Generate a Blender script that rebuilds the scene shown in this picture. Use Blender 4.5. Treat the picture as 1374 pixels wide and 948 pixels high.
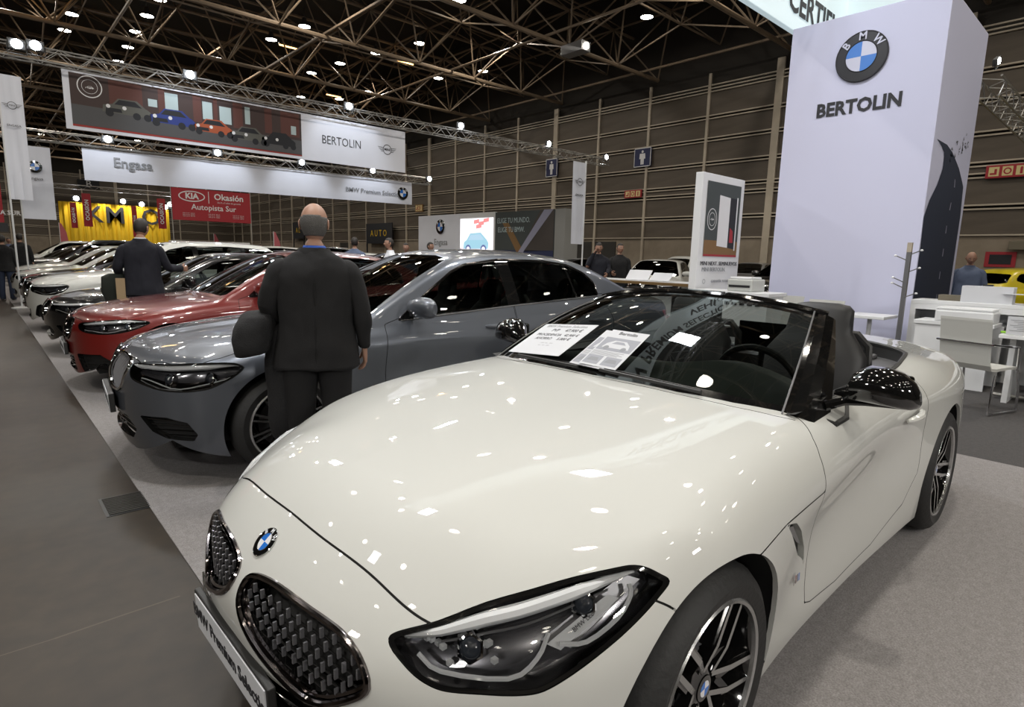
import bpy, bmesh, math, random
import numpy as np
from mathutils import Vector, Matrix
random.seed(7)
for o in list(bpy.data.objects): bpy.data.objects.remove(o)
S = bpy.context.scene; COL = S.collection
PI = math.pi
# ---------------------------------------------------------------- camera
# world axes: X runs from the aisle towards the wall on the right, Y runs along the row of cars, Z up
CAM_H = 1.417; PITCH = math.radians(9.34); ROLL = math.radians(1.395); YAW = math.radians(-42.41); FPX = 786.8
cp_, sp_ = math.cos(PITCH), math.sin(PITCH)
fw_ = Vector((0, cp_, -sp_)); rt_ = Vector((1, 0, 0)); up_ = Vector((0, sp_, cp_))
R_ = math.cos(ROLL)*rt_ + math.sin(ROLL)*up_; U_ = -math.sin(ROLL)*rt_ + math.cos(ROLL)*up_
Rz = Matrix.Rotation(YAW, 3, 'Z'); fw_ = Rz @ fw_; R_ = Rz @ R_; U_ = Rz @ U_
cam = bpy.data.cameras.new('camera'); co = bpy.data.objects.new('camera', cam); COL.objects.link(co)
m4 = Matrix((R_, U_, -fw_)).transposed().to_4x4(); m4.translation = Vector((0, 0, CAM_H)); co.matrix_world = m4
cam.sensor_width = 36; cam.lens = FPX/1374*36; cam.clip_start = .05; cam.clip_end = 400
S.camera = co
# ---------------------------------------------------------------- world and exposure
S.view_settings.view_transform = 'Standard'; S.view_settings.look = 'None'
S.view_settings.gamma = 1; S.view_settings.use_curve_mapping = False; S.view_settings.exposure = 0.18
W = bpy.data.worlds.new('world'); S.world = W; W.use_nodes = True
W.node_tree.nodes['Background'].inputs[0].default_value = (.30, .27, .24, 1)
W.node_tree.nodes['Background'].inputs[1].default_value = .05
# ---------------------------------------------------------------- materials
def mat(name, col, rough=.5, metal=0, coat=0, emit=None, es=0, spec=.5, alpha=1, noise=None, bump=None, coatr=.03, sheen=0):
    m = bpy.data.materials.new(name); m.use_nodes = True; nt = m.node_tree; b = nt.nodes['Principled BSDF']
    b.inputs['Base Color'].default_value = (*col, 1); b.inputs['Roughness'].default_value = rough
    b.inputs['Metallic'].default_value = metal; b.inputs['Coat Weight'].default_value = coat
    b.inputs['Coat Roughness'].default_value = coatr; b.inputs['Specular IOR Level'].default_value = spec
    if sheen: b.inputs['Sheen Weight'].default_value = sheen
    if alpha < 1: b.inputs['Alpha'].default_value = alpha
    if emit: b.inputs['Emission Color'].default_value = (*emit, 1); b.inputs['Emission Strength'].default_value = es
    if noise:   # (scale, amount, detail): broad tone variation of the same colour
        tc = nt.nodes.new('ShaderNodeTexCoord'); n = nt.nodes.new('ShaderNodeTexNoise'); r = nt.nodes.new('ShaderNodeValToRGB')
        n.inputs['Scale'].default_value = noise[0]; n.inputs['Detail'].default_value = noise[2] if len(noise) > 2 else 4
        a = noise[1]; r.color_ramp.elements[0].position = .3; r.color_ramp.elements[1].position = .7
        r.color_ramp.elements[0].color = (*[c*(1-a) for c in col], 1); r.color_ramp.elements[1].color = (*[min(1, c*(1+a)) for c in col], 1)
        nt.links.new(tc.outputs['Object'], n.inputs['Vector']); nt.links.new(n.outputs['Fac'], r.inputs['Fac']); nt.links.new(r.outputs['Color'], b.inputs['Base Color'])
    if bump:    # (scale, strength)
        tc = nt.nodes.new('ShaderNodeTexCoord'); n = nt.nodes.new('ShaderNodeTexNoise'); bp = nt.nodes.new('ShaderNodeBump')
        n.inputs['Scale'].default_value = bump[0]; n.inputs['Detail'].default_value = 3; bp.inputs['Strength'].default_value = bump[1]; bp.inputs['Distance'].default_value = .01
        nt.links.new(tc.outputs['Object'], n.inputs['Vector']); nt.links.new(n.outputs['Fac'], bp.inputs['Height']); nt.links.new(bp.outputs['Normal'], b.inputs['Normal'])
    return m
def glass_mat(name, tint, rough=.0, ior=1.5):
    """thin tinted pane: fresnel reflection over a coloured transparent layer"""
    m = bpy.data.materials.new(name); m.use_nodes = True; nt = m.node_tree; nt.nodes.clear()
    o = nt.nodes.new('ShaderNodeOutputMaterial'); mx = nt.nodes.new('ShaderNodeMixShader'); t = nt.nodes.new('ShaderNodeBsdfTransparent')
    g = nt.nodes.new('ShaderNodeBsdfGlossy'); fr = nt.nodes.new('ShaderNodeFresnel'); fr.inputs['IOR'].default_value = ior
    t.inputs[0].default_value = (*tint, 1); g.inputs['Roughness'].default_value = rough
    nt.links.new(fr.outputs[0], mx.inputs[0]); nt.links.new(t.outputs[0], mx.inputs[1]); nt.links.new(g.outputs[0], mx.inputs[2]); nt.links.new(mx.outputs[0], o.inputs[0])
    return m
def emit_mat(name, col, s):
    return mat(name, (0, 0, 0), emit=col, es=s)
# ---------------------------------------------------------------- objects
def tag(o, label=None, cat=None, group=None, kind=None):
    if label: o['label'] = label
    if cat: o['category'] = cat
    if group: o['group'] = group
    if kind: o['kind'] = kind
    return o
def link(o, parent=None):
    COL.objects.link(o)
    if parent: o.parent = parent
    return o
def empty(name, loc=(0, 0, 0), rz=0, parent=None):
    o = bpy.data.objects.new(name, None); o.location = loc; o.rotation_euler = (0, 0, rz); o.empty_display_size = .2
    return link(o, parent)
def mesh_obj(name, P, F, mats, parent=None, smooth=False, normals=None, mi=None):
    me = bpy.data.meshes.new(name); P = np.asarray(P, float); me.from_pydata(P.tolist(), [], F if isinstance(F, list) else np.asarray(F).tolist())
    for m in (mats if isinstance(mats, (list, tuple)) else [mats]): me.materials.append(m)
    if mi is not None: me.polygons.foreach_set('material_index', np.asarray(mi, dtype=np.int32))
    if smooth: me.polygons.foreach_set('use_smooth', np.ones(len(me.polygons), dtype=bool))
    me.update()
    if normals is not None: me.normals_split_custom_set_from_vertices(np.asarray(normals).tolist())
    return link(bpy.data.objects.new(name, me), parent)
class MB:
    """collects simple shapes, then links them as one mesh object"""
    def __init__(s): s.P = []; s.F = []; s.M = []; s.Sm = []
    def add(s, P, F, mi=0, sm=False):
        b = len(s.P); s.P += [tuple(p) for p in P]; s.F += [[i+b for i in f] for f in F]; s.M += [mi]*len(F); s.Sm += [sm]*len(F); return s
    def box(s, a, b, mi=0, bev=0, mt=None):
        x0, y0, z0 = [min(a[i], b[i]) for i in range(3)]; x1, y1, z1 = [max(a[i], b[i]) for i in range(3)]
        if bev > 0:
            bm = bmesh.new(); bmesh.ops.create_cube(bm, size=1)
            for v in bm.verts: v.co = Vector(((x0+x1)/2+v.co.x*(x1-x0), (y0+y1)/2+v.co.y*(y1-y0), (z0+z1)/2+v.co.z*(z1-z0)))
            bmesh.ops.bevel(bm, geom=bm.edges[:], offset=bev, segments=2, affect='EDGES', profile=.5)
            P = [v.co.copy() for v in bm.verts]; bm.verts.index_update(); F = [[v.index for v in f.verts] for f in bm.faces]; bm.free()
        else:
            P = [(x, y, z) for z in (z0, z1) for x, y in ((x0, y0), (x1, y0), (x1, y1), (x0, y1))]
            F = [[3, 2, 1, 0], [4, 5, 6, 7], [0, 1, 5, 4], [1, 2, 6, 5], [2, 3, 7, 6], [3, 0, 4, 7]]
        if mt is not None: P = [mt @ Vector(p) for p in P]
        return s.add(P, F, mi, False)
    def tube(s, pts, r, n=8, mi=0, cap=True, closed=False, flat=None):
        pts = [Vector(p) for p in pts]; m = len(pts); rs = r if isinstance(r, (list, tuple)) else [r]*m
        ref = None; P = []; F = []
        for i, p in enumerate(pts):
            if closed: t = pts[(i+1) % m]-pts[i-1]
            else: t = pts[min(i+1, m-1)]-pts[max(i-1, 0)]
            t.normalize()
            if ref is None: ref = t.orthogonal().normalized()
            ref = (ref-t*ref.dot(t)); ref = ref.normalized() if ref.length > 1e-6 else t.orthogonal().normalized()
            bn = t.cross(ref)
            for k in range(n):
                a = 2*PI*k/n; P.append(p+(ref*math.cos(a)+bn*math.sin(a))*rs[i])
        for i in range(m if closed else m-1):
            j = (i+1) % m
            for k in range(n): F.append([i*n+k, i*n+(k+1) % n, j*n+(k+1) % n, j*n+k])
        if cap and not closed: F.append([k for k in range(n)][::-1]); F.append([(m-1)*n+k for k in range(n)])
        return s.add(P, F, mi, n > 5)
    def lathe(s, prof, n=24, mt=None, mi=0, sm=True, a0=0, a1=2*PI):
        """prof: (radius, height) pairs turned about Z, then placed by mt"""
        full = abs(a1-a0-2*PI) < 1e-6; P = []; F = []; c = n if full else n+1; m = len(prof)
        for k in range(c):
            a = a0+(a1-a0)*k/n
            for r, z in prof: P.append(Vector((r*math.cos(a), r*math.sin(a), z)))
        if mt is not None: P = [mt @ p for p in P]
        for k in range(n):
            j = (k+1) % c
            for i in range(m-1): F.append([k*m+i, j*m+i, j*m+i+1, k*m+i+1])
        return s.add(P, F, mi, sm)
    def prism(s, pts, z0, z1, mt=None, mi=0, sm=False):
        n = len(pts); P = [Vector((p[0], p[1], z0)) for p in pts]+[Vector((p[0], p[1], z1)) for p in pts]
        if mt is not None: P = [mt @ p for p in P]
        F = [list(range(n))[::-1], [n+i for i in range(n)]]+[[i, (i+1) % n, n+(i+1) % n, n+i] for i in range(n)]
        return s.add(P, F, mi, sm)
    def ell(s, c, r, mt=None, mi=0, nu=16, nv=10):
        P = []; F = []
        for i in range(nv+1):
            th = PI*i/nv
            for k in range(nu):
                a = 2*PI*k/nu; P.append(Vector((c[0]+r[0]*math.sin(th)*math.cos(a), c[1]+r[1]*math.sin(th)*math.sin(a), c[2]+r[2]*math.cos(th))))
        if mt is not None: P = [mt @ p for p in P]
        for i in range(nv):
            for k in range(nu): F.append([i*nu+k, (i+1)*nu+k, (i+1)*nu+(k+1) % nu, i*nu+(k+1) % nu])
        return s.add(P, F, mi, True)
    def build(s, name, mats, parent=None, loc=None, rz=None):
        me = bpy.data.meshes.new(name); me.from_pydata([tuple(p) for p in s.P], [], s.F)
        for m in (mats if isinstance(mats, (list, tuple)) else [mats]): me.materials.append(m)
        me.polygons.foreach_set('material_index', np.array(s.M, dtype=np.int32)); me.polygons.foreach_set('use_smooth', np.array(s.Sm, dtype=bool)); me.update()
        if any(s.Sm):
            try: me.set_sharp_from_angle(angle=math.radians(40))
            except Exception: pass
        o = bpy.data.objects.new(name, me); link(o, parent)
        if loc is not None: o.location = loc
        if rz is not None: o.rotation_euler = (0, 0, rz)
        return o
def frame(o, x, y, z=None):
    """matrix with origin o and axes x, y (z derived)"""
    x = Vector(x).normalized(); y = Vector(y); z = x.cross(y).normalized(); y = z.cross(x)
    m = Matrix((x, y, z)).transposed().to_4x4(); m.translation = Vector(o); return m
_txtcache = {}
def text_mesh(txt, size=1, bold=0, font_scale_x=1, extrude=.002, align='CENTER'):
    """lettering as (points, faces) in the XY plane"""
    cu = bpy.data.curves.new('t', 'FONT'); cu.body = txt; cu.size = 1; cu.align_x = align; cu.align_y = 'CENTER'; cu.extrude = max(.002, extrude/size); cu.offset = bold/size; cu.resolution_u = 2
    o = bpy.data.objects.new('t', cu); COL.objects.link(o); dg = bpy.context.evaluated_depsgraph_get(); me = o.evaluated_get(dg).to_mesh()
    P = [Vector((v.co.x*font_scale_x*size, v.co.y*size, v.co.z*size)) for v in me.vertices]; F = [list(p.vertices) for p in me.polygons]
    o.to_mesh_clear(); bpy.data.objects.remove(o); bpy.data.curves.remove(cu); return P, F
def text(name, txt, mt, size, m, parent=None, **k):
    P, F = text_mesh(txt, size, **k); b = MB(); b.add([mt @ p for p in P], F); return b.build(name, m, parent)
def copy_tree(o, parent=None):
    c = o.copy(); COL.objects.link(c)
    if parent: c.parent = parent
    for ch in list(o.children): copy_tree(ch, c)
    return c
# ---------------------------------------------------------------- the hall
def tone_mat(name, c1, c2, scale, rough, rough2=None, detail=6, stretch=(1, 1, 1), extra=None, bump=0, fine=0):
    """two-tone noise material in world scale"""
    m = bpy.data.materials.new(name); m.use_nodes = True; nt = m.node_tree; b = nt.nodes['Principled BSDF']; N = nt.nodes.new; L = nt.links.new
    tc = N('ShaderNodeTexCoord'); mp = N('ShaderNodeMapping'); mp.inputs['Scale'].default_value = stretch; L(tc.outputs['Object'], mp.inputs[0])
    n = N('ShaderNodeTexNoise'); n.inputs['Scale'].default_value = scale; n.inputs['Detail'].default_value = detail; n.inputs['Roughness'].default_value = .6; L(mp.outputs[0], n.inputs['Vector'])
    r = N('ShaderNodeValToRGB'); r.color_ramp.elements[0].position = .33; r.color_ramp.elements[1].position = .68; r.color_ramp.elements[0].color = (*c1, 1); r.color_ramp.elements[1].color = (*c2, 1); L(n.outputs['Fac'], r.inputs[0]); out = r.outputs[0]
    if fine:
        n2 = N('ShaderNodeTexNoise'); n2.inputs['Scale'].default_value = fine; n2.inputs['Detail'].default_value = 3; L(mp.outputs[0], n2.inputs['Vector'])
        mx = N('ShaderNodeMix'); mx.data_type = 'RGBA'; mx.blend_type = 'MULTIPLY'; mx.inputs['Factor'].default_value = .75; r2 = N('ShaderNodeValToRGB'); r2.color_ramp.elements[0].position = .3; r2.color_ramp.elements[0].color = (.45, .45, .45, 1); r2.color_ramp.elements[1].position = .7; r2.color_ramp.elements[1].color = (1.5, 1.5, 1.5, 1); r2.color_ramp.elements[1].color = (1, 1, 1, 1)
        L(n2.outputs['Fac'], r2.inputs[0]); L(out, mx.inputs['A']); L(r2.outputs[0], mx.inputs['B']); out = mx.outputs['Result']
    L(out, b.inputs['Base Color']); b.inputs['Roughness'].default_value = rough
    if rough2 is not None:
        mr = N('ShaderNodeMapRange'); mr.inputs['To Min'].default_value = rough; mr.inputs['To Max'].default_value = rough2; L(n.outputs['Fac'], mr.inputs['Value']); L(mr.outputs[0], b.inputs['Roughness'])
    if bump:
        bp = N('ShaderNodeBump'); bp.inputs['Strength'].default_value = bump; bp.inputs['Distance'].default_value = .004; n3 = N('ShaderNodeTexNoise'); n3.inputs['Scale'].default_value = fine or 200; L(tc.outputs['Object'], n3.inputs['Vector']); L(n3.outputs['Fac'], bp.inputs['Height']); L(bp.outputs[0], b.inputs['Normal'])
    return m
H = {}
H['concrete'] = tone_mat('hall_concrete', (.023, .0155, .0095), (.041, .030, .0195), .55, .42, .6, 9, fine=9)
H['carpet'] = tone_mat('grey_felt_carpet', (.255, .240, .240), (.315, .30, .30), 30, .95, None, 4, fine=150, bump=.4)
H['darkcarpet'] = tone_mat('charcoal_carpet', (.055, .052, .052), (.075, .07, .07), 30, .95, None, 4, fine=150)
H['panel'] = tone_mat('brown_cladding', (.075, .059, .044), (.095, .076, .057), .6, .6, None, 4, stretch=(1, 1, 6))
H['rail'] = mat('beige_steel', (.42, .365, .29), .5, noise=(1.5, .12))
H['plinth'] = tone_mat('beige_concrete', (.22, .18, .135), (.28, .235, .18), 1.2, .8, None, 6)
H['steel'] = mat('tan_painted_steel', (.21, .155, .105), .5, noise=(.8, .2))
H['roof'] = mat('dark_roof_deck', (.022, .018, .014), .8)
H['alu'] = mat('truss_aluminium', (.36, .35, .33), .4, metal=.6)
H['lampglow'] = emit_mat('lamp_glow', (1, .93, .80), 28)
H['warmglow'] = emit_mat('warm_tube_glow', (1, .55, .18), 5)
H['floodglow'] = emit_mat('flood_glow', (.86, .93, 1), 90)
H['lampcase'] = mat('lamp_case', (.05, .05, .05), .5)
H['white'] = mat('white_laminate', (.72, .73, .74), .35)
H['banner'] = mat('white_banner_cloth', (.70, .72, .80), .75, noise=(.7, .05))
H['towerw'] = mat('tower_fabric', (.60, .61, .78), .7)
H['blackm'] = mat('black_metal', (.02, .02, .022), .4)
def struct(o): o['kind'] = 'structure'; return o
DOWN = Matrix.Rotation(PI, 4, 'X')
# floors
fl = struct(MB().box((-40, -30, -.2), (28.2, 95, -.006)).build('floor', H['concrete']))
b = MB(); b.box((.60, -12, -.0055), (5.50, 45, 0)); tag(b.build('grey_carpet', H['carpet']), 'light grey felt carpet laid in a strip under the row of cars', 'carpet')
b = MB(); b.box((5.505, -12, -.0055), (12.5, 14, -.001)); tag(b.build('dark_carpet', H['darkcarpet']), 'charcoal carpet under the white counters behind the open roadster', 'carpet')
gr = empty('floor_grate', (.51, 3.76, -.006)); tag(gr, 'small black iron drain grate set in the concrete floor', 'grate')
b = MB(); b.box((-.11, -.15, 0), (.11, .15, .003)); b.build('grate_frame', H['blackm'], gr)
for k in range(11): MB().box((-.095, -.135+k*.025, .003), (.095, -.122+k*.025, .008)).build('grate_bar', mat('iron', (.03, .028, .025), .6) if k == 0 else bpy.data.materials['iron'], gr)
rs_ = random.Random(5); b = MB()
pts = [(-3.5+.2*k+rs_.uniform(-.01, .01), 2.56+.012*math.sin(k*1.3)+rs_.uniform(-.008, .008), -.0055) for k in range(21)]
for i in range(20):
    p, q = pts[i], pts[i+1]; w = .003+.002*rs_.random(); b.add([(p[0], p[1]-w, p[2]), (q[0], q[1]-w, q[2]), (q[0], q[1]+w, q[2]), (p[0], p[1]+w, p[2])], [[0, 1, 2, 3]])
tag(b.build('floor_joint', mat('pale_joint', (.10, .085, .068), .8)), 'thin pale joint line across the concrete aisle', 'joint')
# right hand wall: cladding panels between columns and paired rails
WX = 28.0; RZ = [2.64, 3.66, 4.80, 5.21, 6.30, 7.46, 8.53, 9.81, 10.04]
wall = struct(MB().box((WX+.12, -30, 0), (WX+.4, 95, 17)).build('wall_right', H['roof']))
def bay_wall(wl, coord, along, n0, n1, tag_):
    """coord(a, d, z): a along the wall, d out of it"""
    pm = {}
    for k in range(n0, n1):
        a0 = along(k); a1 = along(k+1)
        for i in range(len(RZ)-1):
            if RZ[i+1]-RZ[i] < .3 and i == 7: continue
            key = round(RZ[i+1]-RZ[i], 3)
            if key not in pm:
                bb = MB(); hz = RZ[i+1]-RZ[i]-.06; wdt = abs(a1-a0)-.08; p0 = coord(0, 0, 0); dx = (Vector(coord(1, 0, 0))-Vector(p0)); dd = Vector(coord(0, 1, 0))-Vector(p0)
                c = [Vector((0, 0, 0))+dx*s_*wdt/2+dd*d_+Vector((0, 0, t_*hz/2)) for d_ in (0, .05) for s_, t_ in ((-1, -1), (1, -1), (1, 1), (-1, 1))]
                bb.add([tuple(q) for q in c], [[0, 1, 2, 3], [7, 6, 5, 4], [0, 4, 5, 1], [1, 5, 6, 2], [2, 6, 7, 3], [3, 7, 4, 0]]); o = bb.build('wall_panel', H['panel'], wl); pm[key] = o
            else:
                o = pm[key].copy(); COL.objects.link(o); o.parent = wl
            o.location = coord((a0+a1)/2, .0+.012*((k*7+i*3) % 3), (RZ[i]+RZ[i+1])/2)
        bb = MB(); wd = .17 if k % 2 == 0 and k % 4 == 0 else .07; pts = [coord(a0-wd, .06, 0), coord(a0+wd, .06, 0), coord(a0+wd, .16, 0), coord(a0-wd, .16, 0)]
        bb.add(pts+[(p[0], p[1], 10.6) for p in pts], [[0, 1, 5, 4], [1, 2, 6, 5], [2, 3, 7, 6], [3, 0, 4, 7], [4, 5, 6, 7]]); bb.build('wall_column', H['rail'], wl)
    A0, A1 = along(n0), along(n1)
    for z in RZ:
        for dz in ((0,) if z in (RZ[0], RZ[-1]) else (-.075, .075)):
            bb = MB(); q = [coord(A0, .07, z+dz-.028), coord(A1, .07, z+dz-.028), coord(A1, .15, z+dz-.028), coord(A0, .15, z+dz-.028)]
            bb.add(q+[(p[0], p[1], p[2]+.056) for p in q], [[0, 1, 2, 3], [4, 5, 6, 7], [0, 1, 5, 4], [3, 2, 6, 7], [0, 3, 7, 4], [1, 2, 6, 5]]); bb.build('wall_rail', H['rail'], wl)
    bb = MB(); q = [coord(A0, 0, 0), coord(A1, 0, 0), coord(A1, .05, 0), coord(A0, .05, 0)]; bb.add(q+[(p[0], p[1], RZ[0]-.03) for p in q], [[0, 1, 5, 4], [3, 2, 6, 7], [4, 5, 6, 7]]); bb.build('wall_plinth', H['plinth'], wl)
bay_wall(wall, lambda a, d, z: (WX-d, a, z), lambda k: -1.08+3.5*k, -1, 26, 'r')
wl2 = struct(MB().box((-40, 90.1, 0), (28.4, 90.4, 17)).build('wall_back', H['roof']))
bay_wall(wl2, lambda a, d, z: (a, 90-d, z), lambda k: 28-3.5*k, 0, 12, 'b')
struct(MB().box((-40.4, -30, 0), (-40, 95, 17)).build('wall_left', H['panel'])); struct(MB().box((-40, -30.4, 0), (28.4, -30, 17)).build('wall_front', H['panel']))
struct(MB().box((-40.4, -30.4, 16.5), (28.4, 95, 16.7)).build('ceiling', H['roof']))
# doors and dark openings low in the right wall
for i, (y, w) in enumerate(((24.6, 1.9), (22.6, 1.6), (30.5, 1.8), (56, 2))): MB().box((WX-.10, y-w/2, 0), (WX-.04, y+w/2, 2.45)).build('door_leaf', mat('door_dark', (.03, .028, .025), .5) if i == 0 else bpy.data.materials['door_dark'], struct(empty('door_%d' % (i+1))))
# space frame: triangular girders along X, lighter frames along Y
sf = struct(empty('space_frame', (0, 0, 0)))
def strut(b, p, q, r, n=4): b.tube([p, q], r, n, 0, cap=False)
yg = [19.6+7*k for k in range(-4, 10)]
for y in yg:
    g = MB(); g.tube([(-14, y, 10.9), (28, y, 10.9)], .10, 8); top = []
    for s in (-1, 1): g.tube([(-14, y+s*1.75, 13.4), (28, y+s*1.75, 13.4)], .075, 6)
    k = 0
    for x in np.arange(-14, 28, 3.5):
        for s in (-1, 1): strut(g, (x, y, 10.9), (x+1.75, y+s*1.75, 13.4), .042, 5); strut(g, (x+3.5, y, 10.9), (x+1.75, y+s*1.75, 13.4), .042, 5)
        strut(g, (x+1.75, y-1.75, 13.4), (x+1.75, y+1.75, 13.4), .05, 4)
    g.build('girder', H['steel'], sf)
web = MB()
for x in np.arange(-12.25, 28, 3.5):
    for y0, y1 in zip(yg[:-1], yg[1:]):
        a, c = y0+1.75, y1-1.75; m_ = (a+c)/2
        strut(web, (x, a, 13.4), (x, c, 13.4), .05); strut(web, (x, y0, 10.9), (x, m_, 12.1), .04) if False else None
        strut(web, (x, a, 13.4), (x+1.75, m_, 11.9), .036); strut(web, (x+1.75, m_, 11.9), (x, c, 13.4), .036); strut(web, (x, a, 13.4), (x-1.75, m_, 11.9), .036); strut(web, (x-1.75, m_, 11.9), (x, c, 13.4), .036)
        strut(web, (x-1.75, m_, 11.9), (x+1.75, m_, 11.9), .045); strut(web, (x, m_, 14.9), (x, a, 13.4), .034); strut(web, (x, m_, 14.9), (x, c, 13.4), .034); strut(web, (x, m_, 14.9), (x+3.5, m_, 14.9), .04)
        strut(web, (x, m_, 14.9), (x+3.5, a, 13.4), .03); strut(web, (x-1.75, y0, 10.9), (x-1.75, m_, 11.9), .04); strut(web, (x-1.75, m_, 11.9), (x-1.75, y1, 10.9), .04)
wbo = web.build('bracing', H['steel'], sf); wbo['kind'] = 'stuff'
b = MB()
for i in range(4): b.tube([(26.5-7*i, -14, 10.9), (26.5-7*i, 89, 10.9)], .085, 6)
wb2 = b; 
for i in range(4):
    MB().tube([(26.5-7*i, -14, 11.02), (26.5-7*i, 89, 11.02)], .06, 6).build('long_tie', H['steel'], sf)
# high bay lamps
def point(loc, e, col=(1, .93, .82), r=.25):
    l = bpy.data.lights.new('lamp_light', 'POINT'); l.energy = e; l.color = col; l.shadow_soft_size = r; o = bpy.data.objects.new('lamp_light', l); COL.objects.link(o); o.location = loc; return o
def area(loc, rot, e, sx, sy, col=(1, .95, .86), spread=PI):
    l = bpy.data.lights.new('lamp_light', 'AREA'); l.shape = 'RECTANGLE'; l.size = sx; l.size_y = sy; l.energy = e; l.color = col; l.spread = spread; o = bpy.data.objects.new('lamp_light', l); COL.objects.link(o); o.location = loc; o.rotation_euler = rot; return o
def spot(loc, target, e, ang, col=(1, .95, .86), r=.08, blend=.6):
    l = bpy.data.lights.new('lamp_light', 'SPOT'); l.energy = e; l.color = col; l.spot_size = math.radians(ang); l.spot_blend = blend; l.shadow_soft_size = r; o = bpy.data.objects.new('lamp_light', l); COL.objects.link(o); o.location = loc
    o.rotation_euler = (Vector(target)-Vector(loc)).to_track_quat('-Z', 'Y').to_euler(); return o
lamp0 = None
vis = [(4.6, 37.3), (7.3, 34.8), (4.6, 40.25), (7.35, 37.7), (7.5, 40.8), (7.6, 44.25), (13.3, 30.5), (12.8, 33.6), (17.2, 34.6), (16.8, 37.7), (20.9, 42.3), (18.7, 43.9), (6.25, 78.2), (13.9, 74.2), (14.5, 81.6), (18.3, 76.6), (19.3, 84.7), (17.8, 31.4), (18.65, 28.3), (21.4, 39), (22.95, 32.7), (24, 29.5), (16.9, 22.5), (24.1, 17.7), (7.3, 32.2)]
unseen = [(x, y) for x in (-11, -5.5, 0, 5.5, 11, 16.5, 22) for y in (-14, -8, -2, 4, 10, 16)]
LAMPZ = 12.5
for i, (x, y) in enumerate(vis+unseen):
    if lamp0 is None:
        lamp0 = empty('high_bay_lamp', (x, y, LAMPZ)); b = MB(); b.lathe([(.06, .42), (.10, .40), (.14, .2), (.30, .02), (.31, 0), (.29, .0), (.26, .05)], 16); b.build('lamp_hood', H['lampcase'], lamp0)
        b = MB(); b.lathe([(.285, .012), (.2, .0), (0, -.01)], 16); b.build('lamp_lens', H['lampglow'], lamp0); b = MB(); b.tube([(0, 0, .4), (0, 0, .9)], .012, 4); b.build('hanger', H['blackm'], lamp0); l = lamp0
    else: l = copy_tree(lamp0); l.location = (x, y, LAMPZ)
    if i < len(vis): tag(l, 'round white high bay lamp glowing up in the steel roof frame', 'lamp', 'high bay lamps in the roof')
    else: tag(l, 'round high bay lamp overhead, out of the picture', 'lamp', 'high bay lamps over and behind the camera')
# a few sodium tubes that tint the frame
wz = [((18, 39), 11.8), ((62, 39), 11.8), ((520, 64), 12.4), ((355, 39), 12.0), ((392, 41), 12.2), ((441, 122), 12.2), ((383, 88), 12.3)]
def pixray(px, py): return fw_+(px-CXP)/FPX*R_-(py-CYP)/FPX*U_
CXP, CYP = 687, 474
def onz(px, py, z): d = pixray(px, py); t = (z-CAM_H)/d.z; return Vector((0, 0, CAM_H))+d*t
def onax(px, py, ax, val): d = pixray(px, py); o = Vector((0, 0, CAM_H)); t = (val-o[ax])/d[ax]; return o+d*t
def ground(px, depth):
    """floor point seen above pixel column px on the horizon at a given depth"""
    d = pixray(px, 344.6+.0245*(px-687)); d.z = 0; return d*depth
WL = [(1.9, 34, 12.1), (3.0, 32.2, 12.1), (19.2, 30.6, 12.2), (13.5, 33, 12.2), (19.6, 40.5, 12.2)]
for i, (x, y, z) in enumerate(WL):
    e = empty('tube_light', (x, y, z)); MB().box((-.55, -.05, 0), (.55, .05, .08)).build('tube_case', H['lampcase'], e); b = MB(); b.tube([(-.52, 0, -.03), (.52, 0, -.03)], .04, 8); b.build('tube', H['warmglow'], e)
    tag(e, 'amber tube light burning among the roof struts', 'lamp', 'amber roof tube lights'); point((x, y, z-.3), 14, (1, .6, .25), .2)
# general light of the high bay lamps
for x in (-8, 2, 11, 20):
    for y in (-10, 1, 12, 24, 36, 50, 66, 80):
        area((x, y, 12.42), (0, 0, 0), 300 if y < 45 else 300, .4, .4, (1, .93, .82))
# ---------------------------------------------------------------- light trusses
def truss(name, p, q, label, sec=.29, step=.33, r=.018):
    e = empty(name, p); tag(e, label, 'truss', 'aluminium lighting trusses'); p = Vector(p); q = Vector(q); L = (q-p).length; d = (q-p).normalized(); up = Vector((0, 0, 1)); sd = d.cross(up).normalized(); h = sec/2
    for a, c in ((-1, -1), (1, -1), (1, 1), (-1, 1)):
        b = MB(); b.tube([sd*a*h+up*c*h, sd*a*h+up*c*h+d*L], r, 6); b.build('chord', H['alu'], e)
    n = max(2, int(L/step)); b = MB()
    for k in range(n):
        t0, t1 = L*k/n, L*(k+1)/n; s = 1 if k % 2 else -1
        for f_ in ((sd*h, up), (-sd*h, up), (up*h, sd), (-up*h, sd)):
            b.tube([f_[0]+f_[1]*h*s+d*t0, f_[0]-f_[1]*h*s+d*t1], r*.5, 4, cap=False)
    o = b.build('lattice', H['alu'], e); o['kind'] = 'stuff'; return e
truss('lighting_truss', (.2, 17.8, 5.66), (21.6, 17.6, 5.72), 'long aluminium lattice truss carrying the printed car picture banner')
truss('lighting_truss', (-3, 23.3, 4.66), (15.9, 23.3, 4.74), 'lower aluminium lattice truss carrying the long white dealer banner')
v_ = onax(1327, 116, 0, 12.3); truss('lighting_truss', (12.3, v_.y, v_.z), (18.5, v_.y, v_.z), 'short lattice truss hanging behind the tall white tower')
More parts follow.
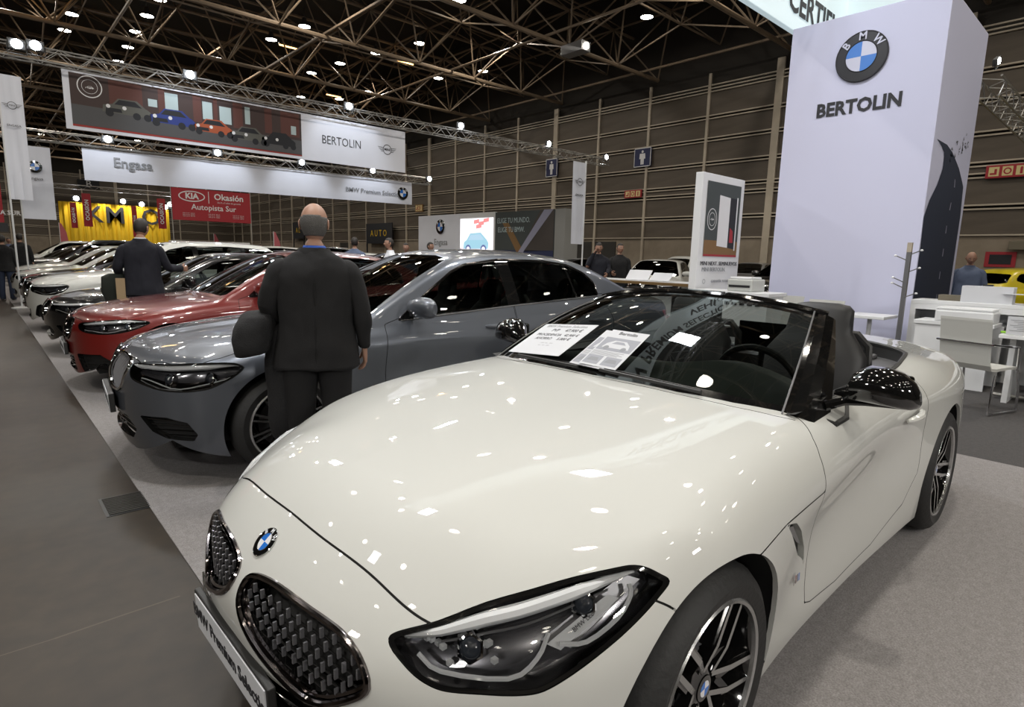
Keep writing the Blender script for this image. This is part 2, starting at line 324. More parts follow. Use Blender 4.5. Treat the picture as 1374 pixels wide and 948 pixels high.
def flood(x, y, z, label, tgt=None, e=60, grp='flood lights on the long truss'):
    o = empty('flood_light', (x, y, z)); tag(o, label, 'lamp', grp); b = MB(); b.box((-.16, -.03, -.11), (.16, .05, .11), 0, .015); b.build('housing', H['lampcase'], o)
    b = MB(); b.lathe([(.10, 0), (.09, .012), (.05, .02), (0, .022)], 20, Matrix.Translation((0, -.032, 0)) @ Matrix.Rotation(PI/2, 4, 'X')); b.build('light_panel', H['floodglow'], o); b = MB(); b.tube([(-.17, 0, 0), (-.17, 0, -.2), (.17, 0, -.2), (.17, 0, 0)], .012, 4); b.build('bracket', H['blackm'], o); return o
ORD = ('first', 'second', 'third', 'fourth', 'fifth')
for i_, (px, py) in enumerate(((254, 101), (467, 143), (617, 169), (735, 193), (812, 211))):
    v = onax(px, py, 1, 17.6); flood(v.x, 17.55, v.z, 'bright flood light on the long upper truss, %s of five from the left' % ORD[i_])
    if px < 620: spot((v.x, 16.4, v.z+.5), (v.x, 17.8, 4.9), 110, 80, (.86, .92, 1))
for px, py, w_ in ((22, 60, 'left'), (47, 62, 'right')):
    v = onax(px, py, 1, 17.6); flood(v.x, 17.55, v.z, '%s one of the two flood lights at the left end of the upper truss' % w_)
for i_, (px, py) in enumerate(((144, 187), (291, 205), (404, 218), (499, 229), (575, 240))):
    v = onax(px, py, 1, 23.1); flood(v.x, 23.05, v.z, 'bright flood light on the lower truss, %s of five from the left' % ORD[i_], grp='flood lights on the lower truss')
    if px < 560: spot((v.x, 21.8, v.z+.5), (v.x, 23.3, 3.9), 90, 80, (.86, .92, 1))
v = onax(1338, 82, 0, 12.5); o = flood(12.5, v.y, v.z, 'flat white flood light above the short truss by the tower')
o.rotation_euler = (0, math.radians(-25), 0); o.scale = (.8, .8, .5)
truss('lighting_truss', (-4, 3.8, 5.9), (9, 3.8, 5.9), 'lattice truss hanging high above the white roadster, out of the picture')
for x, e_ in ((.9, 90), (4.6, 60), (-2.2, 15)):
    flood(x, 3.8, 5.62, 'flood light over the %s, out of the picture' % {.9: 'bonnet of the roadster', 4.6: 'tail of the roadster', -2.2: 'aisle'}[x], grp='flood lights above the stand').rotation_euler = (math.radians(-75), 0, 0); area((x, 3.75, 5.45), (math.radians(-8), 0, 0), e_, .5, .4, (.95, .97, 1))
flood(6.2, 3.8, 5.62, 'added fill flood turned towards the white tower, out of the picture', grp='flood lights above the stand').rotation_euler = (math.radians(-60), 0, math.radians(90)); spot((6.1, 3.6, 7.2), (9.6, 3.2, 2.2), 330, 95, (.90, .93, 1), .3, .9)  # flood and spot added to brighten the tower front
for x, e_ in ((2, 75), (6.5, 90)):
    area((x, 10.5, 5.8), (0, 0, 0), e_, .5, .4, (.95, .97, 1))
truss('lighting_truss', (-7.5, -8, 4.9), (-7.5, 6, 4.9), 'added lattice truss for the fill floods, behind the camera')  # unseen trusses added only to carry the fill floods
truss('lighting_truss', (-4, -7.5, 4.9), (9, -7.5, 4.9), 'added lattice truss for the fill floods, right of the camera and out of the picture')
for k_, (x, y, e_) in enumerate(((-7.4, -3.5, 105), (-7.4, 2.5, 90), (.5, -7.4, 130), (5.5, -7.4, 130))):  # fill light added out of view to brighten the roadster's side and nose
    f_ = flood(x, y, 4.62, 'added fill flood out of the picture on the %s' % ('aisle truss, near end', 'aisle truss, far end', 'right truss, near end', 'right truss, far end')[k_], grp='added fill floods behind the camera'); t_ = Vector((2.2, 1.5, .5))-Vector((x, y, 4.62)); f_.rotation_euler = (0, 0, math.atan2(t_.y, t_.x)+PI/2)
    area(tuple(Vector((x, y, 4.6))+t_.normalized()*.25), t_.to_track_quat('-Z', 'Y').to_euler(), e_, .6, .5, (1, .96, .9))
# fill light above: added floods that face the front cars
def nspline(xs,ys,q):
    """natural cubic spline, ys shape (n,...)"""
    xs=np.asarray(xs,float);ys=np.asarray(ys,float);n=len(xs);h=np.diff(xs)
    A=np.zeros((n,n));B=np.zeros(ys.shape);A[0,0]=A[-1,-1]=1
    for i in range(1,n-1):
        A[i,i-1]=h[i-1];A[i,i]=2*(h[i-1]+h[i]);A[i,i+1]=h[i]
        B[i]=6*((ys[i+1]-ys[i])/h[i]-(ys[i]-ys[i-1])/h[i-1])
    M=np.linalg.solve(A,B.reshape(n,-1)).reshape(ys.shape)
    q=np.clip(q,xs[0],xs[-1]);i=np.clip(np.searchsorted(xs,q)-1,0,n-2)
    ex=(slice(None),)+(None,)*(ys.ndim-1)
    a=((xs[i+1]-q)/h[i])[ex];b=((q-xs[i])/h[i])[ex];hh=(h[i]**2/6)[ex]
    return a*ys[i]+b*ys[i+1]+((a**3-a)*M[i]+(b**3-b)*M[i+1])*hh
class Tab:
    """smooth table z(a,b) from rows of control values, resampled every few mm"""
    def __init__(s,a,b,v,st=.006):
        a=np.array(a,float);b=np.array(b,float);v=np.array(v,float)
        if a[0]>a[-1]: a=a[::-1];v=v[::-1]
        s.a0,s.b0=a[0],b[0];s.na=int((a[-1]-a[0])/st)+2;s.nb=int((b[-1]-b[0])/st)+2
        s.sa=(a[-1]-a[0])/(s.na-1);s.sb=(b[-1]-b[0])/(s.nb-1)
        t=nspline(a,v,np.linspace(a[0],a[-1],s.na))
        s.t=nspline(b,t.T,np.linspace(b[0],b[-1],s.nb)).T.copy()
    def __call__(s,a,b):
        u=np.clip((a-s.a0)/s.sa,0,s.na-1.001);w=np.clip((b-s.b0)/s.sb,0,s.nb-1.001)
        i=u.astype(int);j=w.astype(int);u=u-i;w=w-j;t=s.t
        return (t[i,j]*(1-u)+t[i+1,j]*u)*(1-w)+(t[i,j+1]*(1-u)+t[i+1,j+1]*u)*w
def smin(a,b,k):
    h=np.maximum(k-np.abs(a-b),0)/k
    return np.minimum(a,b)-h*h*k*.25
def smax(a,b,k): return -smin(-a,-b,k)
def sstep(x,a,b):
    t=np.clip((x-a)/(b-a),0,1);return t*t*(3-2*t)
def shoot(f,lo,hi,core,step):
    """quads of half a body (y>=0): rays from a flat core box to the box lo..hi, solved on f=0"""
    lo=np.array(lo,float);hi=np.array(hi,float);c0=np.array(core[0],float);c1=np.array(core[1],float)
    nx=int((hi[0]-lo[0])/step);ny=int((hi[1])/step);nz=int((hi[2]-lo[2])/step)
    X=np.linspace(lo[0],hi[0],nx+1);Y=np.linspace(0,hi[1],ny+1);Z=np.linspace(lo[2],hi[2],nz+1)
    idx={};P=[]
    def grid(a):
        P.append(a.reshape(-1,3));return a.shape[:2]
    faces=[];off=0
    def add(A,flip):
        nonlocal off
        m,n=A.shape[:2];P.append(A.reshape(-1,3))
        k=np.arange(m*n).reshape(m,n)+off;q=np.stack([k[:-1,:-1],k[1:,:-1],k[1:,1:],k[:-1,1:]],-1).reshape(-1,4)
        faces.append(q[:,::-1] if flip else q);off+=m*n
    g=np.meshgrid(X,Y,indexing='ij');add(np.stack([g[0],g[1],np.full_like(g[0],hi[2])],-1),False)
    g=np.meshgrid(X,Z,indexing='ij');add(np.stack([g[0],np.full_like(g[0],hi[1]),g[1]],-1),True)
    g=np.meshgrid(Y,Z,indexing='ij');add(np.stack([np.full_like(g[0],hi[0]),g[0],g[1]],-1),False)
    add(np.stack([np.full_like(g[0],lo[0]),g[0],g[1]],-1),True)
    P=np.vstack(P);Fc=np.vstack(faces)
    # weld shared edges
    key=np.round(P*1e5).astype(np.int64);_,fi,inv=np.unique(key,axis=0,return_index=True,return_inverse=True)
    P=P[fi];Fc=inv.reshape(-1)[Fc]
    O=np.clip(P,c0,c1);O[:,1]=np.minimum(P[:,1],np.clip(P[:,1],0,c1[1]));D=P-O
    a=np.zeros(len(P));b=np.full(len(P),1.25)
    for _ in range(24):
        m=(a+b)/2;Q=O+D*m[:,None];v=f(Q[:,0],Q[:,1],Q[:,2])
        a=np.where(v>0,m,a);b=np.where(v>0,b,m)
    return O+D*((a+b)/2)[:,None],Fc
def fnormal(f,P,e=.004):
    x,y,z=P.T
    g=np.stack([f(x-e,y,z)-f(x+e,y,z),f(x,y-e,z)-f(x,y+e,z),f(x,y,z-e)-f(x,y,z+e)],-1)
    # mirror plane: f is defined through |y|
    return g/np.maximum(np.linalg.norm(g,axis=1,keepdims=True),1e-9)
def mirror(P,N,Fc):
    n=len(P);mid=np.abs(P[:,1])<1e-6
    idx=np.arange(n)+n;idx[mid]=np.arange(n)[mid]
    P2=P*[1,-1,1];N2=N*[1,-1,1]
    N=N.copy();N[mid,1]=0
    return np.vstack([P,P2]),np.vstack([N,N2]),np.vstack([Fc,idx[Fc][:,::-1]])
class Skin:
    """polygons with per vertex normals that can be cut along f(P)=0"""
    def __init__(s,P,N,faces,ids=None): s.P=P;s.N=N;s.F=faces   # faces: list of index lists or (n,4) array
    def cut(s,fn):
        """returns (inside fn<0, outside fn>=0)"""
        v=fn(s.P);F=s.F
        q=[np.asarray(f) for f in F] if not isinstance(F,np.ndarray) else F
        if isinstance(F,np.ndarray):
            vv=v[F];allin=(vv<0).all(1);allout=(vv>=0).all(1)
            fin=F[allin].tolist();fout=F[allout].tolist();mix=F[~(allin|allout)].tolist()
        else:
            fin=[];fout=[];mix=[]
            for f in F:
                w=v[f];n=int((w<0).sum())
                (fin if n==len(f) else fout if n==0 else mix).append(f)
        newP=[];newN=[];ed={};base=len(s.P)
        def ev(i,j):
            k=(i,j) if i<j else (j,i)
            if k not in ed:
                t=v[k[0]]/(v[k[0]]-v[k[1]])
                newP.append(s.P[k[0]]*(1-t)+s.P[k[1]]*t);nn=s.N[k[0]]*(1-t)+s.N[k[1]]*t
                newN.append(nn/max(np.linalg.norm(nn),1e-9));ed[k]=base+len(newP)-1
            return ed[k]
        for f in mix:
            A=[];B=[]
            m=len(f)
            for a in range(m):
                i=f[a];j=f[(a+1)%m];si=v[i]<0;sj=v[j]<0
                (A if si else B).append(i)
                if si!=sj:
                    e=ev(i,j);A.append(e);B.append(e)
            if len(A)>2: fin.append(A)
            if len(B)>2: fout.append(B)
        P=np.vstack([s.P,np.array(newP)]) if newP else s.P
        N=np.vstack([s.N,np.array(newN)]) if newN else s.N
        return Skin(P,N,fin),Skin(P,N,fout)
    def boundary(s):
        """open edge loops as ordered index lists"""
        cnt={}
        for f in s.F:
            f=list(f);m=len(f)
            for a in range(m):
                cnt[(f[a],f[(a+1)%m])]=1
        nxt={}
        for (i,j) in cnt:
            if (j,i) not in cnt: nxt.setdefault(i,[]).append(j)
        loops=[]
        while nxt:
            st=next(iter(nxt));L=[st];cur=st
            while cur in nxt:
                j=nxt[cur].pop()
                if not nxt[cur]: del nxt[cur]
                cur=j
                if cur==st: break
                L.append(cur)
            loops.append(L)
        return loops
def poly_sd(pts,closed=True):
    """signed distance (negative inside) to a 2D polygon"""
    pts=np.array(pts,float)
    def fn(u,w):
        d=np.full(u.shape,1e9);ins=np.zeros(u.shape,bool);n=len(pts)
        for i in range(n):
            a=pts[i];b=pts[(i+1)%n];e=b-a;L=max(e@e,1e-12)
            t=np.clip(((u-a[0])*e[0]+(w-a[1])*e[1])/L,0,1)
            d=np.minimum(d,np.hypot(u-a[0]-t*e[0],w-a[1]-t*e[1]))
            c=((a[1]>w)!=(b[1]>w))
            with np.errstate(divide='ignore',invalid='ignore'):
                xx=(b[0]-a[0])*(w-a[1])/(b[1]-a[1] if b[1]!=a[1] else 1e-12)+a[0]
            ins^=c&(u<xx)
        return np.where(ins,-d,d)
    return fn
def curve_sd(pts):
    """distance to an open 2D polyline"""
    pts=np.array(pts,float)
    def fn(u,w):
        d=np.full(u.shape,1e9)
        for i in range(len(pts)-1):
            a=pts[i];b=pts[i+1];e=b-a;L=max(e@e,1e-12)
            t=np.clip(((u-a[0])*e[0]+(w-a[1])*e[1])/L,0,1)
            d=np.minimum(d,np.hypot(u-a[0]-t*e[0],w-a[1]-t*e[1]))
        return d
    return fn
def smooth_closed(pts,n=8):
    """Catmull-Rom closed"""
    pts=np.array(pts,float);m=len(pts);out=[]
    for i in range(m):
        p0,p1,p2,p3=pts[i-1],pts[i],pts[(i+1)%m],pts[(i+2)%m]
        for k in range(n):
            t=k/n;out.append(.5*((2*p1)+(-p0+p2)*t+(2*p0-5*p1+4*p2-p3)*t*t+(-p0+3*p1-3*p2+p3)*t**3))
    return np.array(out)
def smooth_open(pts,n=8):
    pts=np.array(pts,float);q=np.vstack([2*pts[0]-pts[1],pts,2*pts[-1]-pts[-2]]);out=[]
    for i in range(1,len(q)-2):
        p0,p1,p2,p3=q[i-1:i+3]
        for k in range(n):
            t=k/n;out.append(.5*((2*p1)+(-p0+p2)*t+(2*p0-5*p1+4*p2-p3)*t*t+(-p0+3*p1-3*p2+p3)*t**3))
    out.append(pts[-1]);return np.array(out)

def z4_field():
    T=Tab([.95,.8,.7,.6,.5,.35,.2,0,-.3,-.6,-.9,-1.3,-1.9,-2.3,-2.7,-3.1,-3.4,-3.6],[0,.2,.4,.55,.7,.82,.95],[
    [.52,.50,.44,.36,.25,.15,.05],
    [.655,.645,.60,.52,.42,.32,.2],
    [.738,.728,.69,.615,.52,.43,.32],
    [.785,.778,.75,.685,.61,.53,.44],
    [.812,.807,.787,.738,.678,.61,.53],
    [.840,.837,.822,.79,.747,.70,.64],
    [.862,.860,.852,.832,.80,.765,.72],
    [.888,.887,.880,.867,.847,.82,.78],
    [.918,.917,.912,.902,.885,.86,.81],
    [.942,.941,.936,.925,.907,.877,.82],
    [.958,.957,.950,.939,.920,.887,.82],
    [.962,.961,.955,.947,.933,.90,.83],
    [.970,.969,.963,.955,.942,.915,.85],
    [.985,.984,.978,.968,.955,.925,.85],
    [.975,.973,.965,.952,.93,.895,.82],
    [.955,.952,.942,.925,.90,.86,.79],
    [.935,.932,.92,.90,.865,.82,.75],
    [.90,.897,.885,.865,.83,.78,.72]])
    Wd=Tab([.9,.5,.2,-.1,-.5,-.9,-1.3,-1.7,-2.1,-2.47,-2.9,-3.3,-3.7],[.12,.2,.35,.5,.62,.72,.8,.9,1.0],[
    [.78,.80,.80,.80,.79,.77,.74,.70,.65],
    [.85,.87,.88,.885,.88,.865,.84,.80,.75],
    [.88,.90,.915,.925,.92,.905,.88,.84,.79],
    [.88,.90,.92,.935,.93,.915,.89,.85,.80],
    [.86,.875,.885,.893,.905,.912,.895,.86,.81],
    [.855,.868,.870,.865,.88,.905,.895,.865,.82],
    [.86,.87,.870,.862,.868,.89,.895,.87,.83],
    [.87,.88,.885,.882,.885,.90,.905,.885,.84],
    [.88,.895,.91,.92,.922,.925,.925,.90,.85],
    [.89,.91,.925,.935,.937,.935,.93,.905,.85],
    [.86,.88,.90,.91,.91,.905,.90,.87,.82],
    [.78,.80,.82,.83,.83,.825,.82,.80,.75],
    [.66,.68,.70,.71,.71,.705,.70,.68,.63]])
    fy=([0,.2,.4,.55,.7,.8,.88,.95],[0,-.008,-.06,-.13,-.25,-.37,-.53,-.75])
    fz=([.1,.18,.3,.4,.5,.56,.62,.70,.8,.9],[.77,.80,.838,.857,.862,.853,.82,.74,.62,.48])
    Fr=Tab(fy[0],fz[0],np.add.outer(np.array(fy[1]),np.array(fz[1])))
    ry=([0,.3,.6,.8,.9,.95],[0,.02,.09,.22,.4,.55])
    rz=([.1,.3,.5,.7,.85,.95,1.05],[-3.36,-3.42,-3.46,-3.46,-3.44,-3.47,-3.50])
    Rr=Tab(ry[0],rz[0],np.add.outer(np.array(ry[1]),np.array(rz[1])))
    def f(x,y,z):
        y=np.abs(y)
        a=T(x,y)-z;b=Wd(x,z)-y
        c=Fr(y,z)-x;d=x-Rr(y,z)
        s=smin(a,b,.10);s=smin(s,c,.12);s=smin(s,d,.08)
        return s
    return f

BASEZ=[.12,.2,.35,.5,.62,.72,.80,.88,.95,1.05,1.15]
BASEW=[-.05,-.03,-.008,-.004,-.010,-.006,-.004,-.022,-.055,-.12,-.2]
def car_field(p):
    """closed car: p holds profiles. x forward from the front axle, half width hw"""
    hw=p['hw'];yf=np.array([0,.2,.4,.55,.7,.82,.93,1.02])
    sw=np.interp(yf,[0,.2,.4,.55,.7,.82,.93,1.02],p.get('sweep',[0,.004,.03,.07,.16,.28,.45,.6]))
    dr=np.array([0,.002,.008,.016,.03,.055,.11,.18])*p.get('crown',1)
    xs=np.array(sorted(set([a for a,_ in p['top']])));tz=np.array([dict(p['top'])[a] for a in xs])
    xg=np.linspace(p['rear']-.1,p['front']+.25,64)
    def T0(q): return nspline(xs,tz,np.clip(q,xs[0],xs[-1]))-np.maximum(q-xs[-1],0)*1.3
    rows=[]
    for x in xg:
        fade=float(sstep(np.array([x]),-.5,.4)[0]); rf=float(sstep(np.array([-x]),-(p['rear']+.7),-p['rear'])[0])
        rows.append(T0(x+sw*fade)-dr-rf*.06*(yf/.9)**3)
    T=Tab(xg,yf*hw/.93,rows,.01)
    pl=p['plan'];zo=p.get('zoff',0)
    Wd=Tab([a for a,_ in pl],np.array(BASEZ)+np.array([0,0,0,0,0,1,1,1,1,1,1])*zo,np.add.outer(np.array([b for _,b in pl]),np.array(p.get('basew',BASEW))),.01)
    fy=np.array([0,.2,.4,.55,.7,.8,.88,.95])*hw/.93; fyv=np.array(p.get('nosey',[0,-.01,-.045,-.10,-.20,-.31,-.46,-.68]))
    fz=p['nosez']
    Fr=Tab(fy,[a for a,_ in fz],np.add.outer(fyv,np.array([b for _,b in fz])),.01)
    ry=np.array([0,.3,.6,.8,.9,.95])*hw/.93
    Rr=Tab(ry,[a for a,_ in p['tailz']],np.add.outer(np.array([0,.015,.07,.18,.33,.5]),np.array([b for _,b in p['tailz']])),.01)
    # greenhouse
    rx=[a for a,_ in p['roof']][::-1] if p['roof'][0][0]>p['roof'][-1][0] else [a for a,_ in p['roof']]
    rz=[dict(p['roof'])[a] for a in rx]
    gx=np.linspace(p['rear'],.2,80);gz=nspline(rx,rz,gx)
    belt=p['belt'];bw=p['bw'];tb=p['tumble']
    w0x=[a for a,_ in bw];w0y=[b for _,b in bw]
    bx=np.linspace(p['rear'],.3,60);by=nspline(w0x[::-1] if w0x[0]>w0x[-1] else w0x,w0y[::-1] if w0x[0]>w0x[-1] else w0y,bx)
    ws=p['ws'];rs=p['rs']   # (x at cowl, z, x at header, z)
    def f(x,y,z):
        y=np.abs(y)
        lo=smin(T(x,y)-z,Wd(x,z)-y,p.get('k1',.09));lo=smin(lo,Fr(y,z)-x,p.get('k2',.10));lo=smin(lo,x-Rr(y,z),.08)
        top=np.interp(x,gx,gz)-.055*(y/.6)**2.6-z
        zz=np.maximum(z-belt,-.2);sd=np.interp(x,bx,by)-tb*zz-tb*.5*np.maximum(zz,0)**2-y
        t=(z-ws[1])/(ws[3]-ws[1]);fr=(ws[0]+(ws[2]-ws[0])*t-.10*(y/.7)**2+.03*np.sin(np.clip(t,0,1)*3.14)-x)*.55
        t=(z-rs[1])/(rs[3]-rs[1]);rr=(x-(rs[0]+(rs[2]-rs[0])*t+.08*(y/.7)**2-.02*np.sin(np.clip(t,0,1)*3.14)))*p.get('rk',.6)
        g=smin(top,sd,.07);g=smin(g,fr,.05);g=smin(g,rr,.06);g=np.minimum(g,z-(belt-.14))
        return smax(lo,g,.025)
    return f
G30=dict(hw=.93,front=.87,rear=-4.05,
 top=[(.87,.70),(.80,.765),(.70,.805),(.5,.853),(.2,.898),(-.1,.93),(-.4,.955),(-.65,.975),(-1.2,.985),(-2.0,1.0),(-2.8,1.03),(-3.3,1.065),(-3.7,1.065),(-3.95,1.055),(-4.1,1.04)],
 plan=[(.95,.80),(.5,.885),(.1,.925),(-.5,.918),(-1.5,.92),(-2.4,.925),(-3.0,.93),(-3.5,.90),(-3.9,.83),(-4.2,.76)],
 nosez=[(.1,.78),(.18,.83),(.3,.862),(.45,.872),(.6,.868),(.70,.855),(.76,.82),(.85,.70)],
 tailz=[(.1,-3.95),(.3,-4.03),(.6,-4.07),(.85,-4.05),(1.0,-4.07),(1.1,-4.08)],
 roof=[(.2,.98),(-.6,1.20),(-1.0,1.33),(-1.3,1.42),(-1.7,1.472),(-2.1,1.478),(-2.5,1.455),(-2.8,1.415),(-3.2,1.30),(-3.8,1.1),(-4.1,1.0)],
 belt=.96,bw=[(.3,.70),(-.4,.80),(-1.0,.835),(-1.8,.845),(-2.6,.835),(-3.0,.80),(-3.6,.74),(-4.1,.70)],tumble=.42,
 ws=(-.42,.96,-1.34,1.42),rs=(-3.62,1.05,-2.80,1.41))
# ---------------------------------------------------------------- materials shared by the cars
M = {}
M['white'] = mat('white_paint', (.565, .57, .545), .6, coat=1, coatr=.02, spec=.2)
M['grey'] = mat('grey_metallic_paint', (.098, .108, .128), .38, metal=.5, coat=1, coatr=.02)
M['red'] = mat('red_paint', (.15, .008, .006), .35, metal=.1, coat=1, coatr=.02)
M['blackp'] = mat('black_paint', (.008, .008, .009), .25, coat=1, coatr=.02)
M['yellow'] = mat('yellow_paint', (.62, .50, .01), .3, coat=1)
M['silver'] = mat('silver_paint', (.42, .43, .45), .3, metal=.6, coat=1)
M['bluep'] = mat('blue_paint', (.03, .07, .16), .3, metal=.3, coat=1)
M['gloss'] = mat('gloss_black_trim', (.006, .006, .006), .08, coat=1)
M['gap'] = mat('dark_seam', (.006, .006, .006), .7)
M['plastic'] = mat('black_plastic', (.015, .015, .015), .5)
M['cloth'] = mat('black_leather', (.011, .011, .012), .5)
M['inner'] = mat('charcoal_interior', (.018, .018, .018), .7)
M['dash'] = mat('grey_green_dashboard', (.085, .095, .085), .6)
M['tyre'] = mat('tyre_rubber', (.012, .012, .012), .62, bump=(60, .2))
M['chrome'] = mat('chrome', (.75, .75, .76), .08, metal=1)
M['dchrome'] = mat('dark_chrome', (.22, .20, .20), .1, metal=1)
M['polish'] = mat('polished_alloy', (.5, .5, .5), .25, metal=.9)
M['satin'] = mat('satin_grey', (.22, .22, .23), .35, metal=.6)
M['glass'] = glass_mat('tinted_glass', (.36, .39, .37))
M['dglass'] = glass_mat('privacy_glass', (.05, .055, .055))
M['lens'] = glass_mat('clear_lens', (.9, .9, .9), ior=1.35)
M['lamp'] = mat('lamp_prism', (.78, .80, .82), .10, metal=.25, coat=1)
M['lampback'] = mat('lamp_housing', (.10, .10, .11), .22, metal=.6, coat=1)
M['lensglass'] = mat('projector_glass', (.03, .035, .045), .02, coat=1)
M['paper'] = mat('white_paper', (.58, .59, .62), .7)
M['ink'] = mat('black_ink', (.02, .02, .025), .6)
M['inkgrey'] = mat('grey_ink', (.25, .26, .28), .6)
M['bblue'] = mat('emblem_blue', (.02, .16, .60), .25, coat=1)
M['bwhite'] = mat('emblem_white', (.75, .77, .80), .25, coat=1)
M['blade'] = mat('grille_blade', (.30, .30, .32), .3, metal=.7)
M['lightbar'] = mat('pale_satin_bar', (.42, .42, .44), .35, metal=.3)
M['lred'] = mat('red_lamp', (.25, .01, .01), .15, coat=1)
M['emblack'] = mat('printed_black', (.03, .03, .035), .6)
M['pblue'] = mat('printed_blue', (.07, .22, .62), .6)
M['emwhite'] = mat('printed_white', (.6, .61, .74), .6)
M['amber'] = mat('amber_lamp', (.5, .2, .02), .2, coat=1)

def half_piece(name, sk, mats, parent, off=0, both=True, smooth=True, mi=None):
    """link a piece of skin, with its mirror image on the other side of the car"""
    used = sorted({i for f in sk.F for i in f}); 
    if not used: return None
    remap = {j: k for k, j in enumerate(used)}; P = sk.P[used]+sk.N[used]*off; N = sk.N[used].copy(); F = [[remap[i] for i in f] for f in sk.F]
    if both:
        n = len(P); mid = np.abs(P[:, 1]) < 1e-5; N[mid, 1] = 0; idx = np.arange(n)+n; idx[mid] = np.arange(n)[mid]
        P2 = np.vstack([P, P*[1, -1, 1]]); N2 = np.vstack([N, N*[1, -1, 1]]); F = F+[[int(idx[i]) for i in f][::-1] for f in F]
        return mesh_obj(name, P2, F, mats, parent, smooth, N2, mi)
    return mesh_obj(name, P, F, mats, parent, smooth, N, mi)
def one_side(name, sk, mats, parent, side, off=0):
    used = sorted({i for f in sk.F for i in f})
    if not used: return None
    remap = {j: k for k, j in enumerate(used)}; s = [1, side, 1]
    P = (sk.P[used]+sk.N[used]*off)*s; N = sk.N[used]*s; F = [[remap[i] for i in f] for f in sk.F]
    if side < 0: F = [f[::-1] for f in F]
    return mesh_obj(name, P, F, mats, parent, True, N)
def merge(*sk):
    P = np.vstack([s.P for s in sk]); N = np.vstack([s.N for s in sk]); F = []; b = 0
    for s in sk: F += [[i+b for i in f] for f in s.F]; b += len(s.P)
    return Skin(P, N, F)
def rim_pts(sk, i=0):
    """longest boundary loop of a piece, as points and normals"""
    L = max(sk.boundary(), key=len); return sk.P[L], sk.N[L]
def thin(P, step):
    out = [P[0]]
    for p in P[1:]:
        if np.linalg.norm(p-out[-1]) > step: out.append(p)
    return np.array(out)
def wall_strip(mb, P, off, mi=0, side=1, closed=True):
    """short wall from a rim curve P to P+off"""
    P = np.asarray(P)*[1, side, 1]; Q = P+np.asarray(off)*[1, side, 1]; n = len(P)
    V = P.tolist()+Q.tolist(); F = [[i, (i+1) % n, n+(i+1) % n, n+i] for i in range(n if closed else n-1)]
    mb.add(V, F, mi, True)
def emblem(parent, o, x, y, r, name='roundel', txt=True, print_=False):
    """blue and white quartered roundel with a black lettered ring, facing the z of frame(o,x,y)"""
    mt = frame(o, x, y); b = MB()
    b.lathe([(r, 0), (r, r*.06), (r*.97, r*.09), (r*.95, r*.07)], 40, mt, 1)
    b.lathe([(r*.95, r*.07), (r*.62, r*.09)], 40, mt, 0)
    b.lathe([(r*.62, r*.09), (r*.60, r*.12), (r*.58, r*.09)], 40, mt, 1)
    for k in range(4):
        a = [k*PI/2+PI/2*j/8 for j in range(9)]
        P = [mt @ Vector((0, 0, r*.10))]+[mt @ Vector((r*.59*math.cos(t), r*.59*math.sin(t), r*.09)) for t in a]
        b.add(P, [[0]+list(range(1, 10))], 2 if k in (1, 3) else 3)
    if txt:
        for ch, an in (('B', 140), ('M', 90), ('W', 40)):
            P, F = text_mesh(ch, r*.42, bold=r*.008, extrude=r*.01); t = math.radians(an)
            rot = Matrix.Translation((r*.78*math.cos(t), r*.78*math.sin(t), r*.095)) @ Matrix.Rotation(t-PI/2, 4, 'Z'); b.add([mt @ rot @ p for p in P], F, 3)
    return b.build(name, [M['emblack'], M['emblack'], M['pblue'], M['emwhite']] if print_ else [M['gloss'], M['chrome'], M['bblue'], M['bwhite']], parent)
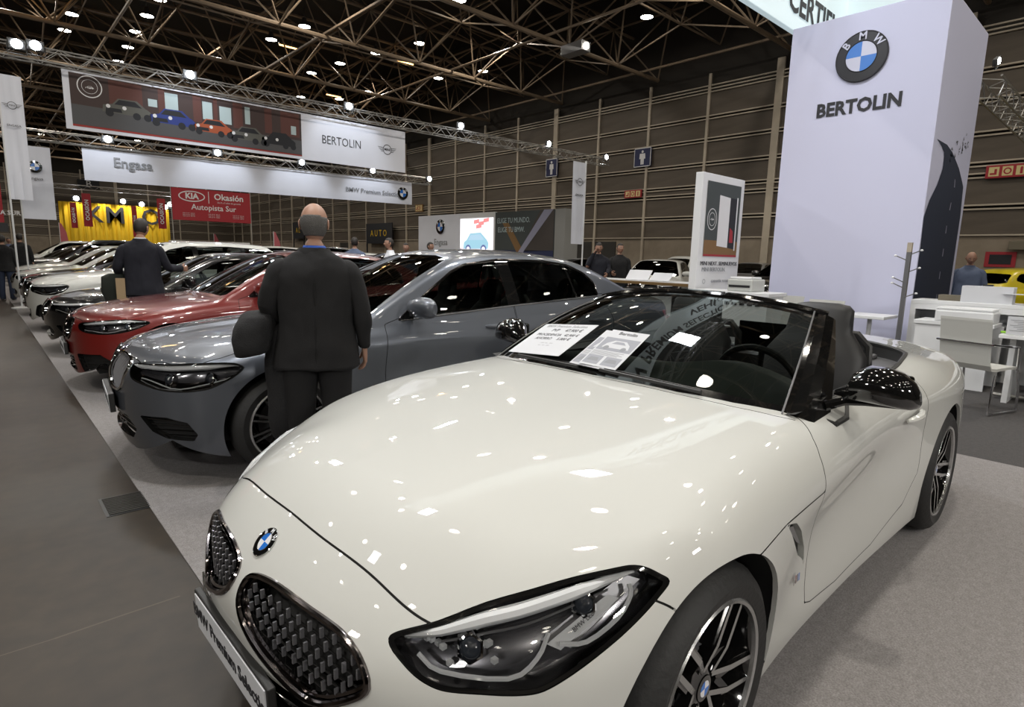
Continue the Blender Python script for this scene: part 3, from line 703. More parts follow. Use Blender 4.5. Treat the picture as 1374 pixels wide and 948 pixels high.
def wheel(parent, x, y, side, rt, rr, wd, style, z=None, steer=0):
    """road wheel: tyre, rim barrel, brake disc, spokes, hub cap. the outer face looks along side*Y"""
    z = rt if z is None else z
    e = empty('wheel', (x, y, z), 0, parent)
    mt = Matrix.Rotation(steer, 4, 'Z') @ Matrix.Rotation(-PI/2*side, 4, 'X')    # lathe axis Z -> outward
    w = wd/2; b = MB(); s = rt-rr
    b.lathe([(rr-.004, -w), (rr+s*.4, -w-.008), (rt-.022, -w+.01), (rt-.004, -w+.035), (rt, -w*.45), (rt, w*.45), (rt-.004, w-.035), (rt-.022, w-.01), (rr+s*.4, w+.008), (rr+.002, w), (rr-.006, w-.012)], 64, mt)
    b.build('tyre', M['tyre'], e)
    b = MB(); b.lathe([(rr+.002, w-.004), (rr-.006, w+.003), (rr-.014, w-.001), (rr-.016, w-.012)], 64, mt, 1)
    b.lathe([(rr-.016, w-.012), (rr-.03, w-.05), (rr-.045, -w+.03), (rr-.02, -w)], 48, mt, 0); b.lathe([(rr-.04, -w+.05), (.0, -w+.05)], 32, mt, 0)
    b.build('rim', [M['gloss'], M['polish']], e)
    b = MB(); b.lathe([(.165, -w*.1), (.165, w*.06), (.06, w*.06), (.06, w*.2), (0, w*.2)], 32, mt); b.build('brake_disc', M['satin'], e)
    ri = rr-.012; zf = w-.012
    def bar(p, q, wa, wb, z0, z1, dep=.035):
        """tapered bar with a polished face"""
        p = Vector((p[0], p[1], 0)); q = Vector((q[0], q[1], 0)); d = (q-p).normalized(); n = Vector((-d.y, d.x, 0)); sp = MB()
        V = [p+n*wa, p-n*wa, q-n*wb, q+n*wb]; zz = [z0, z0, z1, z1]
        P = [mt @ Vector((v.x, v.y, a)) for v, a in zip(V, zz)]+[mt @ Vector((v.x, v.y, a-dep)) for v, a in zip(V, zz)]
        return P, [[0, 1, 2, 3]], [[0, 4, 5, 1], [1, 5, 6, 2], [2, 6, 7, 3], [3, 7, 4, 0], [7, 6, 5, 4]]
    def pol(r, a): return (r*math.cos(a), r*math.sin(a))
    if style == 'double':
        for k in range(5):
            t = 2*PI*k/5+PI/2+.12; sp = MB()
            for sg in (-1, 1):
                segs = [(pol(ri, t+sg*.135), pol(ri*.50, t+sg*.27), .0065, .008, zf, zf-.004), (pol(ri*.50, t+sg*.27), pol(ri*.2, t+sg*PI/5.2), .008, .007, zf-.004, zf-.02),
                        (pol(ri*.50, t+sg*.27), pol(ri*.34, t), .010, .012, zf-.005, zf-.024)]
                for j, (p, q, wa, wb, z0, z1) in enumerate(segs):
                    P, A, B = bar(p, q, wa, wb, z0, z1); sp.add(P, A, 1 if j < 2 else 0); sp.add(P, B, 0)
                P, A, B = bar(pol(ri, t+sg*.165), pol(ri*.46, t+sg*.33), .010, .012, zf-.007, zf-.012); sp.add(P, A+B, 0)
            sp.build('spoke', [M['gloss'], M['polish']], e)
    else:
        nsp = {'multi': 10, 'star': 5, 'v': 5}.get(style, 7)
        for k in range(nsp):
            t = 2*PI*k/nsp+.3; sp = MB()
            for sg in ((-1, 1) if style in ('multi', 'v') else (0,)):
                dv = .09 if style == 'multi' else .2
                P, A, B = bar(pol(ri, t+sg*dv), pol(.04, t+sg*.1), .006 if style == 'multi' else .009 if style == 'v' else .02, .009, zf, zf-.03); sp.add(P, A, 1); sp.add(P, B, 0)
            sp.build('spoke', [M['gloss'], M['polish']], e)
    b = MB(); b.lathe([(.072, zf-.06), (.07, zf-.028), (.045, zf-.024), (.036, zf-.02)], 24, mt); 
    for k in range(5):
        t = 2*PI*k/5; c = mt @ Matrix.Translation((*pol(.056, t), zf-.028)); b.lathe([(.008, 0), (.008, .006), (0, .006)], 8, c)
    h = b.build('hub', M['gloss'], e)
    o = mt @ Vector((0, 0, zf-.02)); ax = mt.to_3x3() @ Vector((1, 0, 0)); ay = mt.to_3x3() @ Vector((0, 1, 0))
    emb = MB(); 
    me_ = frame(o, ax, ay); emb.lathe([(.034, 0), (.034, .003), (.022, .004)], 20, me_, 0)
    for k in range(4):
        P = [me_ @ Vector((0, 0, .0045))]+[me_ @ Vector((.022*math.cos(k*PI/2+PI/2*j/4), .022*math.sin(k*PI/2+PI/2*j/4), .0045)) for j in range(5)]
        emb.add(P, [[0, 1, 2, 3, 4, 5]], 1 if k % 2 else 2)
    emb.build('hub_cap', [M['gloss'], M['bblue'], M['bwhite']], e)
    return e
def ortho(d, upv=(0, 0, 1)):
    """parallel projection along d: returns fn(P)->(u,w) and the axes"""
    d = np.array(d, float); d /= np.linalg.norm(d); a = np.cross(upv, d); a /= np.linalg.norm(a); b = np.cross(d, a)
    return (lambda P: (P @ a, P @ b)), a, b, d
def seam(sk, fn, g=.0022):
    """three-way cut: inside panel, groove, outside"""
    a, r = sk.cut(lambda P: fn(P)+g); gp, o = r.cut(lambda P: fn(P)-g); return a, gp, o
def body_y(f, x, z, ymax=1.05):
    yy = np.linspace(.4, ymax, 260); v = f(np.full(260, x), yy, np.full(260, z)); w = np.where(v > 0)[0]
    return float(yy[w[-1]]) if len(w) else .4
def well(parent, x, r, y0, f, z, a0=-PI*.1, a1=PI*1.1):
    """dark inner wheel housings, one for each side, trimmed to the body surface"""
    for s in (-1, 1):
        b = MB(); n = 24; P = []; C = []
        for k in range(n+1):
            a = a0+(a1-a0)*k/n; xx, zz = x+r*math.cos(a), z+r*math.sin(a); y1 = max(y0+.02, body_y(f, xx, zz)-.012); P += [(xx, s*y1, zz), (xx, s*y0, zz)]; C.append((xx, s*y0, zz))
        b.add(P, [[2*k, 2*k+2, 2*k+3, 2*k+1] for k in range(n)], 0, True); b.add(C, [list(range(n+1))]); b.build('wheel_well', M['gap'], parent)
# ---------------------------------------------------------------- the white roadster in front
def kidney_grid(parent, outline, plane_x, sag, side, nrow, ncol):
    """staggered upright blades on a dark web, set back in the opening (outline in y,z)"""
    sd = poly_sd(outline); b = MB(); y0, z0 = outline.min(0); y1, z1 = outline.max(0)
    for r in range(nrow):
        for c in range(ncol):
            zc = z0+(r+.5)*(z1-z0)/nrow; yc = y0+(c+(.5 if r % 2 else 0)+.2)*(y1-y0)/ncol
            if sd(np.array([yc]), np.array([zc]))[0] < -.012:
                x = plane_x-sag*yc*yc/.25-.25*max(0, zc-.52)
                h = (z1-z0)/nrow*.50; w = .0026; d = .003
                b.box((x-d, side*(yc-w), zc-h), (x+.006, side*(yc+w), zc+h), 1)
                b.tube([(x-.006, side*yc, zc-h), (x-.012, side*(yc+(y1-y0)/ncol*.5), zc-h-(z1-z0)/nrow*.25)], .0022, 4, 0, cap=False)
                b.tube([(x-.006, side*yc, zc-h), (x-.012, side*(yc-(y1-y0)/ncol*.5), zc-h-(z1-z0)/nrow*.25)], .0022, 4, 0, cap=False)
    return b.build('grille_mesh', [M['plastic'], M['blade']], parent)
def make_z4():
    f = z4_field()
    root = empty('roadster', (1.2731, 1.52873, 0), math.radians(181.29))
    tag(root, 'white open-top roadster filling the foreground, black windscreen frame and twin mesh grilles', 'car')
    P, Fc = shoot(f, (-3.6, 0, .06), (.95, 1.0, 1.05), ((-3.0, 0, .45), (.42, .55, .5)), .0125)
    sk = Skin(P, fnormal(f, P), Fc)
    zb = lambda x: np.interp(x, [-3.5, -2.9, -2.1, -.4, .45, .8], [.26, .2, .135, .135, .16, .15])
    _, sk = sk.cut(lambda P: P[:, 2]-zb(P[:, 0]))
    arch = lambda P: np.minimum(np.hypot(P[:, 0], P[:, 2]-.33)-.372, np.hypot(P[:, 0]+2.47, P[:, 2]-.335)-.372)
    _, sk = sk.cut(lambda P: np.where(P[:, 1] > .45, arch(P), 1))
    # cockpit opening
    cock = poly_sd(smooth_closed([(-.66, 0), (-.66, .40), (-.70, .60), (-.82, .73), (-1.3, .765), (-1.8, .765), (-2.15, .74), (-2.5, .67), (-2.68, .5), (-2.74, .25), (-2.75, 0), (-2.74, -.25), (-2.5, -.6), (-1.5, -.7), (-.75, -.6)], 6))
    cf = lambda P: np.where(P[:, 2] > .7, cock(P[:, 0], P[:, 1]), 1.)
    _, sk = sk.cut(cf)
    # headlights
    HL = np.array([(0.692, 0.50, 0.605), (0.675, 0.515, 0.618), (0.619, 0.569, 0.642), (0.534, 0.625, 0.676), (0.448, 0.683, 0.7), (0.371, 0.731, 0.719), (0.299, 0.778, 0.732), (0.255, 0.807, 0.738), (0.229, 0.83, 0.732), (0.21, 0.851, 0.719), (0.194, 0.868, 0.703), (0.229, 0.866, 0.681), (0.276, 0.86, 0.656), (0.332, 0.849, 0.628), (0.387, 0.834, 0.602), (0.437, 0.816, 0.577), (0.483, 0.795, 0.554), (0.519, 0.774, 0.54), (0.559, 0.742, 0.537), (0.606, 0.696, 0.538), (0.65, 0.645, 0.537), (0.671, 0.614, 0.543), (0.685, 0.581, 0.555), (0.697, 0.547, 0.575), (0.700, 0.515, 0.592)])
    pj, A, B, D = ortho((.78, .5, .38)); hl = poly_sd(smooth_closed(np.stack(pj(HL), -1), 3)); front = lambda P: (P[:, 0] > .1) & (P[:, 1] > .3)
    hlf = lambda P: np.where(front(P), hl(*pj(P)), 1.)
    lamp, gapl, sk = seam(sk, hlf, .0018)
    # kidneys (front view)
    KD = smooth_closed([(.028, .560), (.034, .588), (.07, .602), (.142, .611), (.221, .612), (.291, .608), (.349, .603), (.404, .594), (.445, .578), (.480, .555), (.503, .525), (.500, .503), (.476, .482), (.434, .455), (.393, .434), (.35, .427), (.306, .435), (.257, .450), (.2, .467), (.14, .485), (.085, .505), (.045, .53)], 3)
    kd = poly_sd(KD); kf = lambda P: np.where(P[:, 0] > .5, kd(P[:, 1], P[:, 2]), 1.)
    kid, sk = sk.cut(kf)
    # lower intakes
    li = poly_sd([(-.3, .33), (.40, .33), (.47, .385), (.40, .415), (-.3, .44)]); lf = lambda P: np.where(P[:, 0] > .5, li(P[:, 1], P[:, 2]), 1.)
    low, sk = sk.cut(lf)
    si = poly_sd([(.56, .22), (.80, .24), (.84, .33), (.80, .44), (.70, .47), (.62, .38)]); sf = lambda P: np.where(P[:, 0] > .25, si(P[:, 1], P[:, 2]), 1.)
    sidein, sk = sk.cut(sf)
    # side vent (side view)
    vn = poly_sd([(-.34, .689), (-.424, .668), (-.50, .615), (-.60, .52), (-.645, .43), (-.60, .48), (-.53, .52), (-.455, .585), (-.385, .65)]); vf = lambda P: np.where(P[:, 1] > .8, vn(P[:, 0], P[:, 2]), 1.)
    vent, sk = sk.cut(vf)
    # bonnet
    yb = [0, .2, .4, .578, .70, .79, .87, .93, 1.0]; xb = [.693, .690, .668, .622, .50, .34, .235, .14, .10]
    zs = lambda x: np.interp(x, [-.8, -.66, -.34, -.17, 0, .14], [.72, .70, .69, .666, .66, .62])
    cowl = lambda y: np.interp(y, [0, .4, .6, .72, .80, .9], [-.575, -.585, -.625, -.675, -.735, -.66])
    xd = lambda P: np.interp(P[:, 2], [.2, .26, .345, .424, .56, .685, .763, .81, .853, .897, 1.], [-.72, -.70, -.674, -.666, -.660, -.661, -.650, -.66, -.69, -.745, -.75])
    xbs = nspline([-v_ for v_ in yb[:0:-1]]+yb, np.array(xb[:0:-1]+xb), np.linspace(0, 1, 400)); bonf = lambda P: np.maximum.reduce([P[:, 0]-np.interp(P[:, 1], np.linspace(0, 1, 400), xbs), (zs(P[:, 0])-P[:, 2])*.9, np.where(P[:, 1] > .78, xd(P), cowl(P[:, 1]))-P[:, 0]])
    bon, g1, sk = seam(sk, bonf)
    # door: between the front edge, the rocker line and the rear edge
    zdl = lambda x: np.interp(x, [-2.05, -2.0, -1.826, -1.433, -1.016, -.75, -.70], [.6, .47, .32, .243, .235, .262, .28])
    doorf = lambda P: np.where(P[:, 1] > .6, np.maximum.reduce([P[:, 0]-xd(P), (-1.93+.0*P[:, 2])-P[:, 0]-.10*np.clip(.9-P[:, 2], 0, .4), zdl(P[:, 0])-P[:, 2]]), 1.)
    door, g2, sk = seam(sk, doorf)
    # rear deck lid and fuel flap left plain; tail lamps
    tl = poly_sd([(-3.5, .86), (-3.25, .885), (-3.05, .875), (-3.1, .83), (-3.5, .79)]); tlf = lambda P: np.where((P[:, 0] < -2.9) & (P[:, 1] > .35), tl(P[:, 0], P[:, 2]), 1.)
    tail, sk = sk.cut(tlf)
    # front bumper split from the rear wings behind the door
    fb, rest = sk.cut(lambda P: -P[:, 0]+.05)
    fb2, rest = rest.cut(lambda P: -(P[:, 0]+1.25))
    half_piece('body_shell', rest, M['white'], root)
    half_piece('front_bumper', fb, M['white'], root)
    half_piece('front_wing', fb2, M['white'], root)
    bo = half_piece('bonnet', bon, M['white'], root)
    for s in (1, -1):
        d_ = one_side('door', door, M['white'], root, s)
        h = MB(); P0 = Vector((-1.60, .915*s, .765)); P1 = Vector((-1.80, .920*s, .785)); 
        pts = [P0.lerp(P1, t)+Vector((0, s*.022*math.sin(PI*t), 0)) for t in [i/8 for i in range(9)]]; h.tube(pts, [.006, .012, .014, .015, .015, .015, .014, .012, .006], 8); hd = h.build('door_handle', M['white'], d_)
    half_piece('panel_gaps', merge(g1, g2, gapl), M['gap'], root, off=-.006)
    # side vents with their blade
    for s in (1, -1):
        v = one_side('side_vent', vent, M['gap'], root, s, off=-.02); b = MB(); Pv, _ = rim_pts(vent); wall_strip(b, Pv, (0, -.02, 0), 0, s); b.build('vent_wall', M['white'], v)
        b = MB(); b.add([(-.36, s*.912, .672), (-.425, s*.905, .655), (-.56, s*.885, .545), (-.50, s*.893, .575)], [[0, 1, 2, 3] if s > 0 else [3, 2, 1, 0]]); b.build('vent_blade', M['satin'], v)
        b = MB()
        for j, (m_, x0) in enumerate(((0, -.545), (1, -.533), (2, -.521))): b.add([(x0, s*.896, .43), (x0-.010, s*.896, .43), (x0+.004, s*.899, .462), (x0+.014, s*.899, .462)], [[0, 1, 2, 3]], m_)
        P_, F_ = text_mesh('M', .032, bold=.001); b.add([Vector((-.50-s*0-p.x*s*-1 if s < 0 else -.50-p.x, s*.9015, .446+p.y)) for p in P_], F_, 3)
        b.build('badge', [M['bblue'], M['bluep'], M['lred'], M['chrome']], root)
    # arch lips and wheel wells
    b = MB()
    for s in (1, -1):
        for xc, zc in ((0, .33), (-2.47, .335)):
            pts = []
            for k in range(41):
                a = PI*1.16*k/40-PI*.08; x = xc+.372*math.cos(a); z = zc+.372*math.sin(a)
                yy = np.linspace(.7, 1, 200); v = f(np.full(200, x), yy, np.full(200, z)); j = int(np.argmax(v < 0)); pts.append((x, float(yy[j])-.001, z))
            n = len(pts); b.add([(p[0], s*p[1], p[2]) for p in pts]+[(p[0], s*(p[1]-.014), p[2]) for p in pts], [[i, i+1, n+i+1, n+i] for i in range(n-1)], 0, True)
    b.build('arch_lips', M['white'], root)
    well(root, 0, .39, .60, f, .33); well(root, -2.47, .39, .60, f, .335)
    b = MB(); b.box((-3.35, -.70, .16), (-2.85, .70, .3)); b.box((-2.08, -.84, .14), (-.39, .84, .22)); b.box((-3.0, -.55, .17), (.72, .55, .3)); b.build('underbody', M['gap'], root)
    # kidneys
    Pk, _ = rim_pts(kid)
    for s in (1, -1):
        g = one_side('grille', kid, M['gap'], root, s, off=-.075)
        b = MB(); wall_strip(b, Pk, (-.075, 0, 0), 0, s); b.build('grille_duct', M['gloss'], g)
        rp = thin(Pk, .008); b = MB(); b.tube([(p[0]+.001, s*p[1], p[2]) for p in rp], .0085, 8, 0, closed=True)
        q = rp+(np.array([0, .25, .52])-rp)*np.array([0, .07, .07])-[.014, 0, 0]; b.tube([(p[0], s*p[1], p[2]) for p in q], .007, 6, 0, closed=True); b.build('grille_surround', M['dchrome'], g)
        kidney_grid(g, KD, .838, .09, s, 8, 12)
    # lower intake, side intakes
    lo = half_piece('lower_intake', low, M['gap'], root, off=-.05); Pl, _ = rim_pts(low)
    b = MB(); 
    for s in (1, -1):
        keep = Pl[Pl[:, 1] > .001]; wall_strip(b, Pl, (-.05, 0, 0), 0, s, closed=False)
    for z in (.35, .375, .40): b.tube([(.865-.3*yy*yy, yy, z) for yy in np.linspace(-.42, .42, 15)], .004, 5, 0)
    b.build('intake_slats', M['gloss'], lo)
    for s in (1, -1):
        q = one_side('side_intake', sidein, M['gap'], root, s, off=-.05); Ps, _ = rim_pts(sidein); b = MB(); wall_strip(b, Ps, (-.05, -.02, 0), 0, s)
        for z in (.28, .33, .38, .42): b.tube([(.68, s*.58, z), (.50, s*.80, z)], .005, 5)
        b.build('intake_slats', M['gloss'], q)
    # headlights
    for s in (1, -1):
        h = empty('headlight', (0, 0, 0), 0, root)
        inner, band = lamp.cut(lambda P: np.where(front(P), hl(*pj(P))+.010, 1.))
        one_side('headlight_lens', inner, M['lens'], h, s); one_side('headlight_rim', band, M['gloss'], h, s, off=.001)
        one_side('headlight_back', inner, M['lampback'], h, s, off=-.07)
        Pi, Ni = rim_pts(inner); b = MB(); Pi2 = Pi*[1, s, 1]; Qi = (Pi-Ni*.07)*[1, s, 1]; n = len(Pi)
        b.add(Pi2.tolist()+Qi.tolist(), [[i, (i+1) % n, n+(i+1) % n, n+i] for i in range(n)], 0, True); b.build('headlight_wall', M['gloss'], h)
        # local lamp coordinates: u along the lamp, w across it, dep under the lens
        def resample(c, n):
            L = np.concatenate([[0], np.cumsum(np.linalg.norm(np.diff(c, axis=0), axis=1))]); t = np.linspace(0, L[-1], n); return np.stack([np.interp(t, L, c[:, k]) for k in range(3)], -1)
        upper = resample(np.vstack([(HL[0]+HL[-1])/2, HL[0:9]]), 40); lower = resample(np.vstack([(HL[0]+HL[-1])/2, HL[24:10:-1], HL[9]]), 40)
        def at(u, w, dep):
            t = min(u, .999)*39; i = int(t); fr_ = t-i; lo_ = lower[i]*(1-fr_)+lower[i+1]*fr_; up_ = upper[i]*(1-fr_)+upper[i+1]*fr_
            q = lo_*(1-w)+up_*w; bulge = 4*w*(1-w)*.022*min(1, 3*u, 3*(1-u)); q = q+D*(bulge-dep); return Vector((q[0], s*q[1], q[2]))
        b = MB(); pts = [at(.07+.83*k/24, .84-.04*k/24, .010) for k in range(25)]; b.tube(pts, [.006+.009*min(1, k/8) if k < 18 else .015-.013*(k-18)/6 for k in range(25)], 8); n_ = 30; B_ = [at(.05+.88*k/n_, w_, .007) for k in range(n_+1) for w_ in (.93-.04*k/n_, .80)]; b.add(B_, [[2*k, 2*k+2, 2*k+3, 2*k+1] for k in range(n_)], 0, True); b.build('light_strip', M['lamp'], h)
        b = MB(); pts = [at(.20+.6*k/14, .66, .03) for k in range(15)]; b.tube(pts, .003, 6); b.build('lamp_trim', M['satin'], h)
        # projector units with bracket shaped guides and reflector wings
        ax = Vector((D[0], s*D[1], D[2]))
        for u, w, r in ((.30, .52, .026), (.70, .62, .024)):
            c = at(u, w, .03); fr2 = frame(c, ax.orthogonal(), ax.cross(ax.orthogonal())); 
            if (fr2.to_3x3() @ Vector((0, 0, 1))).dot(ax) < 0: fr2 = fr2 @ Matrix.Rotation(PI, 4, 'X')
            b = MB(); b.lathe([(r*1.25, -.02), (r*1.25, .004), (r*1.05, .006), (r*1.0, -.002)], 6, fr2, 0, sm=False); b.lathe([(r, -.002), (r*.85, .008), (r*.5, .014), (0, .016)], 20, fr2, 1)
            b.build('projector', [M['chrome'], M['lensglass']], h)
        for pl in ([(.12, .40), (.20, .22), (.40, .15), (.50, .30), (.56, .50)], [(.58, .34), (.66, .20), (.78, .22), (.86, .40), (.88, .60)]):
            b = MB(); pts = [at(u, w, .022) for u, w in pl]; b.tube(smooth_open([tuple(p) for p in pts], 3), .0055, 6); b.build('light_guide', M['lamp'], h)
        b = MB(); q = [at(.52, .45, .045), at(.60, .22, .05), at(.92, .55, .05), at(.88, .80, .045)]; b.add([tuple(p) for p in q], [[0, 1, 2, 3]], 0)
        q2 = [at(.54, .40, .028), at(.575, .27, .028), at(.82, .46, .028), at(.79, .60, .028)]; b.add([tuple(p) for p in q2], [[0, 1, 2, 3]], 1)
        P_, F_ = text_mesh('BMW LED', .014, extrude=.0003); bx = (q2[2]-q2[1]).normalized(); mt = frame((q2[0]+q2[1]+q2[2]+q2[3])/4+ax*.003, bx*s, (q2[0]-q2[1])); b.add([mt @ p for p in P_], F_, 2)
        b.build('reflector', [M['satin'], M['lamp'], M['ink']], h)
        b = MB(); rn = random.Random(3)
        for k in range(14):
            u = .14+.26*rn.random(); w = .3+.5*rn.random(); c = at(u, w, .03+.02*rn.random()); b.box(tuple(c-Vector((.006, .006, .005))), tuple(c+Vector((.006, .006, .005))), 0)
        lc = b.build('lamp_cells', M['lamp'], h); lc['kind'] = 'stuff'
    # tail lamps
    for s in (1, -1): one_side('tail_lamp', tail, M['lred'], root, s)
    # emblem on the nose
    def nrm(x, y):
        zz = np.linspace(.2, 1, 800); v = f(np.full(800, x), np.full(800, y), zz); z = float(zz[np.where(v > 0)[0][-1]]); p = np.array([[x, y, z]]); return Vector((x, y, z)), Vector(fnormal(f, p)[0])
    o, n = nrm(.765, 0.001); n = Vector((n.x, 0, n.z)).normalized(); ex = Vector((0, 1, 0)); ey = n.cross(ex); emblem(root, o+n*.001, ex, ey, .041)
    # number plate board with the dealer lettering
    pl = empty('number_plate', (0, 0, 0), 0, root); mt = frame((.874, 0, .374), (0, 1, 0), (.05, 0, 1))
    b = MB(); b.box((-.275, -.062, -.02), (.275, .062, 0), 0, .004, mt); b.build('plate_holder', M['plastic'], pl)
    b = MB(); b.box((-.262, -.054, 0), (.262, .054, .003), 0, 0, mt); b.build('plate', M['paper'], pl)
    text('plate_lettering', 'BMW Premium Selection', mt @ Matrix.Translation((0, 0, .004)), .056, M['ink'], pl, bold=.0012, extrude=.0004)
    b = MB(); b.box((-.03, -.02, -.10), (.03, .02, -.02), 0, 0, mt); b.build('bracket', M['plastic'], pl)
    # bumper line below the grilles: narrow dark slot
    # wheels
    wheel(root, 0, .785, 1, .333, .247, .245, 'double'); wheel(root, 0, -.785, -1, .333, .247, .245, 'double')
    wheel(root, -2.47, .795, 1, .335, .247, .265, 'double'); wheel(root, -2.47, -.795, -1, .335, .247, .265, 'double')
    # windscreen: ruled, slightly bowed pane between cowl and header
    yy = np.linspace(-1, 1, 33); nv = 14
    def wsp(a, v, ins=0):
        """a across -1..1, v up 0..1"""
        ya = abs(a); y0 = .775*a; x0 = float(np.interp(ya, [0, .5, .75, .9, 1], [-.585, -.60, -.645, -.70, -.76])); z0 = float(np.interp(ya, [0, .5, .8, 1], [.938, .932, .912, .892]))
        y1 = .60*a; x1 = -1.34-.07*ya**2; z1 = 1.262-.062*ya**2.2
        bow = .030*math.sin(PI*v)*(1-.3*ya); return Vector((x0*(1-v)+x1*v+bow*.5, y0*(1-v)+y1*v+.012*math.sin(PI*v)*a, z0*(1-v)+z1*v+bow))
    ws = empty('windscreen', (0, 0, 0), 0, root)
    # dark printed border and clear middle are bands of the same pane
    Pw = [[wsp(a, v/nv) for v in range(nv+1)] for a in yy]; b = MB(); n1 = nv+1; flat = [p for r in Pw for p in r]; Fg = []; Fb = []
    for i in range(32):
        for j in range(nv):
            q = [i*n1+j, (i+1)*n1+j, (i+1)*n1+j+1, i*n1+j+1]; (Fb if (i == 0 or i == 31 or j == 0 or j == nv-1) else Fg).append(q)
    b.add(flat, Fg, 0, True); b.build('windscreen_glass', M['glass'], ws); b = MB(); b.add(flat, Fb, 0, True); b.build('glass_border', M['gloss'], ws)
    b = MB()      # header rail
    hp = [wsp(a, 1) for a in yy]; b.tube([p+Vector((-.012, 0, .004)) for p in hp], .016, 8); b.tube([p+Vector((-.045, 0, -.004)) for p in hp], .02, 8); b.build('header_rail', M['gloss'], ws)
    for s in (1, -1):   # wide tapering pillars that fold back along the door
        b = MB(); n = 12; P = []
        for k in range(n+1):
            v = k/n; e0 = wsp(s*.965, v); e1 = wsp(s*1.0, v); wdt = .085*(1-v)**1.3+.055
            o1 = e1+Vector((-.025-.01*v, s*(.028+.008*(1-v)), -.012)); o2 = e1+Vector((-wdt, s*(.030+.02*(1-v)), -.02-.03*(1-v))); o3 = o2+Vector((0, -s*.05, -.01)); o4 = e0+Vector((-.05, -s*.02, -.03))
            P += [e0+Vector((.004, 0, .006)), e1+Vector((.004, s*.008, .006)), o1, o2, o3, o4]
        F = []
        for k in range(n):
            for j in range(6): F.append([k*6+j, k*6+(j+1) % 6, (k+1)*6+(j+1) % 6, (k+1)*6+j])
        F.append([n*6+j for j in range(6)]); b.add(P, F, 0, False); pil = b.build('windscreen_pillar', M['gloss'], ws)
        b = MB(); b.tube([wsp(s*.94, k/12)+Vector((.006, 0, .008)) for k in range(13)], .0035, 5); b.build('seal', M['satin'], ws)
    # mirrors
    for s in (1, -1):
        mr = empty('door_mirror', (0, 0, 0), 0, root); b = MB(); nu, nv2 = 24, 12; P = []; F = []
        sec = [(-.0, .80, .955, .02, .012), (0, .84, .962, .05, .030), (0, .862, .985, .085, .062), (0, .90, .995, .098, .074), (0, .95, .993, .100, .075), (0, 1.00, .985, .094, .068), (0, 1.035, .972, .075, .052), (0, 1.052, .962, .045, .030), (0, 1.058, .957, .008, .006)]
        ns = 20
        for q, (dx, y, z, rx, rz) in enumerate(sec):
            for k in range(ns):
                t = 2*PI*k/ns; c, sn = math.cos(t), math.sin(t); sx = math.copysign(abs(c)**.8, c)*rx; sz = math.copysign(abs(sn)**.8, sn)*rz
                if sn < 0: sz *= .75
                xx = -1.02+sx*(1 if c > 0 else .55)-.25*(y-.86)*.6; P.append((xx, s*y, z+sz))
        m_ = len(sec)
        for q in range(m_-1):
            for k in range(ns): F.append([q*ns+k, q*ns+(k+1) % ns, (q+1)*ns+(k+1) % ns, (q+1)*ns+k])
        F.append(list(range(ns))); F.append([(m_-1)*ns+k for k in range(ns)]); b.add(P, F, 0, True); b.build('mirror_housing', M['gloss'], mr)
        b = MB(); b.tube([(-.93, s*.79, .915), (-.98, s*.84, .935), (-1.01, s*.90, .938), (-1.03, s*1.03, .940)], [.02, .016, .014, .008], 8); b.build('mirror_foot', M['gloss'], mr)
        b = MB(); b.box((-1.095, s*.875, .935), (-1.085, s*1.02, 1.04), 0, .01); b.build('mirror_glass', M['chrome'], mr)
    # wiper at the foot of the screen
    b = MB(); b.tube([wsp(-.62, .03)+Vector((.02, 0, .02)), wsp(-.1, .025)+Vector((.02, 0, .018))], .007, 6); b.tube([wsp(-.65, .055)+Vector((.004, 0, .012)), wsp(.05, .045)+Vector((.004, 0, .012))], .005, 5)
    b.tube([wsp(.05, .03)+Vector((.02, 0, .02)), wsp(.62, .025)+Vector((.02, 0, .018))], .007, 6); b.tube([wsp(.0, .055)+Vector((.004, 0, .012)), wsp(.6, .04)+Vector((.004, 0, .012))], .005, 5); b.build('wiper', M['plastic'], root)
    b = MB(); P = []; F = []
    for a in np.linspace(-1, 1, 25):
        p = wsp(a, 0); P += [tuple(p+Vector((.02, 0, -.006))), tuple(p+Vector((-.03, 0, -.03)))]
    F = [[2*i, 2*i+2, 2*i+3, 2*i+1] for i in range(24)]; b.add(P, F, 0, True); b.build('cowl_panel', M['plastic'], root)
    # cabin: tub, dashboard, wheel, seats, roll bars, deck trim
    cab = empty('cabin', (0, 0, 0), 0, root)
    b = MB(); b.box((-2.3, -.74, .25), (-.75, .74, .30)); b.box((-2.30, -.74, .25), (-2.24, .74, .86)); 
    for s in (1, -1):
        b.add([(-.8, s*.74, .28), (-2.3, s*.74, .28), (-2.3, s*.755, .915), (-.8, s*.755, .90)], [[0, 1, 2, 3]]); b.add([(-.72, s*.772, .915), (-2.0, s*.772, .925), (-2.0, s*.69, .90), (-.72, s*.69, .895)], [[0, 1, 2, 3]])
    b.build('cabin_tub', M['inner'], cab)
    b = MB(); P = []; F = []
    for y in np.linspace(-.69, .69, 21):
        hump = .055*math.exp(-((y-.37)/.22)**2)-.075*(abs(y)/.69)**4
        for x, z in ((-.60, .905), (-.75, .93), (-.95, .945+hump), (-1.12, .93+hump), (-1.18, .87+hump*.5), (-1.20, .72), (-1.1, .5)): P.append((x-.16*(y/.69)**2, y, z+(.0 if x > -.8 else .012)))
    for i in range(20):
        for j in range(6): F.append([i*7+j, i*7+j+1, (i+1)*7+j+1, (i+1)*7+j])
    b.add(P, F, 0, True); b.build('dashboard', M['dash'], cab)
    sw = MB(); mt = Matrix.Translation((-1.36, .36, .87)) @ Matrix.Rotation(math.radians(-68), 4, 'Y')
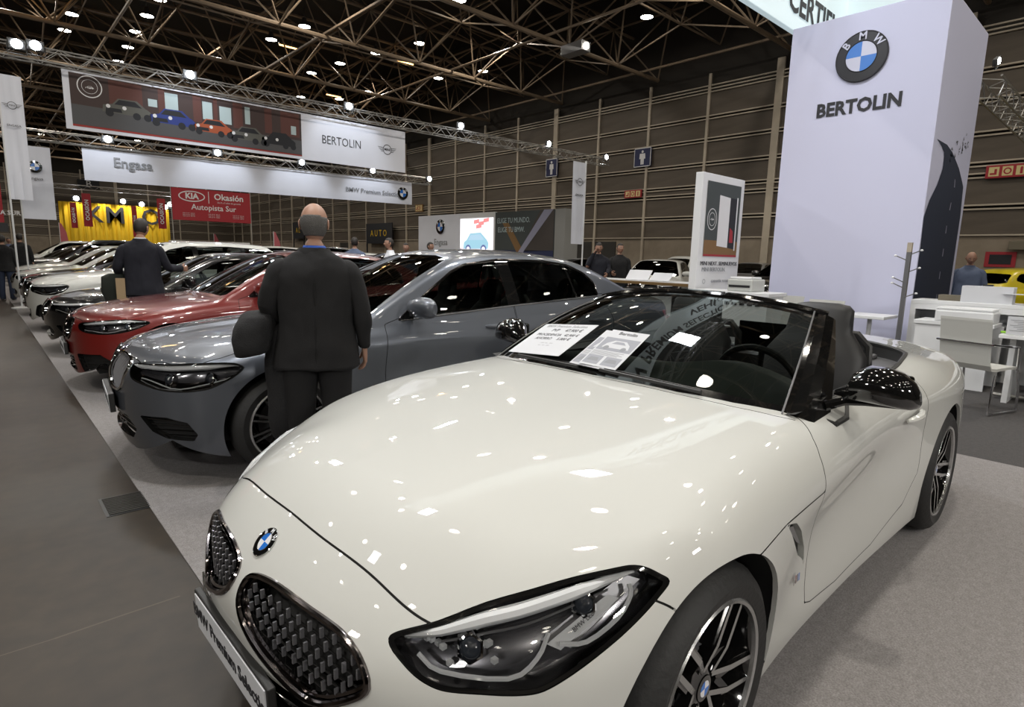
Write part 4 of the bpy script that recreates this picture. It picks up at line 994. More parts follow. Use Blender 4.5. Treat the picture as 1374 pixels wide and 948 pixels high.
    sw.tube([mt @ Vector((.185*math.cos(a), .185*math.sin(a), 0)) for a in [2*PI*k/32 for k in range(32)]], .016, 8, closed=True); sw.lathe([(.06, -.02), (.055, .02), (0, .025)], 16, mt)
    for a in (0.2, PI-.2, -PI/2): sw.tube([mt @ Vector((.04*math.cos(a), .04*math.sin(a), 0)), mt @ Vector((.18*math.cos(a), .18*math.sin(a), 0))], .013, 6)
    sw.build('steering_wheel', M['cloth'], cab)
    for y in (.365, -.365):
        st = MB(); st.box((-1.95, y-.25, .30), (-1.35, y+.25, .48), 0, .05); st.build('seat_cushion', M['cloth'], cab)
        b = MB(); P = []; F = []; lv = [(.42, .24, .09), (.6, .26, .10), (.8, .27, .10), (.95, .25, .09), (1.02, .20, .08), (1.07, .165, .065), (1.12, .16, .06), (1.18, .155, .055), (1.205, .13, .04), (1.215, .08, .02)]
        for z, w, d in lv:
            xo = -1.90-.24*(z-.42)
            for k in range(16):
                t = 2*PI*k/16; c, sn = math.cos(t), math.sin(t); P.append((xo+math.copysign(abs(c)**.6, c)*d, y+math.copysign(abs(sn)**.6, sn)*w, z))
        for q in range(len(lv)-1):
            for k in range(16): F.append([q*16+k, q*16+(k+1) % 16, (q+1)*16+(k+1) % 16, (q+1)*16+k])
        F.append([(len(lv)-1)*16+k for k in range(16)]); b.add(P, F, 0, True); b.build('seat_back', M['cloth'], cab)
        b = MB(); b.tube([(-2.26, y-.20, .86), (-2.27, y-.19, .98), (-2.28, y-.13, 1.04), (-2.28, y+.13, 1.04), (-2.27, y+.19, .98), (-2.26, y+.20, .86)], .022, 8); b.build('roll_bar', M['plastic'], cab)
    b = MB(); b.box((-2.29, -.18, .88), (-2.275, .18, 1.06), 0, .005); b.build('wind_deflector', M['dglass'], cab)
    b = MB(); b.box((-2.76, -.66, .84), (-2.24, .66, .88), 0, .02); b.box((-2.62, -.52, .875), (-2.32, .52, .905), 0, .015); b.build('deck_trim', M['satin'], cab)
    ed = []
    b = MB(); rim_ = [(x, y) for x, y in smooth_closed([(-.82, .73), (-1.3, .765), (-1.8, .765), (-2.15, .74), (-2.5, .67), (-2.68, .5), (-2.74, .25), (-2.75, 0), (-2.74, -.25), (-2.68, -.5), (-2.5, -.67), (-2.15, -.74), (-1.8, -.765), (-1.3, -.765), (-.82, -.73)], 4)][:-4]
    def topz(x, y):
        zz = np.linspace(.6, 1.1, 400); v = f(np.full(400, x), np.full(400, abs(y)), zz); return float(zz[np.where(v > 0)[0][-1]])
    pr = [(x, y, topz(x, y)-.004) for x, y in rim_]; b.tube(pr, .012, 6); n = len(pr); b.add(pr+[(p[0], p[1]*.985, p[2]-.10) for p in pr], [[i, i+1, n+i+1, n+i] for i in range(n-1)], 0, True); b.build('cockpit_seal', M['plastic'], cab)
    return root, wsp
Z4ROOT, WSP = make_z4()
# ---------------------------------------------------------------- saloons, hatchbacks and estates
def poly_mask(poly, pj, cond):
    sd = poly_sd(poly)
    return lambda P: np.where(cond(P), sd(*pj(P)), 1.)
SIDE = lambda P: (P[:, 0], P[:, 2]); FRONT = lambda P: (P[:, 1], P[:, 2]); TOP = lambda P: (P[:, 0], P[:, 1])
def seat_shape(parent, x, y, name='seat', m='cloth'):
    b = MB(); b.box((x-.25, y-.25, .35), (x+.25, y+.25, .55), 0, .04); P = []; F = []; lv = [(.5, .24, .08), (.7, .25, .08), (.95, .22, .07), (1.03, .12, .05), (1.1, .13, .05), (1.18, .11, .045), (1.22, .07, .02)]
    for z, w, d in lv:
        for k in range(12):
            t = 2*PI*k/12; c, sn = math.cos(t), math.sin(t); P.append((x-.25-.22*(z-.5)+math.copysign(abs(c)**.6, c)*d, y+math.copysign(abs(sn)**.6, sn)*w, z))
    for q in range(len(lv)-1):
        for k in range(12): F.append([q*12+k, q*12+(k+1) % 12, (q+1)*12+(k+1) % 12, (q+1)*12+k])
    b.add(P, F, 0, True); return b.build(name, M[m], parent)
def make_car(name, p, loc, rz, label, cat='car', group=None):
    f = car_field(p); root = empty(name, loc, rz); tag(root, label, cat, group); hi = p.get('hi', 0); paint = M[p['paint']]; wb = p['wb']; hw = p['hw']
    H = max(z for _, z in p['roof'])+.12
    P, Fc = shoot(f, (p['rear']-.05, 0, .06), (p['front']+.08, hw+.07, H), ((-wb-.55, 0, .45), (.42, .55, .50)), p['step'])
    sk = Skin(P, fnormal(f, P), Fc)
    zb = p.get('zb', .17); _, sk = sk.cut(lambda P: P[:, 2]-(zb+.04*sstep(-P[:, 0], wb+.3, wb+.9)))
    rt = p['rt']; ra = rt+.045
    _, sk = sk.cut(lambda P: np.where(P[:, 1] > hw*.5, np.minimum(np.hypot(P[:, 0], P[:, 2]-rt), np.hypot(P[:, 0]+wb, P[:, 2]-rt))-ra, 1.))
    # lamps, grilles, intakes
    HLp = np.array(p['hl']); pj, A, B, D = ortho((.78, .5, .30)); hl = poly_sd(smooth_closed(np.stack(pj(HLp), -1), 3)); fr = lambda P: (P[:, 0] > -.1) & (P[:, 1] > .25)
    lamp, g0, sk = seam(sk, lambda P: np.where(fr(P), hl(*pj(P)), 1.), .002)
    KD = smooth_closed(p['kidney'], 3); kid, sk = sk.cut(poly_mask(KD, FRONT, lambda P: P[:, 0] > .45))
    ints = []
    for q in p['intakes']:
        a, sk = sk.cut(poly_mask(q, FRONT, lambda P: P[:, 0] > .2)); ints.append(a)
    # glass
    b0, z0, z1 = p['belt'], p['ws'][1], p['ws'][3]; bwv = lambda x: float(np.interp(-x, [-a for a, _ in p['bw']], [b for _, b in p['bw']])); ti = p['tumble']
    wb0 = bwv(-.7)-.055; wt0 = bwv(-1.3)-ti*(z1-b0)-.075
    wp = [(-.5, z0+.02), (.45, z0+.018), (wb0-.06, z0+.005), (wb0, z0+.02), (wb0-.015, z0+.06), (wt0+.02, z1-.09), (wt0-.03, z1-.03), (.35, z1-.005), (-.5, z1)]
    wsk, sk = sk.cut(poly_mask(wp, FRONT, lambda P: (P[:, 0] > p['ws'][2]-.22) & (P[:, 0] < -.2)))
    zr0 = p['rs'][1]; rsk, sk = sk.cut(poly_mask([(-.5, zr0+.03), (.5, zr0+.03), (wb0-.12, zr0+.06), (wt0-.03, p['rs'][3]-.07), (-.5, p['rs'][3]-.04)], FRONT, lambda P: P[:, 0] < p['rs'][2]+.1))
    dlo = poly_sd(p['dlo']); dl = lambda P: np.where(P[:, 1] > .42, dlo(P[:, 0], P[:, 2]), 1.); side, sk = sk.cut(dl)
    panes = []; frame_ = side
    for q in p['panes']:
        sdq = poly_sd(q); a, frame_ = frame_.cut(lambda P, sdq=sdq: np.maximum(sdq(P[:, 0], P[:, 2]), dlo(P[:, 0], P[:, 2])+.012)); panes.append(a)
    tls = poly_mask(p['tl'], SIDE, lambda P: (P[:, 0] < -wb-.3) & (P[:, 1] > .38)); tail, sk = sk.cut(tls)
    doors = []; gaps = [g0]
    for q in p['doors']:
        sdq = poly_sd(q); a, g, sk = seam(sk, lambda P, sdq=sdq: np.where(P[:, 1] > .5, sdq(P[:, 0], P[:, 2]), 1.)); doors.append(a); gaps.append(g)
    yb, xb = p['hoodfront']; cow = p['ws'][0]+.05
    hz = p.get('hoodside'); a, g, sk = seam(sk, lambda P: np.maximum.reduce([P[:, 0]-np.interp(P[:, 1], yb, xb), cow-.12*(P[:, 1]/.7)**2-P[:, 0], P[:, 1]-np.interp(P[:, 0], hz[0], hz[1]), .6-P[:, 2]])); gaps.append(g)
    half_piece('bonnet', a, paint, root)
    _bump, rest = sk.cut(lambda P: .28-P[:, 0]); half_piece('front_bumper', _bump, paint, root)
    roofp, rest = rest.cut(lambda P: b0+.12-P[:, 2]); half_piece('roof', roofp, M[p.get('roofpaint', p['paint'])], root); half_piece('body_shell', rest, paint, root)
    half_piece('panel_gaps', merge(*gaps), M['gap'], root, off=-.006)
    gm = M[p.get('glass', 'glass')]
    half_piece('windscreen', wsk, gm, root, off=-.004); half_piece('rear_window', rsk, gm, root, off=-.004)
    for s in (1, -1):
        for d_ in doors:
            dd = one_side('door', d_, paint, root, s)
            if dd is not None and hi:
                cx = float(min(P_[0] for P_ in d_.P[sorted({i for f_ in d_.F for i in f_})]))+.10; cy = body_y(f, cx+.08, p.get('hz', .88))
                b = MB(); pts = [(cx+.22*t, s*(cy+.028*math.sin(PI*min(1, max(0, t)))+.002), p.get('hz', .88)) for t in [i/8 for i in range(9)]]; b.tube(pts, [.008, .013, .015, .016, .016, .016, .015, .013, .008], 8, 0)
                b.build('door_handle', paint, dd)
        one_side('window_frame', frame_, M['gloss'], root, s)
        for a in panes: one_side('side_window', a, gm, root, s, off=-.005)
        one_side('tail_lamp', tail, M['lred'], root, s)
    if hi:
        Pd, _ = rim_pts(side)
        for s in (1, -1):
            b = MB(); b.tube([(q[0], s*q[1], q[2]) for q in thin(Pd, .02)], .006, 6, 0, closed=True); b.build('window_trim', M[p.get('trim', 'dchrome')], root)
    # grilles
    Pk, _ = rim_pts(kid)
    for s in (1, -1):
        g = one_side('grille', kid, M['gap'], root, s, off=-.05); b = MB(); rp = thin(Pk, .012); b.tube([(q[0]+.002, s*q[1], q[2]) for q in rp], p.get('krim', .010), 8, 0, closed=True); wall_strip(b, Pk, (-.05, 0, 0), 1, s); b.build('grille_surround', [M[p.get('kchrome', 'chrome')], M['gloss']], g)
        if p.get('bars', 0):
            y0, y1 = KD[:, 0].min(), KD[:, 0].max(); nb = p['bars']; sd = poly_sd(KD)
            for k in range(nb):
                y = y0+(k+.7)*(y1-y0)/(nb+.4); zz = np.linspace(KD[:, 1].min(), KD[:, 1].max(), 30); ok = zz[sd(np.full(30, y), zz) < -.003]
                if len(ok) < 3: continue
                b = MB(); pts = []
                for z in (ok[0], (ok[0]*2+ok[-1])/3, (ok[0]+ok[-1]*2)/3, ok[-1]):
                    xx = np.linspace(.3, 1, 300); v = f(xx, np.full(300, y), np.full(300, z)); pts.append(float(xx[np.where(v > 0)[0][-1]])-.004)
                zs_ = (ok[0], (ok[0]*2+ok[-1])/3, (ok[0]+ok[-1]*2)/3, ok[-1])
                for i in range(3): b.add([(pts[i], s*(y-.0025), zs_[i]), (pts[i], s*(y+.0025), zs_[i]), (pts[i+1], s*(y+.0025), zs_[i+1]), (pts[i+1], s*(y-.0025), zs_[i+1]), (pts[i]-.012, s*y, zs_[i]), (pts[i+1]-.012, s*y, zs_[i+1])], [[0, 1, 2, 3], [0, 3, 5, 4], [1, 4, 5, 2]])
                b.build('grille_bar', M[p.get('barmat', 'satin')], g)
    for a in ints:
        sides = (1, -1) if a.P[sorted({i for f_ in a.F for i in f_})][:, 1].min() > .05 else (0,)
        Pi, _ = rim_pts(a)
        for s in sides:
            it = one_side('air_intake', a, M['gap'], root, s, off=-.045) if s else half_piece('air_intake', a, M['gap'], root, off=-.045)
            b = MB()
            for ss in ((s,) if s else (1, -1)):
                wall_strip(b, Pi[Pi[:, 1] > .01] if not s else Pi, (-.045, -.015*(1 if s else 0), 0), 0, ss, closed=bool(s))
                if p['step'] < .03:
                    q0, q1 = Pi.min(0), Pi.max(0)
                    for k in range(1, 5):
                        z = q0[2]+(q1[2]-q0[2])*k/5; sel = Pi[np.abs(Pi[:, 2]-z) < .03]
                        if len(sel) > 2:
                            u, v = sel[np.argmin(sel[:, 1])], sel[np.argmax(sel[:, 1])]; b.tube([(u[0]-.02, ss*u[1], z), (v[0]-.02, ss*v[1], z)], .004, 5)
            b.build('intake_frame', M['gloss'], it)
    # headlights
    for s in (1, -1):
        h = empty('headlight', (0, 0, 0), 0, root); inner, band = lamp.cut(lambda P: np.where(fr(P), hl(*pj(P))+.008, 1.))
        one_side('headlight_lens', inner, M['lens'], h, s); one_side('headlight_rim', band, M['gloss'], h, s); one_side('headlight_back', inner, M['lampback'], h, s, off=-.06)
        Pi, Ni = rim_pts(inner); b = MB(); n = len(Pi); b.add((Pi*[1, s, 1]).tolist()+((Pi-Ni*.06)*[1, s, 1]).tolist(), [[i, (i+1) % n, n+(i+1) % n, n+i] for i in range(n)], 0, True); b.build('headlight_wall', M['gloss'], h)
        k0 = int(np.argmax(HLp[:, 0])); k1 = int(np.argmin(HLp[:, 0])); n = len(HLp)
        up = HLp[0:p['hlsplit']+1]; low = np.vstack([HLp[:1], HLp[p['hlsplit']:][::-1]])
        def rs_(c, n_):
            L = np.concatenate([[0], np.cumsum(np.linalg.norm(np.diff(c, axis=0), axis=1))]); t = np.linspace(0, L[-1], n_); return np.stack([np.interp(t, L, c[:, j]) for j in range(3)], -1)
        U, Lw = rs_(up, 40), rs_(low, 40)
        def at(u, w, dep):
            t = min(u, .999)*39; i = int(t); e = t-i; q = (Lw[i]*(1-e)+Lw[i+1]*e)*(1-w)+(U[i]*(1-e)+U[i+1]*e)*w+D*(4*w*(1-w)*.015*min(1, 3*u, 3*(1-u))-dep); return Vector((q[0], s*q[1], q[2]))
        b = MB(); B_ = [at(.03+.92*k/20, w_, .007) for k in range(21) for w_ in (.94, .70+.12*k/20)]; b.add(B_, [[2*k, 2*k+2, 2*k+3, 2*k+1] for k in range(20)], 0, True); b.tube([at(.06+.86*k/16, .84, .012) for k in range(17)], [.009+.007*min(1, k/4) if k < 12 else .016-.014*(k-12)/4 for k in range(17)], 6); b.build('light_strip', M['lamp'], h)
        if p['step'] < .035:
            ax = Vector((D[0], s*D[1], D[2])); ox = ax.orthogonal()
            for u in (.42, .72):
                c = at(u, .42, .03); m_ = frame(c, ox, ax.cross(ox)); b = MB(); b.lathe([(.036, -.02), (.036, .003), (.032, .006)], 16, m_, 0); b.lathe([(.031, .0), (.024, .012), (.012, .018), (0, .02)], 16, m_, 1); b.build('projector', [M['chrome'], M['lensglass']], h)
            b = MB(); B_ = [at(.10+.8*k/16, w_, .02+.02*(w_ > .3)) for k in range(17) for w_ in (.10, .34)]; b.add(B_, [[2*k, 2*k+2, 2*k+3, 2*k+1] for k in range(16)], 0, True); b.build('reflector', M['dchrome'], h)
            b = MB(); b.tube([at(.15+.75*k/10, .16+.06*math.sin(k), .02) for k in range(11)], .004, 5); b.build('lamp_trim', M['lamp'], h)
    # badge, plate
    if p.get('emblem', True):
        xe = p['embx']; zz = np.linspace(.3, 1.2, 600); v = f(np.full(600, xe), np.full(600, .001), zz); z = float(zz[np.where(v > 0)[0][-1]]); nn = Vector(fnormal(f, np.array([[xe, .001, z]]))[0]); nn.y = 0; nn.normalize()
        emblem(root, Vector((xe, 0, z))+nn*.001, Vector((0, 1, 0)), nn.cross(Vector((0, 1, 0))), .041, txt=hi)
    if p.get('plate'):
        px_, pz = p['plate']; pl = empty('number_plate', (0, 0, 0), 0, root); mt = frame((px_, 0, pz), (0, 1, 0), (.04, 0, 1)); b = MB(); b.box((-.27, -.06, -.03), (.27, .06, 0), 0, .004, mt); b.build('plate_holder', M['plastic'], pl)
        b = MB(); b.box((-.26, -.055, 0), (.26, .055, .003), 0, 0, mt); b.build('plate', M['paper'], pl); text('plate_lettering', 'BMW Premium Selection', mt @ Matrix.Translation((0, 0, .004)), .05, M['ink'], pl, bold=.001, extrude=.0004)
    # arches, wheels, underside, cabin
    well(root, 0, ra+.012, .58, f, rt); well(root, -wb, ra+.012, .58, f, rt)
    for xw in (0, -wb):
        for s in (1, -1): wheel(root, xw, (hw-.012-.115)*s, s, rt, p['rr'], .225, p['wheel'])
    b = MB(); b.box((-wb-.6, -.56, .19), (.6, .56, .34)); b.box((-wb+.42, -hw+.06, .17), (-.42, hw-.06, .24)); b.build('underbody', M['gap'], root)
    if p.get('cabin'):
        cab = empty('cabin', (0, 0, 0), 0, root)
        for x, y in ((-1.55, .37), (-1.55, -.37), (-2.45, .38), (-2.45, -.38)): seat_shape(cab, x, y)
        b = MB(); b.box((-2.9, -.74, .26), (-.6, .74, .32)); b.box((-3.0, -.70, .3), (-2.9, .70, .95))
        for s in (1, -1): b.add([(-.7, s*.79, .3), (-2.95, s*.79, .3), (-2.95, s*.79, b0-.02), (-.7, s*.79, b0-.04)], [[0, 1, 2, 3]])
        b.build('cabin_tub', M['inner'], cab); b = MB(); b.box((-1.05, -.76, .65), (-.55, .76, b0-.05), 0, .06); b.build('dashboard', M['inner'], cab)
        b = MB(); mt = Matrix.Translation((-1.18, .36, .92)) @ Matrix.Rotation(math.radians(-65), 4, 'Y'); b.tube([mt @ Vector((.185*math.cos(a), .185*math.sin(a), 0)) for a in [2*PI*k/24 for k in range(24)]], .015, 6, closed=True); b.lathe([(.06, -.02), (0, .02)], 12, mt); b.tube([mt @ Vector((-.18, 0, 0)), mt @ Vector((.18, 0, 0))], .012, 6); b.build('steering_wheel', M['cloth'], cab)
    for s in (1, -1):
        mr = empty('door_mirror', (0, 0, 0), 0, root); b = MB(); mx, my, mz = p['mirror']; sec = [(-.12, .03, .03), (-.09, .06, .06), (0, .08, .078), (.08, .078, .074), (.125, .062, .060), (.15, .03, .035)]; ns = 14; P = []; F = []
        for dy, rx, rz_ in sec:
            for k in range(ns):
                t = 2*PI*k/ns; P.append((mx+math.cos(t)*rx*(1 if math.cos(t) > 0 else .5)-.15*(dy+.1), s*(my+dy), mz+math.sin(t)*rz_))
        for q in range(5):
            for k in range(ns): F.append([q*ns+k, q*ns+(k+1) % ns, (q+1)*ns+(k+1) % ns, (q+1)*ns+k])
        F += [list(range(ns)), [5*ns+k for k in range(ns)]]; b.add(P, F, 0, True); b.build('mirror_housing', M[p.get('mirrorpaint', p['paint'])], mr)
        b = MB(); b.tube([(mx+.03, s*(my-.22), mz-.08), (mx, s*(my-.03), mz-.05)], .018, 6); b.build('mirror_foot', M['plastic'], mr)
    if p['step'] < .035:
        b = MB(); z_ = p['ws'][1]+.01; b.tube([(p['ws'][0]+.02, -.45, z_+.02), (p['ws'][0]+.03, .1, z_+.02)], .006, 5); b.tube([(p['ws'][0]+.02, .05, z_+.02), (p['ws'][0]-.03, .58, z_+.02)], .006, 5); b.build('wiper', M['plastic'], root)
    return root
HL5 = [(.785, .44, .725), (.70, .58, .737), (.596, .70, .743), (.485, .786, .752), (.369, .834, .754), (.29, .865, .747), (.25, .888, .72), (.30, .893, .678), (.358, .881, .644), (.423, .862, .612), (.485, .838, .597), (.575, .785, .588), (.65, .70, .588), (.70, .62, .60), (.775, .46, .635)]
G30.update(paint='grey', step=.017, hi=1, wb=2.975, rt=.335, rr=.245, hl=HL5, hlsplit=6, kidney=[(.040, .70), (.055, .738), (.12, .752), (.23, .754), (.35, .742), (.402, .71), (.398, .65), (.355, .58), (.27, .54), (.12, .535), (.055, .565), (.035, .64)], barmat='lightbar',
    intakes=[[(.545, .425), (.72, .432), (.80, .405), (.825, .33), (.81, .29), (.71, .30), (.63, .335), (.585, .385)], [(-.3, .41), (.40, .40), (.50, .33), (.43, .26), (-.3, .25)]],
    dlo=[(-.79, .95), (-.92, 1.046), (-1.112, 1.169), (-1.324, 1.295), (-1.473, 1.352), (-1.817, 1.395), (-2.315, 1.391), (-2.588, 1.36), (-2.76, 1.29), (-2.87, 1.20), (-2.88, 1.08), (-2.372, 1.053), (-1.862, 1.026), (-1.215, .98)],
    panes=[[(-1.02, .9), (-1.02, 1.5), (-1.78, 1.5), (-1.80, .9)], [(-1.92, .9), (-1.90, 1.5), (-2.50, 1.5), (-2.60, .9)], [(-2.62, .9), (-2.52, 1.5), (-3, 1.5), (-3, .9)]],
    tl=[(-4.2, .93), (-3.75, .92), (-3.8, .80), (-4.2, .76)], doors=[[(-.66, .27), (-.66, .60), (-.69, .93), (-.80, .965), (-1.84, 1.06), (-1.84, .27)], [(-1.85, .27), (-1.85, 1.06), (-2.95, 1.1), (-2.93, .75), (-2.75, .60), (-2.62, .42), (-2.55, .27)]],
    hoodfront=([0, .2, .4, .5, .7, .8, .9], [.80, .795, .755, .74, .60, .47, .25]), hoodside=([-.6, .3, .8], [.785, .80, .80]), wheel='multi', embx=.775, plate=(.905, .455), mirror=(-.92, .93, 1.045), bars=9, cabin=1, krim=.011, trim='dchrome')
G5 = make_car('saloon', G30, (1.46959, 4.50566, 0), 3.05948, 'dark grey metallic four-door saloon beside the white roadster, chrome-barred twin grilles')
# ---------------------------------------------------------------- the other cars
import copy as _cp
def variant(base, lx=1.0, lz=1.0, **ov):
    p = _cp.deepcopy(base); sx = lambda L: [(a*lx, b*lz) for a, b in L]
    for k in ('top', 'roof', 'dlo', 'tl'): p[k] = sx(p[k])
    p['panes'] = [sx(q) for q in p['panes']]; p['doors'] = [sx(q) for q in p['doors']]
    p['plan'] = [(a*lx, b) for a, b in p['plan']]; p['bw'] = [(a*lx, b) for a, b in p['bw']]; p['nosez'] = [(a*lz, b*lx) for a, b in p['nosez']]; p['tailz'] = [(a*lz, b*lx) for a, b in p['tailz']]
    p['ws'] = (p['ws'][0]*lx, p['ws'][1]*lz, p['ws'][2]*lx, p['ws'][3]*lz); p['rs'] = (p['rs'][0]*lx, p['rs'][1]*lz, p['rs'][2]*lx, p['rs'][3]*lz); p['belt'] *= lz; p['front'] *= lx; p['rear'] *= lx; p['wb'] *= lx
    p['hl'] = [(a*lx, b, c*lz) for a, b, c in p['hl']]; p['kidney'] = [(a, b*lz) for a, b in p['kidney']]; p['intakes'] = [[(a, b*lz) for a, b in q] for q in p['intakes']]
    p['hoodfront'] = (p['hoodfront'][0], [a*lx for a in p['hoodfront'][1]]); p['embx'] *= lx; p['plate'] = (p['plate'][0]*lx, p['plate'][1]*lz); m = p['mirror']; p['mirror'] = (m[0]*lx, m[1], m[2]*lz); p['zoff'] = (lz-1)*.6
    p.update(ov); return p
RED = variant(G30, .93, .97, paint='red', step=.024, hi=1, bars=0, wheel='star', rt=.325, kchrome='dchrome', intakes=[[(.44, .39), (.72, .40), (.80, .33), (.78, .23), (.50, .21)], [(-.3, .36), (.36, .36), (.36, .21), (-.3, .21)]],
    hl=[(.70, .46, .680), (.62, .60, .705), (.52, .70, .722), (.42, .78, .732), (.33, .83, .735), (.22, .885, .722), (.20, .90, .70), (.30, .888, .655), (.40, .86, .625), (.50, .81, .605), (.60, .73, .60), (.68, .60, .605), (.72, .50, .63)],
    kidney=[(.045, .68), (.07, .705), (.15, .715), (.25, .712), (.32, .69), (.345, .65), (.32, .58), (.25, .525), (.12, .515), (.06, .54), (.04, .60)], plate=(.84, .42))
# low coupe and tall hatch outlines
LOW = variant(G30, .90, .93, paint='blackp', step=.03, hi=0, bars=0, wheel='star', cabin=1, rt=.325, plate=None)
TALL = variant(G30, .90, 1.06, paint='white', step=.032, hi=0, bars=0, wheel='v', rt=.335, plate=None,
    intakes=[[(.52, .28), (.60, .44), (.68, .47), (.78, .36), (.80, .26), (.70, .22)], [(-.3, .38), (.40, .38), (.34, .24), (-.3, .22)]])
def hatchify(p, zr):
    r = p['rear']; p['roof'] = [(.2, .98), (-.6, 1.20*zr/1.48), (-1.0, 1.36*zr/1.48), (-1.3, 1.44*zr/1.48), (-1.7, zr-.01), (-2.1, zr), (-2.6, zr-.015), (-3.0, zr-.04), (-3.4, zr-.09), (-3.7, zr-.16), (-4.1, zr-.3)]
    p['rs'] = (r+.12, 1.05, r+.48, zr-.1); p['dlo'] = [(-.74, .98), (-.9, 1.09), (-1.08, 1.2*zr/1.48), (-1.3, 1.32*zr/1.48), (-1.6, zr-.10), (-2.3, zr-.09), (-2.8, zr-.115), (-3.15, zr-.16), (-3.28, zr-.3), (-3.1, 1.10), (-2.2, 1.06), (-1.2, 1.01)]
    p['panes'] = [[(-1.0, .9), (-1.0, 1.8), (-1.66, 1.8), (-1.70, .9)], [(-1.78, .9), (-1.76, 1.8), (-2.5, 1.8), (-2.58, .9)], [(-2.64, .9), (-2.60, 1.8), (-3.4, 1.8), (-3.4, .9)]]; p['tl'] = [(-4.4, 1.0), (r+.35, 1.0), (r+.30, .86), (-4.4, .84)]
    p['top'] = [(a, min(b, 1.05)) if a > -3 else (a, 1.02) for a, b in p['top']]; return p
TALL = hatchify(TALL, 1.57)
YR = [('saloon', RED, 7.42, 1.43, 'dark red car, third in the row, nose beside the grey saloon'), ('coupe', LOW, 10.15, 1.42, 'low glossy black car, fourth in the row beside the navy-suited man'), ('crossover', TALL, 12.95, 1.38, 'white crossover with triangular side intakes, fifth in the row')]
redcar = make_car('saloon', RED, (YR[0][3], YR[0][2], 0), math.radians(178), YR[0][4])
lowcar = make_car('coupe', LOW, (YR[1][3], YR[1][2], 0), math.radians(178), YR[1][4])
tallcar = make_car('crossover', TALL, (YR[2][3], YR[2][2], 0), math.radians(178), YR[2][4])
FAR = hatchify(variant(G30, .92, 1.0, paint='silver', step=.055, hi=0, bars=0, wheel='plain', rt=.325, plate=None, cabin=0, glass='dglass'), 1.47)
farhatch = make_car('hatchback', FAR, (0, -20, 0), 0, 'x'); FARS = variant(G30, .95, .98, paint='silver', step=.055, hi=0, bars=0, wheel='plain', rt=.325, plate=None, cabin=0, glass='dglass'); farsal = make_car('saloon', FARS, (0, -22, 0), 0, 'x')
SUVP = hatchify(variant(G30, .94, 1.08, paint='silver', step=.055, hi=0, bars=0, wheel='plain', rt=.36, plate=None, cabin=0, glass='dglass'), 1.66); farsuv = make_car('estate', SUVP, (0, -24, 0), 0, 'x')
PROTO = {'h': farhatch, 's': farsal, 'v': farsuv}; USED = set()
def repaint(o, m):
    for sl in o.material_slots:
        if sl.material and sl.material.name == 'silver_paint': sl.link = 'OBJECT'; sl.material = m
    for c in o.children: repaint(c, m)
def place(kind, x, y, rz, colr, label, grp=None):
    if kind in USED: r = copy_tree(PROTO[kind])
    else: USED.add(kind); r = PROTO[kind]
    nm = {'h': 'hatchback', 's': 'saloon', 'v': 'estate'}[kind]; r.location = (x, y, 0); r.rotation_euler = (0, 0, rz); 
    if 'group' in r: del r['group']
    tag(r, label, 'car', grp); LATER.append((r, M[colr])); return r
LATER = []
W_ = math.radians
place('h', 1.45, 15.8, W_(179), 'blackp', 'black hatchback, sixth in the row, next to the white crossover'); place('s', 1.45, 18.7, W_(180), 'white', 'white saloon seventh in the row at the far left'); place('h', 1.5, 21.6, W_(180), 'white', 'white hatchback eighth in the row behind the flag pole')
for i, (k, c, lb) in enumerate((('v', 'blackp', 'black estate far down the row'), ('h', 'silver', 'silver hatchback far down the row'), ('s', 'blackp', 'black saloon near the far end of the row'), ('v', 'white', 'white estate at the far end of the row'))): place(k, 1.6, 24.6+2.9*i, W_(180), c, lb)
def place_px(kind, px, d, rz, colr, label, grp=None): g = ground(px, d); return place(kind, g.x, g.y, rz, colr, label, grp)
place_px('h', 872, 17, W_(203), 'white', 'white hatchback with a dark windscreen left of the info pillar'); place_px('v', 893, 26, W_(185), 'white', 'white car behind the white hatchback, roof rails showing'); place('s', 24.2, 12.3, W_(185), 'silver', 'silver car behind, right of the white roof')
place_px('v', 1035, 15.8, W_(175), 'blackp', 'black off-road car between the info pillar and the tower'); place_px('s', 752, 24.5, W_(187), 'silver', 'silver saloon left of the man on the phone'); place_px('s', 764, 21, W_(190), 'blackp', 'black saloon in front of the man on the phone')
g_ = ground(1306, 13.6); a_ = math.atan2(R_.y, R_.x); place('h', g_.x+math.cos(a_)*3.75, g_.y+math.sin(a_)*3.75, a_, 'yellow', 'yellow hatchback at the right edge behind the counter')
# rows further into the hall, roofs seen between the nearer cars
rowsL = [('red', 'h', 6.6, 10.2, 'red hatchback roof right behind the balding man'), ('silver', 'h', 8.2, 16.4, 'silver hatchback in the second row'), ('white', 's', 8.4, 19.4, 'white saloon in the second row'), ('blackp', 'v', 8.2, 22.6, 'black estate in the second row'), ('bluep', 'h', 8.2, 25.6, 'blue hatchback in the second row'), ('white', 'v', 8.5, 28.6, 'white estate in the second row'), ('silver', 's', 8.2, 31.8, 'silver saloon in the second row'), ('red', 's', 8.2, 35, 'red saloon far back in the second row'), ('blackp', 'h', 8.2, 38.2, 'black hatchback far back in the second row'), ('white', 'h', 8.2, 41.4, 'white hatchback at the back of the second row'),
    ('white', 'h', 18.5, 26, 'white hatchback in the third row'), ('blackp', 's', 18.5, 29.4, 'black saloon in the third row'), ('silver', 'v', 18.5, 32.8, 'silver estate in the third row'), ('blackp', 'h', 18.5, 36.4, 'black hatchback in the third row'), ('white', 's', 18.5, 40, 'white saloon in the third row'), ]
for c, k, x, y, lb in rowsL: place(k, x, y, W_(0 if x > 10 else 180), c, lb)
for r, m in LATER: repaint(r, m)
